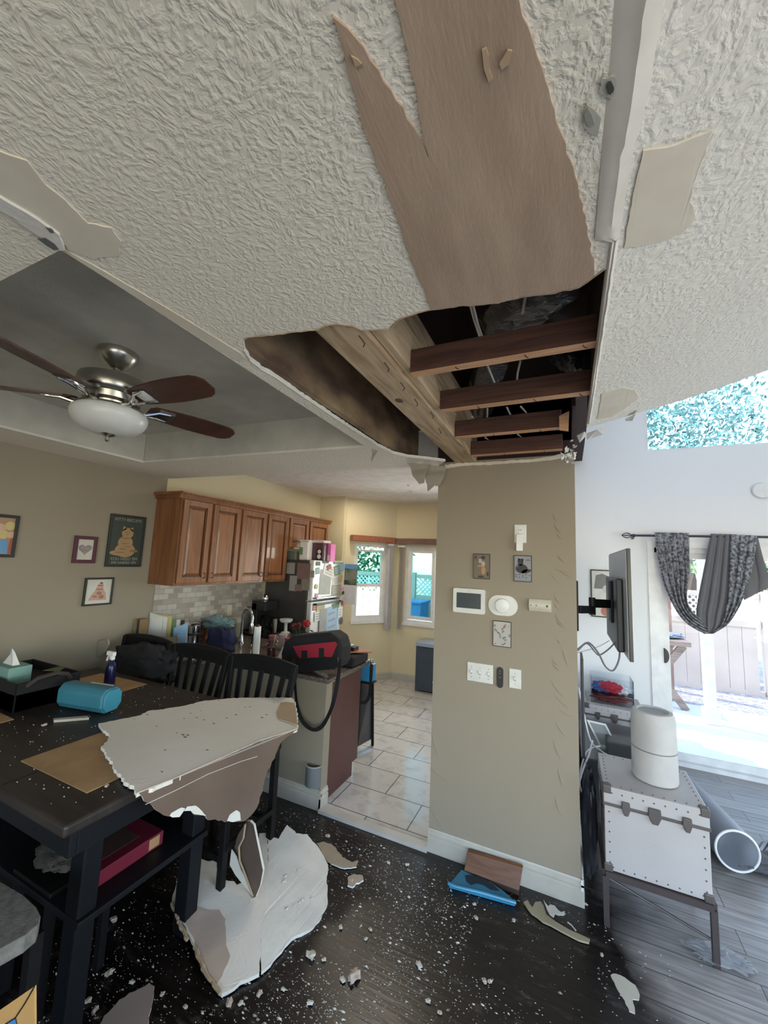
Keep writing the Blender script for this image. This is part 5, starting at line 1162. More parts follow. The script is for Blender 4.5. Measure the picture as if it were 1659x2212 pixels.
# leaf joint and narrower edge strip on the top
MB().box(-1.92, -1.915, .86, 1.91, TZ, TZ+.0006).build('leaf_joint', M_BLACK, tb)
for (x0, x1, y0, y1, rot, l) in ((-2.06, -1.60, .975, 1.31, .0, 'tan woven placemat nearest the camera, partly under the fallen drywall'), (-3.02, -2.55, 1.56, 1.85, .04, 'tan placemat under the blue spray bottle'), (-3.05, -2.58, .93, 1.17, -.03, 'tan placemat in front of the black bin at the left')):
    c = Vector(((x0+x1)/2, (y0+y1)/2, TZ+.0022)); u = Vector((math.cos(rot), math.sin(rot), 0)); v = Vector((-u.y, u.x, 0))
    mb = MB().obox(c, u*(x1-x0)/2, v*(y1-y0)/2, Vector((0, 0, .0018))); tag(mb.build('placemat', M_MAT), l, 'placemat', 'placemats on the dining table')
t = thing('game_box', (-1.9, 1.28, .441), 'red board game box on the shelf under the dining table', 'box')
MB().box(-2.08, -1.735, 1.135, 1.43, .441, .50).build('body', cm('red_box', (.20, .015, .04), .5), t, bevel=.003)
MB().box(-2.04, -1.79, 1.18, 1.35, .50, .5012).build('picture', cm('box_picture', (.10, .06, .05), .5), t)
MB().box(-1.735, -1.7335, 1.36, 1.41, .45, .493).build('emblem', cm('box_emblem', (.50, .30, .16), .5), t)
lump('cushion', (-1.98, 1.16, .50), (.13, .10, .05), mat('grey_fleece', (.10, .10, .10), .95, bump=1, bscale=60, bdist=.01), 'dark grey fleece cushion on the stool under the table', 'cushion', 4, .3, 3)
t = thing('counter_stool', (-1.98, 1.16, 0), 'black stool pushed in under the near side of the table', 'stool')
MB().box(-2.12, -1.84, 1.03, 1.29, .43, .455).build('seat', M_BLACK, t, bevel=.005)
for x in (-2.10, -1.86):
    for y in (1.05, 1.27): MB().bar((x, y, .43), (x, y, .0), .03, .03).build('leg', M_BLACK, t)
# counter chairs behind the table
def counter_chair(x0, x1, label):
    xc = (x0+x1)/2; yb = 2.14
    t = thing('dining_chair', (xc, 1.95, 0), label, 'chair', 'slat-back counter chairs behind the table')
    w = (x1-x0)/2; zs = .62; zt = 1.125
    MB().box(xc-w*.92, xc+w*.92, 1.70, 2.10, zs-.035, zs).build('seat', M_BLACK, t, bevel=.012, seg=2)
    for s_ in (-1, 1):
        mb = MB(); mb.bar((xc+s_*(w-.03)*.90, yb-.04, 0), (xc+s_*(w-.03)*.90, yb-.045, zs), .038, .038); mb.bar((xc+s_*(w-.03)*.90, yb-.045, zs-.02), (xc+s_*(w-.015), yb+.04, zt-.03), .032, .036)
        mb.build('back_post', M_BLACK, t, bevel=.004)
        mb = MB(); mb.bar((xc+s_*(w-.03)*.88, 1.73, 0), (xc+s_*(w-.03)*.88, 1.73, zs-.03), .036, .036); mb.build('leg', M_BLACK, t, bevel=.004)
    n = 8; up = []; dn = []
    for i in range(n+1):
        a = -1+2*i/n; up.append(Vector((xc+a*w, yb+.035+.014*(1-a*a), zt-.025*a*a))); dn.append(Vector((xc+a*w, yb+.022+.014*(1-a*a), zt-.105-.010*a*a)))
    MB().prism(up+dn[::-1], (0, .022, 0)).build('top_rail', M_BLACK, t, bevel=.004)
    for i in range(5):
        a = (-.66+.33*i); MB().bar((xc+a*w*.80, yb-.03, zs+.04), (xc+a*w, yb+.035, zt-.09), .036, .012, (0, -1, 0)).build('slat', M_BLACK, t, bevel=.002)
    MB().box(xc-w*.88, xc+w*.88, yb-.045, yb-.02, zs+.0, zs+.06).build('lower_rail', M_BLACK, t, bevel=.003)
    for y in (1.73, 2.10): MB().bar((xc-w*.8, y, .22), (xc+w*.8, y, .22), .022, .03).build('stretcher', M_BLACK, t)
    for s_ in (-1, 1): MB().bar((xc+s_*w*.84, 1.73, .28), (xc+s_*w*.84, 2.09, .28), .02, .03).build('stretcher', M_BLACK, t)
counter_chair(-2.735, -2.165, 'black slat-back counter chair in the middle behind the table')
counter_chair(-2.15, -1.585, 'black slat-back counter chair at the right, in front of the peninsula corner')
counter_chair(-3.33, -2.765, 'black counter chair at the left, buried under a dark jacket')
lump('jacket', (-2.98, 2.13, .925), (.30, .13, .14), cm('jacket_black', (.016, .016, .017), .9), 'black jacket heaped over the left counter chair', 'jacket', 14, .35, 2.4, sq=.8)
jk = [at(px, py, Y=2.02) for px, py in ((212, 1385), (232, 1381), (234, 1392), (222, 1412), (212, 1420), (206, 1418))]
tag(MB().prism(jk, (0, .012, 0)).build('paper_bag', cm('bag_beige', (.40, .36, .28), .8)), 'crumpled beige paper beside the black jacket', 'paper')
# black bin with the tissue box
t = thing('storage_bin', (-2.95, 1.2, TZ), 'long black storage bin on the left part of the table', 'bin')
bx0, bx1, by0, by1 = -3.19, -2.66, 1.19, 1.50
MB().box(bx0, bx1, by0, by0+.012, TZ+.001, TZ+.15).box(bx0, bx1, by1-.012, by1, TZ+.001, TZ+.15).box(bx0, bx0+.012, by0, by1, TZ+.001, TZ+.15).box(bx1-.012, bx1, by0, by1, TZ+.001, TZ+.15).box(bx0, bx1, by0, by1, TZ+.001, TZ+.10).build('body', M_BLKF, t, bevel=.006)
MB().tube([(bx1-.005, by0+.05, TZ+.13), (bx1+.03, by0+.08, TZ+.17), (bx1+.04, by0+.16, TZ+.18), (bx1+.03, by0+.22, TZ+.16), (bx1-.005, by0+.26, TZ+.12)], .012).build('handle', cm('strap_brown', (.04, .028, .026), .7), t, smooth=True)
tv_ = [at(px, py, Y=1.24) for px, py in ((10, 1487), (30, 1450), (90, 1452), (76, 1481))]
t = thing('tissue_box', tv_[0], 'green and peach tissue box on the black bin with a tissue sticking out', 'tissue box')
q0_ = tv_[0]; q1_ = tv_[3]; zb_ = TZ+.105; w0 = Vector((-3.03, 1.235, 0)); 
MB().box(-3.05, -2.83, 1.22, 1.33, zb_, zb_+.095).build('box', cm('tissue_green', (.20, .36, .31), .7), t, bevel=.003)
MB().prism([(-3.045, 1.2195, zb_+.002), (-2.84, 1.2195, zb_+.002), (-2.84, 1.2195, zb_+.018), (-2.90, 1.2195, zb_+.038), (-3.045, 1.2195, zb_+.045)], (0, -.0012, 0)).build('print', cm('tissue_peach', (.56, .25, .18), .7), t)
ts = Vector((-2.94, 1.27, zb_+.095))
mb = MB(); mb.add([ts+Vector(v) for v in ((-.055, -.012, 0), (.055, -.012, 0), (.06, .02, .0), (-.05, .02, 0), (-.005, .0, .088), (.02, .004, .07), (-.03, .006, .05))], [(0, 1, 5, 4, 6), (1, 2, 5), (2, 4, 5), (2, 3, 4), (3, 6, 4), (3, 0, 6)]); lab(mb.build('tissue', M_PAPER, t), 'white tissue')
tag(MB().prism([at(px, py, Z=TZ+.156) for px, py in ((92, 1449), (130, 1440), (140, 1443), (128, 1450))], (0, 0, .003)).build('leaf_card', cm('card_olive', (.13, .15, .08), .8)), 'olive green card lying on the back rim of the black bin', 'card')
# blue case
A = Vector((-2.585, 1.40, TZ+.068)); Bv = Vector((-2.27, 1.46, TZ+.068)); d = (Bv-A).normalized(); s_ = Vector((-d.y, d.x, 0)); z_ = Vector((0, 0, 1))
t = thing('glasses_case', (A+Bv)/2-Vector((0, 0, .068)), 'teal blue rounded hard case lying on the table', 'case')
oc = [(-.062, -.03), (-.040, -.064), (.035, -.064), (.062, -.03), (.062, .03), (.035, .062), (-.035, .064), (-.062, .035)]
MB().prism([A+s_*a+z_*b for a, b in oc], d*.315).build('body', cm('case_blue', (.045, .20, .27), .45), t, bevel=.012, seg=3)
MB().prism([Bv+d*(-.004)+s_*a*.86+z_*b*.86 for a, b in oc], d*.007).build('end_cap', cm('case_blue_light', (.06, .30, .42), .4), t, bevel=.003)
MB().bar(A+d*.14+s_*.02+z_*.066, A+d*.29+s_*.02+z_*.066, .012, .004).build('zip', cm('zip_grey', (.35, .36, .33), .5), t)
P = Vector((-2.70, 1.70, TZ+.004)); t = thing('spray_bottle', P, 'dark blue spray bottle with a white trigger head on the table', 'bottle')
MB().lathe([(.030, 0), (.032, .005), (.031, .12), (.026, .145), (.014, .160), (.013, .17)], P).build('body', cm('cobalt', (.008, .010, .055), .25), t, smooth=True)
MB().box(P.x-.014, P.x+.014, P.y-.012, P.y+.012, P.z+.165, P.z+.195).box(P.x-.05, P.x+.022, P.y-.011, P.y+.011, P.z+.19, P.z+.218).build('head', M_PLW2, t, bevel=.005)
MB().tube([P+Vector((-.03, 0, .195)), P+Vector((-.045, 0, .175)), P+Vector((-.052, 0, .155))], .006).build('trigger', M_PLW2, t)
tag(MB().prism([at(px, py, Z=TZ+.001) for px, py in ((115, 1557), (188, 1551), (192, 1555), (116, 1561))], (0, 0, .012)).build('wood_strip', cm('strip_pale', (.55, .48, .38), .8)), 'thin pale splinter on the table in front of the teal case', 'splinter')
# ---------------------------------------------------------------- fallen drywall
M_SHEET = mat('fallen_sheet_white', (.80, .77, .70), .85, bump=.6, bscale=70, col2=(.75, .71, .63), nscale=3)
sz = TZ+.020
t = thing('drywall_sheet', at(430, 1600, Z=sz), 'large broken drywall corner piece on the table, white top and brown hanging side', 'drywall')
topo = [(213, 1563), (262, 1553), (300, 1546), (322, 1535), (352, 1532), (372, 1528), (400, 1524), (440, 1514), (500, 1508), (556, 1507), (628, 1507), (636, 1511), (642, 1538), (643, 1574), (560, 1600), (470, 1640), (380, 1680), (330, 1702), (312, 1706), (296, 1714), (288, 1698), (270, 1690), (262, 1672), (250, 1668), (244, 1648), (232, 1632), (220, 1612), (238, 1592), (232, 1584)]
q = jag([at(px, py, Z=sz) for px, py in topo], .014, .0045, 77)
MB().prism(q, (0, 0, -.014), side_mi=1, back_mi=2).build('white_face', [M_SHEET, M_GYPW, M_GYP2], t)
A = at(299, 1713, Z=sz-.001); Bv = at(643, 1575, Z=sz-.001); vn = (Bv-A).cross(Vector((0, 0, 1))).normalized()
def on_v(px, py): return at(px, py, P=A+vn*.003, N=vn)
low = [(306, 1722), (322, 1738), (345, 1755), (372, 1765), (388, 1764), (398, 1750), (412, 1751), (420, 1760), (446, 1764), (450, 1770), (478, 1774), (500, 1776), (530, 1772), (548, 1756), (556, 1745), (566, 1710), (576, 1672), (592, 1638), (606, 1604), (640, 1578)]
ql = [A+vn*.003]+jag([on_v(*p) for p in low], .016, .004, 78, closed=False, axis=vn)+[Bv+vn*.003]
sd = MB().prism(ql, -vn*.013, side_mi=1).build('brown_face', [M_GYP2, M_GYPW], t)
def on_v2(px, py): return at(px, py, P=A+vn*.0045, N=vn)
for k, pl in enumerate(([(366, 1762), (370, 1756), (392, 1744), (400, 1746), (398, 1750), (388, 1764), (372, 1765)], [(398, 1752), (404, 1742), (424, 1740), (436, 1752), (446, 1763), (420, 1758), (412, 1751)], [(490, 1773), (496, 1760), (510, 1750), (518, 1754), (520, 1772), (500, 1776)])):
    MB().prism(jag([on_v2(*p) for p in pl], .01, .001, 80+k, axis=vn), vn*.001).build('torn_patch', M_GYPW, sd)
mb = MB(); pr_ = [on_v2(*p) for p in ((314, 1738), (380, 1707), (450, 1672), (520, 1645), (556, 1634))]; mb.tube(pr_, .0011, 5); mb.build('scratch', M_GYPW, sd)
mb = MB(); mb.tube(jag([at(px, py, Z=sz+.001) for px, py in ((298, 1712), (380, 1680), (470, 1640), (560, 1600), (643, 1574))], .02, .001, 81, closed=False), .0025, 5); lab(mb.build('torn_edge', cm('edge_pinkish', (.60, .48, .41), .8), t), 'pinkish torn paper edge')
rr = random.Random(31)
for i, (px, py) in enumerate(((290, 1553), (338, 1569), (382, 1583), (395, 1587), (400, 1592), (406, 1588), (357, 1620), (448, 1620), (350, 1667), (425, 1550), (433, 1535), (472, 1513), (530, 1528), (540, 1527), (510, 1544), (490, 1551), (462, 1563), (576, 1544), (566, 1550), (592, 1518), (318, 1544), (440, 1555), (412, 1541), (398, 1552))):
    p = at(px, py, Z=sz+.0004); r = rr.uniform(.003, .007); ps = [p+Vector((r*1.6*math.cos(a)*rr.uniform(.7, 1.2), r*.8*math.sin(a)*rr.uniform(.7, 1.2), 0)) for a in [j_*PI/4 for j_ in range(8)]]
    MB().prism(ps, (0, 0, .0006)).build('pock_mark', cm('pock_brown', (.22, .16, .11), .9), t)
pl = [at(px, py, Z=sz+.001) for px, py in ((606, 1520), (618, 1518), (636, 1521), (640, 1540), (642, 1568), (625, 1562), (602, 1555), (598, 1540))]
MB().prism(jag(pl, .01, .002, 83), (0, 0, .006)).build('torn_flap', cm('torn_tan', (.46, .34, .22), .9), t)
# folded piece on the floor
P0 = at(478, 2148, Z=.018); NL = Vector((.12, -.10, 1)).normalized()
def lft(px, py, o=0): return at(px, py, P=P0+Vector((0, 0, o)), N=NL)
R1 = lft(578, 1800); R2 = lft(562, 2064); Q = at(706, 1900, Z=.03); NR = (R1-Q).cross(R2-Q).normalized()
if NR.z < 0: NR = -NR
def rgt(px, py, o=0): return at(px, py, P=Q+Vector((0, 0, o)), N=NR)
t = thing('drywall_chunk', P0, 'large heart-shaped broken drywall piece lying folded on the floor by the table', 'drywall')
left = [(398, 1858), (425, 1854), (450, 1861), (466, 1858), (470, 1880), (482, 1900), (505, 1904), (512, 1912), (524, 1905), (552, 1860), (560, 1800), (578, 1800), (580, 1850), (576, 1920), (566, 2000), (562, 2064), (560, 2102), (520, 2122), (478, 2148), (458, 2112), (442, 2092), (420, 2042), (405, 2012), (385, 1972), (370, 1952), (382, 1900)]
right = [(578, 1800), (590, 1808), (602, 1812), (620, 1782), (640, 1800), (662, 1802), (690, 1832), (708, 1868), (706, 1905), (709, 1948), (690, 1990), (668, 2008), (640, 2020), (615, 2042), (592, 2072), (566, 2098), (562, 2064), (566, 2000), (576, 1920), (580, 1850)]
MB().prism(jag([lft(*p) for p in left], .02, .004, 91), (0, 0, -.014), side_mi=1, back_mi=2).build('left_half', [M_SHEET, M_GYPW, M_GYP2], t)
MB().prism(jag([rgt(*p) for p in right], .02, .004, 92), (0, 0, -.014), side_mi=1, back_mi=2).build('right_half', [M_GYPW, M_GYPW, M_GYP2], t)
MB().prism(jag([lft(px, py, .0012) for px, py in ((382, 1936), (402, 1941), (428, 1958), (450, 1966), (474, 1966), (486, 1986), (488, 2042), (496, 2066), (480, 2110), (468, 2126), (446, 2090), (424, 2040), (400, 1990))], .02, .003, 93), (0, 0, .0015)).build('bare_patch', cm('bare_pinkish', (.52, .42, .35), .9), t)
for k, e_ in enumerate(((370, 1952, 385, 1985), (385, 1990, 405, 2030), (398, 1860, 384, 1905), (420, 2045, 442, 2098), (442, 2096, 476, 2146))):
    a, b = lft(e_[0], e_[1], .004), lft(e_[2], e_[3], .004)
    MB().tube(jag([a, a.lerp(b, .25), a.lerp(b, .5), a.lerp(b, .75), b], .012, .004, 95+k, closed=False), .008, 6).build('peeled_paper', cm('torn_tan', (.46, .34, .22), .9), t)
fy = lft(545, 1938).y-.01
fl_ = [at(px, py, Y=fy-.0) for px, py in ((527, 1778), (540, 1774), (548, 1782), (554, 1812), (562, 1850), (568, 1880), (562, 1912), (552, 1938), (544, 1940), (530, 1918), (512, 1892), (496, 1866), (500, 1832), (508, 1808))]
fl_ = [Vector((p.x, p.y+(.02 if i in (0, 12, 13, 11) else 0), p.z)) for i, p in enumerate(fl_)]
fo = MB().prism(fl_, (0, .013, 0), side_mi=1).build('upright_flap', [M_GYP2, M_GYPW], t); lab(fo, 'brown flap of drywall standing upright')
wf = [at(px, py, Y=fy-.006) for px, py in ((500, 1835), (510, 1850), (520, 1880), (540, 1915), (545, 1938), (528, 1915), (508, 1890), (496, 1868))]
MB().prism(wf, (0, .004, 0)).build('white_inner_face', M_SHEET, fo)
mb = MB(); mb.tube([at(px, py, Y=fy-.008) for px, py in ((530, 1780), (526, 1810), (516, 1830), (518, 1860), (530, 1890), (546, 1936))], .005, 6); mb.build('torn_edge', cm('torn_tan', (.46, .34, .22), .9), fo)
for k in range(9):
    rr = random.Random(200+k); p = rgt(612+rr.uniform(0, 80), 1870+rr.uniform(0, 110), .001)
    MB().lathe([(rr.uniform(.004, .012), 0), (rr.uniform(.002, .006), .004)], p, (0, 0, 1), 9, sy=rr.uniform(.5, 1.6)).build('plaster_lump', M_GYPW, t)
# other pieces on the floor
def floor_piece(pxs, m, label, seed, z=.012, th=.010, tilt=0, name='drywall_scrap', amp=.004):
    q = jag([at(px, py, Z=z) for px, py in pxs], .014, amp, seed)
    return tag(MB().prism(q, (0, 0, -th), side_mi=1, back_mi=1).build(name, [m, M_GYPW]), label, 'debris')
floor_piece([(200, 2250), (225, 2195), (258, 2160), (290, 2140), (322, 2124), (334, 2130), (330, 2165), (318, 2215), (310, 2260)], cm('scrap_pinkbrown', (.36, .30, .27), .9), 'pinkish brown drywall scrap at the bottom edge of the photo', 101)
floor_piece([(1318, 2105), (1330, 2102), (1350, 2112), (1372, 2128), (1384, 2150), (1380, 2160), (1366, 2158), (1372, 2190), (1358, 2184), (1350, 2160), (1334, 2138)], cm('flake_cream', (.62, .60, .50), .85), 'cream paint flake lying alone on the floor at the lower right', 102, .004, .003)
floor_piece([(684, 1822), (700, 1818), (718, 1824), (740, 1850), (760, 1862), (772, 1858), (770, 1872), (745, 1876), (715, 1866), (700, 1850)], cm('scrap_tan', (.42, .36, .27), .9), 'curled tan paper scrap right of the folded drywall', 103, .010, .006)
floor_piece([(752, 1895), (765, 1888), (782, 1890), (786, 1902), (770, 1908), (762, 1916), (752, 1912)], cm('scrap_tan2', (.46, .38, .30), .9), 'small pinkish crumb pile below the curled tan scrap', 104, .010, .008)
t = thing('wallpaper_strip', at(1200, 1990, Z=.01), 'torn tan strip of tape and paper beside the column baseboard', 'debris')
q = [at(px, py, Z=.012) for px, py in ((1131, 1948), (1140, 1944), (1144, 1952), (1150, 1960), (1156, 1948), (1168, 1947), (1174, 1956), (1180, 1975), (1200, 1990), (1230, 2008), (1262, 2022), (1274, 2028), (1272, 2036), (1250, 2030), (1215, 2012), (1190, 1998), (1172, 1990), (1160, 1980), (1148, 1972), (1140, 1962))]
MB().prism(q, (0, 0, -.008)).build('strip', cm('strip_khaki', (.42, .37, .25), .85), t)
q = [at(px, py, Z=.03) for px, py in ((1174, 1943), (1178, 1950), (1184, 1957), (1190, 1954), (1198, 1956), (1206, 1966), (1212, 1970), (1220, 1968), (1219, 1977), (1206, 1977), (1199, 1974), (1196, 1982), (1188, 1976), (1182, 1965))]
MB().prism(q, (0, 0, -.002)).build('curl', M_GYPW, t)
mb = MB(); mb.tube([at(px, py, Z=.02) for px, py in ((1226, 1992), (1234, 1998), (1244, 2010))], .003, 5); mb.build('sliver', M_GYPW, t)
# blue tray and wood block at the baseboard
bt = [at(px, py, Z=.02) for px, py in ((993, 1880), (968, 1912), (1115, 1952), (1118, 1922))]
t = thing('plastic_tray', at(1040, 1920, Z=.0), 'blue plastic tray on the floor in front of the wooden block', 'tray')
zt_ = Vector((0, 0, -.018)); M_BLID = cm('lid_blue', (.035, .24, .40), .35)
MB().prism([at(px, py, Z=.022) for px, py in ((997, 1878), (970, 1910), (1113, 1950), (1104, 1938), (1085, 1922), (1060, 1905), (1030, 1893))], (0, 0, -.02)).build('body', M_BLID, t, bevel=.003)
MB().tube([at(px, py, Z=.020) for px, py in ((968, 1908), (985, 1915), (1040, 1928), (1115, 1950))], .009, 8).build('rim', M_BLID, t, smooth=True)
MB().prism([at(px, py, Z=.0235) for px, py in ((1004, 1892), (1018, 1890), (1040, 1894), (1064, 1910), (1080, 1925), (1060, 1922), (1045, 1912), (1030, 1908), (1018, 1912), (1008, 1904))], (0, 0, .001)).build('grime', cm('grime_dark', (.02, .035, .05), .7), t)
t = thing('wood_block', at(1070, 1880, Y=YC-.03), 'reddish brown wooden block leaning against the column baseboard', 'block')
w0 = at(1012, 1833, Y=YC-.03); w1 = at(1130, 1868, Y=YC-.03); w2 = at(1122, 1908, Y=YC-.075); w3 = at(1004, 1868, Y=YC-.075)
w3 = Vector((w3.x, w3.y, .030)); w2 = Vector((w2.x, w2.y, .030))
MB().prism([w0, w1, w2, w3], (0, -.018, -.006)).build('body', wood('block_wood', (.20, .085, .04), (.11, .045, .02), 'X', 1, .5), t, bevel=.002)
MB().prism([w3+Vector((0, 0, -.0)), w2, w2+Vector((0, -.01, -.028)), w3+Vector((0, -.01, -.028))], (0, -.012, 0)).build('shadow_edge', cm('block_dark', (.03, .015, .01), .7), t)
# cushioned stool and open cardboard box at the lower left corner
t = thing('padded_stool', (-1.75, .72, 0), 'grey padded seat at the lower left corner of the photo', 'stool')
seat = [at(px, py, Z=.62) for px, py in ((-120, 1850), (0, 1903), (50, 1932), (78, 1958), (88, 1978), (82, 1998), (55, 2020), (0, 2050), (-120, 2110))]
MB().prism(seat, (0, 0, -.05)).build('seat_pad', mat('grey_upholstery', (.20, .19, .17), .95, col2=(.12, .115, .10), nscale=40, bump=.6, bscale=150), t, bevel=.012, seg=3)
cx_ = sum(p.x for p in seat)/len(seat); cy_ = sum(p.y for p in seat)/len(seat)
for sx, sy in ((.10, .04), (-.18, .07), (.04, -.13), (-.2, -.1)): MB().bar((cx_+sx, cy_+sy, .57), (cx_+sx*1.15, cy_+sy*1.15, 0), .035, .035).build('leg', M_BLACK, t)
t = thing('cardboard_box', at(20, 2200, Y=.62), 'orange cardboard box corner with a blue mark at the bottom left corner', 'box')
k_ = [at(px, py, Y=.60) for px, py in ((74, 2131), (0, 2182), (-90, 2245), (-90, 2420), (76, 2420))]
M_CARD = cm('card_orange', (.50, .29, .10), .8)
MB().prism(k_, (0, .004, 0)).build('flap', M_CARD, t)
zk = min(p.z for p in k_)
MB().box(k_[2].x, k_[4].x-.01, .605, .70, 0.0, min(k_[3].z, k_[4].z)-.02).build('body', M_CARD, t)
MB().tube([at(px, py, Y=.598) for px, py in ((74, 2132), (52, 2170), (32, 2200), (10, 2214))], .0016, 5).build('crease', M_BLKP, t)
MB().prism([at(px, py, Y=.598) for px, py in ((15, 2212), (22, 2205), (33, 2201), (36, 2215), (36, 2240), (10, 2240))], (0, -.001, 0)).build('blue_mark', cm('mark_blue', (.05, .22, .55), .6), t)
# plaster crumbs
rr = random.Random(55)
def chip(mb, c, r, h):
    n = rr.randint(4, 6); ps = []; a0_ = rr.uniform(0, 6.28)
    for i in range(n):
        a = a0_+2*PI*i/n; k = r*rr.uniform(.4, 1.3); ps.append((c.x+k*math.cos(a)*1.3, c.y+k*math.sin(a)*rr.uniform(.4, .9), c.z))
    o = len(mb.v); mb.v += ps+[(c.x+rr.uniform(-.2, .2)*r, c.y+rr.uniform(-.2, .2)*r, c.z+h)]
    for i in range(n): mb.f.append((o+i, o+(i+1) % n, o+n)); mb.mi.append(mb.cur)
mb = MB(); cnt = 0; clus = [(rr.uniform(-1.9, .5), rr.uniform(.9, 2.5)) for _ in range(26)]+[(-.9, 2.3), (-1.15, 2.4), (-.6, 1.2), (-.8, 1.5), (-.5, 1.3), (-.7, 1.75), (-.25, 1.35), (-1.0, 1.3)]
while cnt < 9000:
    if rr.random() < .5:
        c = clus[rr.randint(0, len(clus)-1)]; x = rr.gauss(c[0], .13); y = rr.gauss(c[1], .11)
    else: x = rr.uniform(-2.2, .75); y = rr.uniform(.7, 2.55)
    if y > 2.58 or x > .9: continue
    if x > .05 and rr.random() < .75: continue
    if -.45 < x < .1 and 2.0 < y < 2.5 and rr.random() < .8: continue
    mb.cur = 0 if rr.random() < .45 else 1
    r = rr.uniform(.0012, .0036) if rr.random() < .88 else rr.uniform(.0036, .0085)
    chip(mb, Vector((x, y, .0006)), r, r*.7); cnt += 1
M_CR1 = cm('crumb_white', (.62, .61, .55), .85); M_CR2 = cm('crumb_grey', (.28, .27, .24), .85)
tag(mb.build('plaster_crumbs', [M_CR1, M_CR2]), 'fine white plaster crumbs scattered over the dark wet floor', 'crumbs', kind='stuff')
mb = MB()
for i in range(260): chip(mb, Vector((rr.uniform(-2.6, -1.5), rr.uniform(.88, 1.9), TZ+.0008)), rr.uniform(.001, .005), .003)
tag(mb.build('plaster_dust', [M_CR1]), 'small plaster bits scattered on the dining table top', 'crumbs', kind='stuff')
chunk_px = [(672, 2068, 13), (655, 1875, 7), (905, 2088, 9), (1058, 2122, 6), (1046, 2122, 7), (925, 2165, 7), (765, 2115, 16), (740, 2120, 8), (760, 1905, 6), (1028, 1985, 6), (1025, 1955, 5), (1300, 2065, 5), (1228, 2020, 4), (790, 2030, 5), (800, 2010, 5), (700, 2075, 6), (560, 2150, 8), (612, 2140, 6), (235, 2105, 10), (245, 1990, 9), (190, 2165, 9), (205, 2185, 8), (285, 2125, 7), (350, 2150, 6), (400, 2178, 6), (520, 2170, 7), (495, 2170, 10), (670, 2170, 8), (735, 2005, 6), (950, 2190, 6), (96, 1568, 6), (230, 1700, 6), (880, 1870, 5), (838, 1865, 5), (708, 1808, 6), (1110, 1990, 5), (1265, 1955, 5)]
protos = []
for s_ in range(5):
    r2 = random.Random(300+s_); bm = bmesh.new(); bmesh.ops.create_icosphere(bm, subdivisions=2, radius=1)
    for v in bm.verts: v.co *= 1+.75*noise.noise(v.co*1.9+Vector((s_*5, 0, 0)))+.25*noise.noise(v.co*5); v.co.z *= .38; v.co.y *= r2.uniform(.6, .9)
    me = bpy.data.meshes.new('plaster_chunk'); bm.to_mesh(me); bm.free(); me.materials.append(cm('chunk_%d' % (s_ % 3), ((.60, .57, .48), (.55, .45, .38), (.64, .62, .56))[s_ % 3], .9)); protos.append(me)
used = {}
LMK = [('the folded drywall piece', at(540, 1980, Z=0)), ('the curled tan scrap', at(730, 1850, Z=0)), ('the small pinkish crumb pile', at(768, 1900, Z=0)), ('the blue tray', at(1040, 1925, Z=0)), ('the torn tan tape strip', at(1210, 2000, Z=0)),
       ('the lone cream flake', at(1350, 2140, Z=0)), ('the kitchen threshold', at(800, 1800, Z=0)), ('the drywall scrap at the photo bottom', at(270, 2190, Z=0)), ('the tip of the folded drywall piece', at(480, 2150, Z=0)), ('the teal case', at(180, 1530, Z=TZ)), ('the nearest placemat', at(190, 1650, Z=TZ)), ('the near table leg', at(150, 2120, Z=0)), ('the open floor before the column', at(950, 2080, Z=0))]
for i, (px, py, r) in enumerate(chunk_px):
    z = TZ if i in (30,) else (TZ if i == 31 else 0)
    p = at(px, py, Z=z); rw = r*mpp(p)*.9
    o = bpy.data.objects.new('plaster_chunk', protos[i % 5]); COL.objects.link(o); o.scale = (rw, rw, rw); o.location = (p.x, p.y, z+rw*.42+.001); o.rotation_euler = (0, 0, i*1.3)
    lm = min(LMK, key=lambda q: (Vector(q[1])-p).length); dv = Vector(lm[1])-p
    side = ('left of' if dv.x > 0 else 'right of') if abs(dv.x) > abs(dv.y) else ('in front of' if dv.y > 0 else 'behind')
    kind_ = '%s %s plaster %s %s %s' % ('tiny' if rw < .007 else ('small' if rw < .012 else 'fist-sized'), ('cream', 'pinkish', 'white')[(i % 5) % 3], 'chunk' if i % 2 else 'crumb', side, lm[0])
    n_same = used.get(kind_, 0); used[kind_] = n_same+1
    if n_same: kind_ += ', %d cm away' % round(dv.length*100)
    tag(o, kind_, 'debris', 'plaster chunks scattered in the room')
# ---------------------------------------------------------------- living room
t = thing('picture_frame', (.32, YF, 1.55), 'black-framed white print of figures on the far wall behind the television', 'picture')
mb = MB(); sash(mb, FFr, .219, .53, 1.305, 1.80, .012, .001, .02); mb.build('frame', M_FBLK, t, bevel=.002)
mb = MB(); FFr.box(mb, .23, .52, 1.315, 1.79, .002, .01); pc = mb.build('print', PM[0], t)
mb = MB(); FFr.poly(mb, [(.25, 1.60), (.50, 1.60), (.50, 1.74), (.42, 1.72), (.33, 1.76), (.27, 1.74)], .010, .011); mb.cur = 1; FFr.ell(mb, .40, 1.60, .07, .05, .011, .012); mb.cur = 2; FFr.ell(mb, .45, 1.58, .05, .04, .012, .013); FFr.ell(mb, .36, 1.37, .05, .05, .010, .0115)
mb.build('drawing', [cm('fig_grey', (.22, .22, .20), .7), cm('fig_pale', (.62, .58, .56), .7), cm('fig_orange', (.50, .20, .13), .7)], pc)
mb = MB(); FFr.box(mb, .515, .59, .985, 1.105, 0, .006); t = thing('wall_outlet', (.55, YF, 1.04), 'white outlet plate low on the far white wall', 'outlet'); mb.build('cover_plate', M_PLW2, t, bevel=.002)
for z in (1.02, 1.07):
    mb = MB(); FFr.ell(mb, .552, z, .014, .016, .006, .008, 16); mb.build('socket', M_PLW, t)
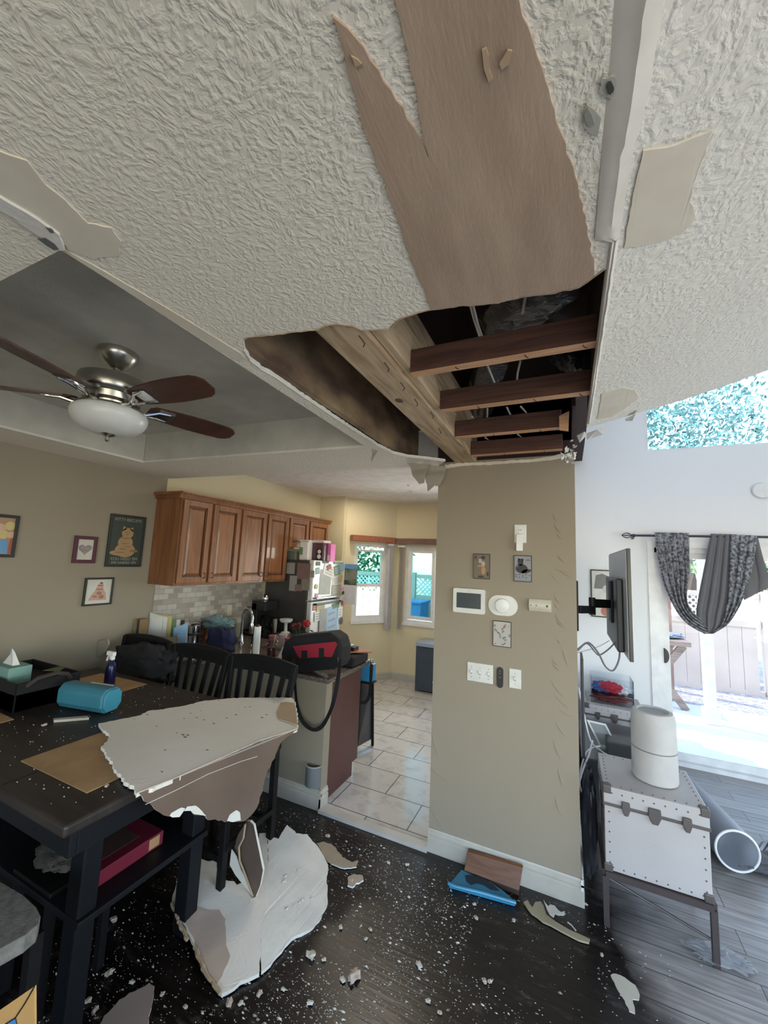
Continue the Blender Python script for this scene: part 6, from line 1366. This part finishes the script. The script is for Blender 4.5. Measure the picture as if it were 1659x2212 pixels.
p = at(1645, 1060, Y=YF); mb = MB().lathe([(.075, 0), (.078, .012), (.07, .03), (.02, .036)], (p.x, YF, p.z), (0, -1, 0), 32); tag(mb.build('smoke_detector', M_PLW2, smooth=True), 'round white detector disc on the far wall above the curtain', 'detector')
# television seen edge-on with its wall arm
TX = .352; TY0, TY1 = 2.99, 4.02
t = thing('television', (TX, 3.5, 1.2), 'flat television seen edge-on, held out from the wall on an arm', 'television')
tz0, tz1 = 1.235, 1.945
MB().box(TX-.006, TX+.016, TY0, TY1+.15, tz0, tz1).build('screen_panel', M_BLKP, t, bevel=.003)
MB().box(TX-.012, TX-.006, TY0+.01, TY1+.14, tz0+.01, tz1-.01).build('back_plate', mat('tv_back_grey', (.30, .30, .31), .4, nscale=3), t)
MB().box(TX-.055, TX-.012, TY0+.18, TY1-.05, tz0+.02, tz1-.20).build('rear_housing', cm('tv_rear', (.035, .037, .04), .45), t, bevel=.01)
t2 = thing('television_mount', (.05, 3.0, 1.53), 'black articulated wall arm behind the television', 'bracket')
MB().box(.046, .060, 2.92, 2.99, 1.40, 1.72).build('wall_plate', M_BLACK, t2, bevel=.003)
ab = [at(1250, 1300, X=.066), at(1285, 1310, Y=3.25), at(1283, 1285, Y=3.25), at(1318, 1290, Y=3.45)]
mb = MB(); mb.bar((.06, 2.955, 1.535), (.155, 3.25, 1.515), .03, .05); mb.build('arm', M_BLACK, t2, bevel=.003)
mb = MB(); mb.bar((.15, 3.25, 1.56), (.29, 3.45, 1.55), .03, .06); mb.build('arm', M_BLACK, t2, bevel=.003)
MB().cyl((.155, 3.25, 1.48), (.155, 3.25, 1.60), .022).build('pivot', M_BLACK, t2)
mb = MB().box(.281, .296, 3.38, 3.55, 1.42, 1.72).build('screen_plate', M_BLACK, t2, bevel=.003)
def cable(label, pxs, Ys, r, m, name='cable'):
    P = [at(px, py, Y=y) for (px, py), y in zip(pxs, Ys)]; out = []
    for i in range(len(P)-1):
        p0, p1, p2, p3 = P[max(i-1, 0)], P[i], P[i+1], P[min(i+2, len(P)-1)]
        for k in range(5): f = k/5; out.append(.5*((2*p1)+(p2-p0)*f+(2*p0-5*p1+4*p2-p3)*f*f+(3*p1-p0-3*p2+p3)*f**3))
    out.append(P[-1]); return tag(MB().tube(out, r, 8).build(name, m, smooth=True), label, 'cable')
M_CGR = cm('cable_grey', (.16, .16, .17), .5); M_CWH = cm('cable_white', (.62, .62, .62), .45)
cable('grey cable looping low from the back of the television to the wall', [(1337, 1375), (1338, 1420), (1325, 1448), (1308, 1440), (1292, 1410), (1270, 1388), (1248, 1405)], [3.2, 3.2, 3.2, 3.2, 3.15, 3.1, 3.0], .006, M_CGR)
cable('grey cable running just under the television to the wall', [(1334, 1382), (1315, 1402), (1295, 1415), (1285, 1408), (1268, 1390), (1248, 1402)], [3.3, 3.3, 3.3, 3.3, 3.2, 3.1], .005, M_CGR)
cable('thin pale cable stretched between television and wall', [(1316, 1384), (1295, 1396), (1270, 1404), (1248, 1410)], [3.4, 3.4, 3.3, 3.2], .003, M_CWH)
cable('white cord coming down behind the column and across to the white canister', [(1250, 1485), (1262, 1545), (1276, 1600), (1296, 1620), (1320, 1635), (1350, 1648), (1366, 1656)], [3.4, 3.35, 3.3, 3.2, 3.1, 3.02, 2.98], .005, M_CWH)
cable('white cord sagging behind the trunk beside the wall', [(1280, 1600), (1272, 1630), (1260, 1660), (1250, 1700), (1247, 1770)], [3.3, 3.2, 3.1, 3.0, 2.95], .006, M_CWH)
cable('white cord curling over the left edge of the trunk', [(1296, 1612), (1280, 1615), (1264, 1630), (1252, 1680), (1260, 1720), (1276, 1718)], [3.3, 3.25, 3.2, 3.1, 3.05, 3.03], .005, M_CWH)
# white riveted trunks on metal stands
M_TRK = mat('trunk_white', (.46, .44, .44), .5, col2=(.42, .40, .40), nscale=3, bump=.15, bscale=120)
M_TRKD = cm('trunk_fitting', (.10, .085, .08), .4)
def trunk(x0, x1, y0, y1, zb_, zt_, label, legs=True, stand_label=None, lab2=None):
    t = thing('steamer_chest', ((x0+x1)/2, (y0+y1)/2, zb_), label, 'trunk', 'white riveted trunks')
    zl = zt_-.085
    MB().box(x0, x1, y0, y1, zb_, zl).build('body', M_TRK, t, bevel=.004)
    ld = MB().box(x0-.003, x1+.003, y0-.003, y1+.003, zl+.002, zt_).build('lid', M_TRK, t, bevel=.005)
    MB().box(x0-.006, x1+.006, y0-.006, y1+.006, zl-.008, zl+.008).build('band', M_TRKD, t, bevel=.002)
    for k in (.22, .5, .80):
        x = x0+(x1-x0)*k; h = .032 if k != .5 else .036; w = .018 if k != .5 else .026
        mb = MB(); mb.prism([(x-w, y0-.008, zl+h), (x+w, y0-.008, zl+h), (x+w*1.1, y0-.008, zl), (x+w*.5, y0-.008, zl-h), (x-w*.5, y0-.008, zl-h), (x-w*1.1, y0-.008, zl)], (0, -.010, 0)); mb.build('latch', M_TRKD, t, bevel=.003)
    for cx_, s1 in ((x0, 1), (x1, -1)):
        for z, s2 in ((zt_, -1), (zb_, 1)):
            for cy_, s3 in ((y0, 1),):
                mb = MB(); e = .006; mb.box(cx_-s1*e, cx_+s1*.034, cy_-e, cy_+.034, z-s2*e*(1 if s2 < 0 else 1), z+s2*.034); mb.build('corner_cap', M_TRKD, t, bevel=.005, seg=2)
    mb = MB()
    def riv(x, y, z, ax): mb.lathe([(.0042, 0), (.003, .0025)], (x, y, z), ax, 8)
    n = 9
    for i in range(n):
        f = .08+.84*i/(n-1); x = x0+(x1-x0)*f
        riv(x, y0-.003, zt_-.028, (0, -1, 0)); riv(x, y0, zb_+.018, (0, -1, 0)); riv(x, y0+.02, zt_, (0, 0, 1)); riv(x, y1-.03, zt_, (0, 0, 1))
    for i in range(6):
        f = .12+.76*i/5; z = zb_+(zl-zb_)*f
        riv(x0+.022, y0, z, (0, -1, 0)); riv(x1-.022, y0, z, (0, -1, 0)); riv(x0, y0+.022, z, (-1, 0, 0))
    for i in range(9):
        f = .1+.8*i/8; y = y0+(y1-y0)*f
        riv(x0+.02, y, zt_, (0, 0, 1)); riv(x1-.02, y, zt_, (0, 0, 1)); riv(x0-.003, y, zt_-.025, (-1, 0, 0))
    r_ = mb.build('rivets', M_TRKD, t); r_['kind'] = 'stuff'
    MB().tube([(x0, y0+.10, zb_+.27), (x0-.012, y0+.11, zb_+.28), (x0-.012, y0+.19, zb_+.28), (x0, y0+.20, zb_+.27)], .008).box(x0-.004, x0, y0+.08, y0+.22, zb_+.235, zb_+.285).build('side_handle', M_TRKD, t)
    if legs:
        s_ = thing('trunk_stand', ((x0+x1)/2, (y0+y1)/2, 0), lab2, 'stand')
        mb = MB(); z = zb_-.018
        for a, b in (((x0, y0), (x1, y0)), ((x1, y0), (x1, y1)), ((x1, y1), (x0, y1)), ((x0, y1), (x0, y0))): mb.bar((*a, z), (*b, z), .03, .03)
        mb.build('top_frame', cm('stand_iron', (.06, .045, .045), .4), s_)
        for a in ((x0, y0), (x1, y0), (x1, y1), (x0, y1)): MB().bar((*a, z-.01), (a[0], a[1], 0), .026, .026).build('leg', MATS['stand_iron'], s_)
        MB().tube([(x0+.01, y0, z-.02), (x1, y0+.0, .10)], .006).build('brace', MATS['stand_iron'], s_)
        MB().tube([(x0+.01, y1, z-.02), (x1, y1, .10)], .006).build('brace', MATS['stand_iron'], s_)
trunk(.160, .605, 2.565, 2.985, .262, .665, 'white riveted trunk with dark corners on a thin metal stand, nearest the camera', lab2='thin dark metal stand with slanting brace under the near trunk')
trunk(.13, .60, 4.30, 4.72, .17, .565, 'second white riveted trunk further back by the far wall', lab2='low dark stand under the far trunk')
# white canister (air purifier) on the near trunk
P = Vector((.425, 2.79, .666)); t = thing('air_purifier', P, 'white fabric-covered cylindrical purifier standing on the near trunk', 'purifier')
M_FAB = mat('white_mesh_fabric', (.52, .51, .50), .8, bump=.25, bscale=260)
MB().lathe([(.100, 0), (.107, .004), (.109, .012), (.108, .16)], P, n=44).build('lower_drum', M_FAB, t, smooth=True)
MB().lathe([(.104, .160), (.104, .166)], P, n=44).build('seam', cm('seam_grey', (.22, .22, .22), .6), t)
MB().lathe([(.108, .166), (.107, .32), (.103, .345), (.095, .358), (.078, .360), (.070, .352)], P, n=44).build('upper_drum', M_FAB, t, smooth=True)
MB().lathe([(.072, .350), (.068, .354), (.050, .352), (.03, .353), (.02, .353)], P, n=36).build('top_grille', cm('grille_grey', (.30, .31, .31), .4), t, smooth=True)
# tipped bin and the things round it
A = Vector((.925, 3.36, .122)); Bv = Vector((.80, 4.05, .122)); d = (Bv-A).normalized()
t = thing('waste_bin', (A.x, A.y, 0), 'grey cylindrical bin lying on its side behind the trunk, open end towards the camera', 'bin')
M_BIN = cm('bin_grey', (.22, .24, .28), .6)
MB().lathe([(.116, 0), (.110, .72), (.09, .74), (.0008, .74)], A, d, 36).lathe([(.110, .0), (.104, .70), (.001, .705)], A, d, 36).build('shell', M_BIN, t, smooth=True)
up_ = d.orthogonal().normalized(); sd_ = d.cross(up_)
MB().tube([A+(up_*math.cos(u)+sd_*math.sin(u))*.114 for u in [i*2*PI/36 for i in range(37)]], .007, 8).build('rim', M_PLW2, t, smooth=True)
e_ = A+d*.12+Vector((-.02, 0, .055)); MB().lathe([(.055, 0), (.05, -.004)], e_, d, 24).build('end_disc', M_PLW, t)
t = lump('crumpled_cloth', (.99, 3.47, .035), (.16, .10, .045), cm('cloth_darkgrey', (.10, .10, .11), .9), 'dark grey crumpled cloth on the floor under the tipped bin', 'cloth', 33, .5, 2.5, .7)
MB_ = MB().tube([at(px, py, Z=.03) for px, py in ((1640, 1840), (1650, 1825), (1662, 1822), (1680, 1840), (1690, 1865))], .018, 8)
tag(MB_.build('sandal_strap', cm('slate_rubber', (.06, .07, .09), .5), smooth=True), 'dark curved strap at the right edge of the photo beside the bin', 'strap')
# clear acrylic drawers on the far trunk
t = thing('acrylic_drawers', (.34, 4.5, .566), 'clear acrylic box stuffed with red and white clothes on the far trunk', 'box')
MB().box(.185, .53, 4.38, 4.386, .567, .80).box(.185, .53, 4.62, 4.626, .567, .80).box(.185, .191, 4.386, 4.62, .567, .80).box(.524, .53, 4.386, 4.62, .567, .80).box(.19, .525, 4.386, 4.62, .655, .661).build('shell', M_CLEAR, t)
lump('cloth', (.29, 4.50, .69), (.09, .08, .045), cm('cloth_blue', (.08, .12, .30), .9), None, None, 40, .4, 2.6, parent=t); lump('cloth', (.36, 4.47, .70), (.10, .07, .045), cm('cloth_red', (.50, .03, .06), .9), None, None, 41, .4, 2.6, parent=t)
lump('cloth', (.45, 4.50, .69), (.07, .08, .04), cm('cloth_white', (.70, .70, .72), .9), None, None, 42, .4, 2.6, parent=t); lump('cloth', (.35, 4.49, .605), (.15, .09, .035), cm('cloth_darkred', (.20, .04, .04), .9), None, None, 43, .4, 2.6, parent=t)
# dark furniture and bags in the corner between the trunks
t = thing('media_console', (.22, 3.75, 0), 'low black media console behind the near trunk', 'console')
MB().box(.075, .52, 3.35, 4.16, .05, .46).build('body', cm('console_black', (.03, .032, .038), .4), t, bevel=.004)
MB().box(.071, .524, 3.345, 4.165, .46, .475).build('top', cm('console_top', (.05, .052, .06), .3), t, bevel=.003)
MB().box(.10, .50, 3.38, 4.12, 0, .05).build('plinth', M_BLACK, t)
bx = at(1318, 1620, Y=3.5); tag(MB().box(.24, .42, 3.42, 3.60, .477, .585).build('speaker_box', cm('box_charcoal', (.05, .052, .055), .45), bevel=.01), 'small charcoal box on the black console', 'box')
fr3 = Fr((.205, 3.58, .478), (.80, -.10, .0), (-.45, .0, .9), (.1, -1, .1))
t = thing('framed_photo', (.24, 3.6, .476), 'small white photo frame leaning at an angle on the console', 'picture')
mb = MB(); sash(mb, fr3, 0, .13, .01, .20, .014, 0, .01); mb.build('frame', M_PLW2, t); mb = MB(); fr3.box(mb, .014, .116, .024, .186, .001, .004); mb.build('print', cm('photo_grey', (.34, .35, .33), .5), t)
tag(MB().box(.07, .085, 2.95, 3.20, .62, 1.22).build('floor_speaker', M_BLKP, bevel=.003), 'thin tall black panel leaning on the wall behind the column', 'panel')
lump('duffel_bag', (.098, 2.84, .33), (.042, .12, .30), cm('bag_navyblack', (.018, .02, .028), .5), 'black shiny bag slumped between the column and the trunk', 'bag', 51, .25, 2.4, .99)
lump('plastic_wrap', (.63, 2.62, .012), (.12, .06, .012), mat('clear_wrap', (.55, .58, .62), .1, bump=1, bscale=40, alpha=.35), 'clear crumpled plastic wrap at the foot of the trunk stand', 'wrap', 61, .6, 4, .7)
# curtain rod with knotted grey curtain
RY = YF-.11
rz = at(1400, 1157, Y=RY).z; rx0 = at(1366, 1155, Y=RY).x
t = thing('curtain_rod', (1.7, RY, rz), 'dark curtain rod with a cage finial above the patio door', 'rod')
MB().cyl((rx0, RY, rz), (3.0, RY, rz-.002), .011).build('pole', cm('bronze_dark', (.035, .03, .035), .4), t, smooth=True)
cxf = at(1354, 1156, Y=RY).x
for k in range(6):
    a = k*PI/3; MB().tube([(cxf+.045*u, RY+.028*math.cos(a)*math.cos(u*PI/2), rz+.028*math.sin(a)*math.cos(u*PI/2)) for u in [-1+i/5 for i in range(11)]], .0035, 5).build('finial_wire', MATS['bronze_dark'], t)
MB().lathe([(.014, 0), (.016, .02), (.01, .03)], (cxf+.045, RY, rz), (1, 0, 0), 16).build('finial_collar', MATS['bronze_dark'], t)
bxx = at(1369, 1160, Y=RY).x; MB().bar((bxx, RY, rz-.005), (bxx, YF, rz-.02), .02, .025).build('bracket', MATS['bronze_dark'], t)
def curtain_mat(name, c1, c2):
    return mat(name, c1, .8, col2=c2, nscale=38, lo=.42, hi=.58, bump=.3, bscale=70)
M_CUR = curtain_mat('curtain_damask', (.30, .31, .34), (.075, .08, .095)); M_CURL = mat('curtain_lining', (.14, .14, .15), .8, nscale=4)
t = thing('curtain', (1.2, RY, rz), 'grey patterned curtain looped over the rod in a low swag', 'curtain')
def spl(P, v):
    k = v*(len(P)-1); i = min(int(k), len(P)-2); f = k-i; p0, p1, p2, p3 = P[max(i-1, 0)], P[i], P[i+1], P[min(i+2, len(P)-1)]
    return .5*((2*p1)+(p2-p0)*f+(2*p0-5*p1+4*p2-p3)*f*f+(3*p1-p0-3*p2+p3)*f**3)
def drape(outer_, inner_, nf, depth, y0, nm, m, ph=0, nu=60, nv=50):
    O = [Vector(p) for p in outer_]; I = [Vector(p) for p in inner_]
    def fn(u, v):
        a = spl(O, v); b = spl(I, v); p = a.lerp(b, u); k = math.sin(u*nf*2*PI+ph+v*1.5); 
        p = p+(b-a)*(.02*math.sin(u*nf*4*PI+ph))
        P3 = at(p.x, p.y, Y=RY+y0); P3.y += depth*k*(.6+.4*math.sin(PI*v)) - .03*(1-abs(2*v-1))*0; return P3
    return MB().grid(fn, nu, nv).build(nm, m, t, smooth=True, solid=.003)
drape([(1414, 1150), (1420, 1200), (1434, 1260), (1456, 1310), (1482, 1345), (1520, 1368), (1532, 1366)], [(1488, 1151), (1489, 1190), (1490, 1240), (1484, 1290), (1494, 1318), (1512, 1335), (1524, 1350)], 5, .020, -.025, 'left_swag', M_CUR)
drape([(1535, 1153), (1528, 1190), (1518, 1240), (1508, 1290), (1504, 1322), (1508, 1350), (1520, 1369)], [(1579, 1154), (1577, 1190), (1575, 1240), (1572, 1290), (1564, 1330), (1558, 1352), (1540, 1369)], 3, .014, -.010, 'lining_fold', M_CURL, ph=1)
drape([(1579, 1154), (1577, 1190), (1575, 1240), (1572, 1290), (1564, 1330), (1556, 1352), (1536, 1368)], [(1636, 1157), (1632, 1190), (1622, 1240), (1608, 1285), (1592, 1320), (1570, 1350), (1540, 1369)], 3, .016, -.028, 'right_swag', M_CUR, ph=2)
drape([(1600, 1156), (1606, 1200), (1606, 1250), (1606, 1296)], [(1636, 1157), (1650, 1210), (1663, 1250), (1664, 1268)], 2, .010, .012, 'loose_tail', M_CURL, ph=.5)
# ---------------------------------------------------------------- outside
M_CONC = mat('patio_concrete', (.72, .70, .68), .8, nscale=2)
M_GRAV = mat('gravel', (.50, .46, .44), .95, col2=(.25, .22, .21), nscale=24, bump=1, bscale=40, bdist=.02)
struct(box(-8, 9, 4.98, 7.3, -.16, -.06).build('ground_patio', M_CONC)); struct(box(-14, 14, 7.3, 18, -.17, -.065).build('ground_gravel', M_GRAV))
M_FEN = mat('fence_vinyl', (.52, .42, .36), .5, nscale=2); M_LAT = mat('lattice_white', (.74, .70, .68), .5)
FYY = 8.45
gi = 0
names_f = ['behind the nook window', 'between the nook and the wall', 'left of the patio post', 'right of the patio post', 'at the far right']
for k in range(6):
    x0 = -5.2+k*2.0; x1 = x0+2.0
    t = thing('fence_panel', ((x0+x1)/2, FYY, -.065), 'tan vinyl fence panel with lattice top, %s' % ['farthest left', 'seen through the nook window', 'behind the wall corner', 'left of the patio post', 'right of the patio post', 'at the right end'][k], 'fence', 'garden fence panels')
    mb = MB()
    for i in range(10): mb.box(x0+.06+i*.188, x0+.06+(i+1)*.188-.006, FYY, FYY+.025, -.02, 1.0)
    mb.build('boards', M_FEN, t); MB().box(x0+.003, x1-.003, FYY-.02, FYY+.045, .98, 1.07).build('rail', M_FEN, t); MB().box(x0+.003, x1-.003, FYY-.02, FYY+.045, 1.44, 1.52).build('rail', M_FEN, t); MB().box(x0+.003, x1-.003, FYY-.015, FYY+.04, -.065, -.0).build('rail', M_FEN, t)
    MB().box(x0+.002, x0+.11, FYY-.04, FYY+.07, -.065, 1.56).build('post', M_FEN, t)
    mb = MB(); n = 22
    for i in range(-4, n):
        xa = x0+i*.1; h_ = .37
        for s_ in (1, -1):
            p0x = xa if s_ > 0 else xa+h_; p1x = xa+h_ if s_ > 0 else xa; z0_, z1_ = 1.07, 1.44
            if min(p0x, p1x) < x0 or max(p0x, p1x) > x1: continue
            mb.bar((p0x, FYY+.01+.006*s_, z0_), (p1x, FYY+.01+.006*s_, z1_), .03, .006, (0, 1, 0))
    mb.build('lattice', M_LAT, t)
px_ = at(1534, 1560, Z=-.06); t = thing('patio_post', (1.62, 6.56, -.06), 'white square patio post outside the glass door', 'post')
MB().box(1.565, 1.675, 6.50, 6.61, -.06, 2.75).build('shaft', M_LAT, t, bevel=.004); MB().box(1.54, 1.70, 6.475, 6.635, -.06, .12).build('base', M_LAT, t, bevel=.006)
tag(box(-1, 7.0, 6.45, 6.66, 2.75, 2.95).build('pergola_beam', M_LAT), 'white pergola beam resting on the patio post', 'beam')
tag(box(-1, 7.0, 5.55, 5.65, 2.75, 2.9).build('pergola_beam', M_LAT), 'second pergola beam carrying the hanging ornament', 'beam')
t = thing('garden_post', (1.47, 8.0, -.065), 'brown wooden post in front of the fence', 'post'); MB().box(1.41, 1.52, 7.95, 8.06, -.065, 2.6).build('shaft', cm('post_brown', (.26, .15, .12), .8), t)
t = thing('wind_chime', (1.12, 5.6, 2.0), 'small white hanging ornament outside the patio door', 'ornament')
wcx = at(1505, 1200, Y=5.6); MB().cyl((wcx.x, 5.6, wcx.z+.12), (wcx.x, 5.6, 2.755), .002).build('string', M_CWH, t)
MB().lathe([(.002, .12), (.02, .10), (.014, .07), (.04, .04), (.045, 0), (.025, -.04), (.002, -.05)], wcx, n=18).build('glass_drop', M_PLW2, t, smooth=True)
t = thing('patio_table', (1.25, 6.6, -.06), 'weathered wooden trestle table with crossed legs on the patio', 'table')
M_GRW = wood('weathered_wood', (.34, .25, .20), (.20, .14, .11), 'X', 1, .8)
MB().box(.75, 1.52, 6.85, 7.55, .80, .86).build('table_top', M_GRW, t)
for y in (6.95, 7.45):
    for a, b in (((.85, .0), (1.45, .80)), ((1.45, .0), (.85, .80))): MB().bar((a[0], y, a[1]-.06), (b[0], y, b[1]), .05, .09).build('leg', M_GRW, t)
MB().bar((1.15, 6.95, .37), (1.15, 7.45, .37), .05, .05).build('stretcher', M_GRW, t)
lump('folded_tarp', (1.12, 7.2, .90), (.34, .25, .045), cm('tarp_bluegrey', (.22, .24, .32), .8), 'blue-grey folded tarp on the patio table', 'tarp', 71, .4, 2.5, .8)
t = thing('garden_bin', (-2.9, 7.9, -.065), 'blue wheeled bin outside the nook window', 'bin'); MB().prism([(-3.2, 7.7, -.06), (-2.72, 7.7, -.06), (-2.68, 7.7, .95), (-3.24, 7.7, .95)], (0, .5, 0)).build('body', cm('bin_blue', (.05, .18, .42), .5), t, bevel=.02)
MB().box(-3.27, -2.66, 7.66, 8.24, .95, 1.0).build('lid', MATS['bin_blue'], t, bevel=.015)
M_LEAF = mat('leaf_green', (.20, .32, .13), .6, col2=(.06, .13, .07), nscale=3, lo=.4, hi=.6); M_LEAF2 = mat('leaf_bluegreen', (.16, .33, .28), .6, col2=(.07, .17, .15), nscale=3, lo=.4, hi=.6)
M_BARK = cm('bark', (.12, .08, .06), .9)
def tree(x, y, h, r, zc, m, label, seed, n=2600, ls=.085):
    t = thing('garden_tree', (x, y, -.065), label, 'tree', 'trees behind the fence'); rr = random.Random(seed)
    MB().tube([(x, y, -.065), (x+.1, y, h*.3), (x-.05, y+.1, h*.6), (x, y, h*.8)], [.12, .10, .07, .03], 10).build('trunk', M_BARK, t, smooth=True)
    mb = MB()
    for i in range(n):
        while True:
            d = Vector((rr.uniform(-1, 1), rr.uniform(-1, 1), rr.uniform(-1, 1)))
            if d.length < 1: break
        d = d*(1+.25*noise.noise(d*2+Vector((seed, 0, 0)))); c = Vector((x+d.x*r[0], y+d.y*r[1], zc+d.z*r[2]))
        a = Vector((rr.uniform(-1, 1), rr.uniform(-1, 1), rr.uniform(-1, 1))).normalized(); b = a.orthogonal().normalized()
        mb.add([c-a*ls, c-b*ls*.45, c+a*ls, c+b*ls*.45], [(0, 1, 2, 3)])
    mb.build('foliage', m, t)
tree(2.4, 11.0, 5.5, (1.9, 1.4, 2.6), 4.6, M_LEAF2, 'large blue-green tree filling the high window', 1, 7500, .075)
tree(6.9, 11.9, 5.5, (2.0, 1.4, 2.6), 4.8, M_LEAF, 'green tree at the right of the high window', 2, 4000, .08)
tree(-2.0, 10.4, 3.4, (1.5, 1.0, 1.6), 2.6, M_LEAF, 'green tree behind the fence seen through the sliding nook window', 3)
tree(-5.6, 9.8, 3.4, (1.7, 1.0, 1.9), 2.3, M_LEAF, 'pale green tree seen through the narrow bay window', 4)
tree(3.3, 9.15, 2.2, (1.3, .45, .5), 1.9, M_LEAF, 'low green bush over the fence behind the curtain', 5, 1200, .07)
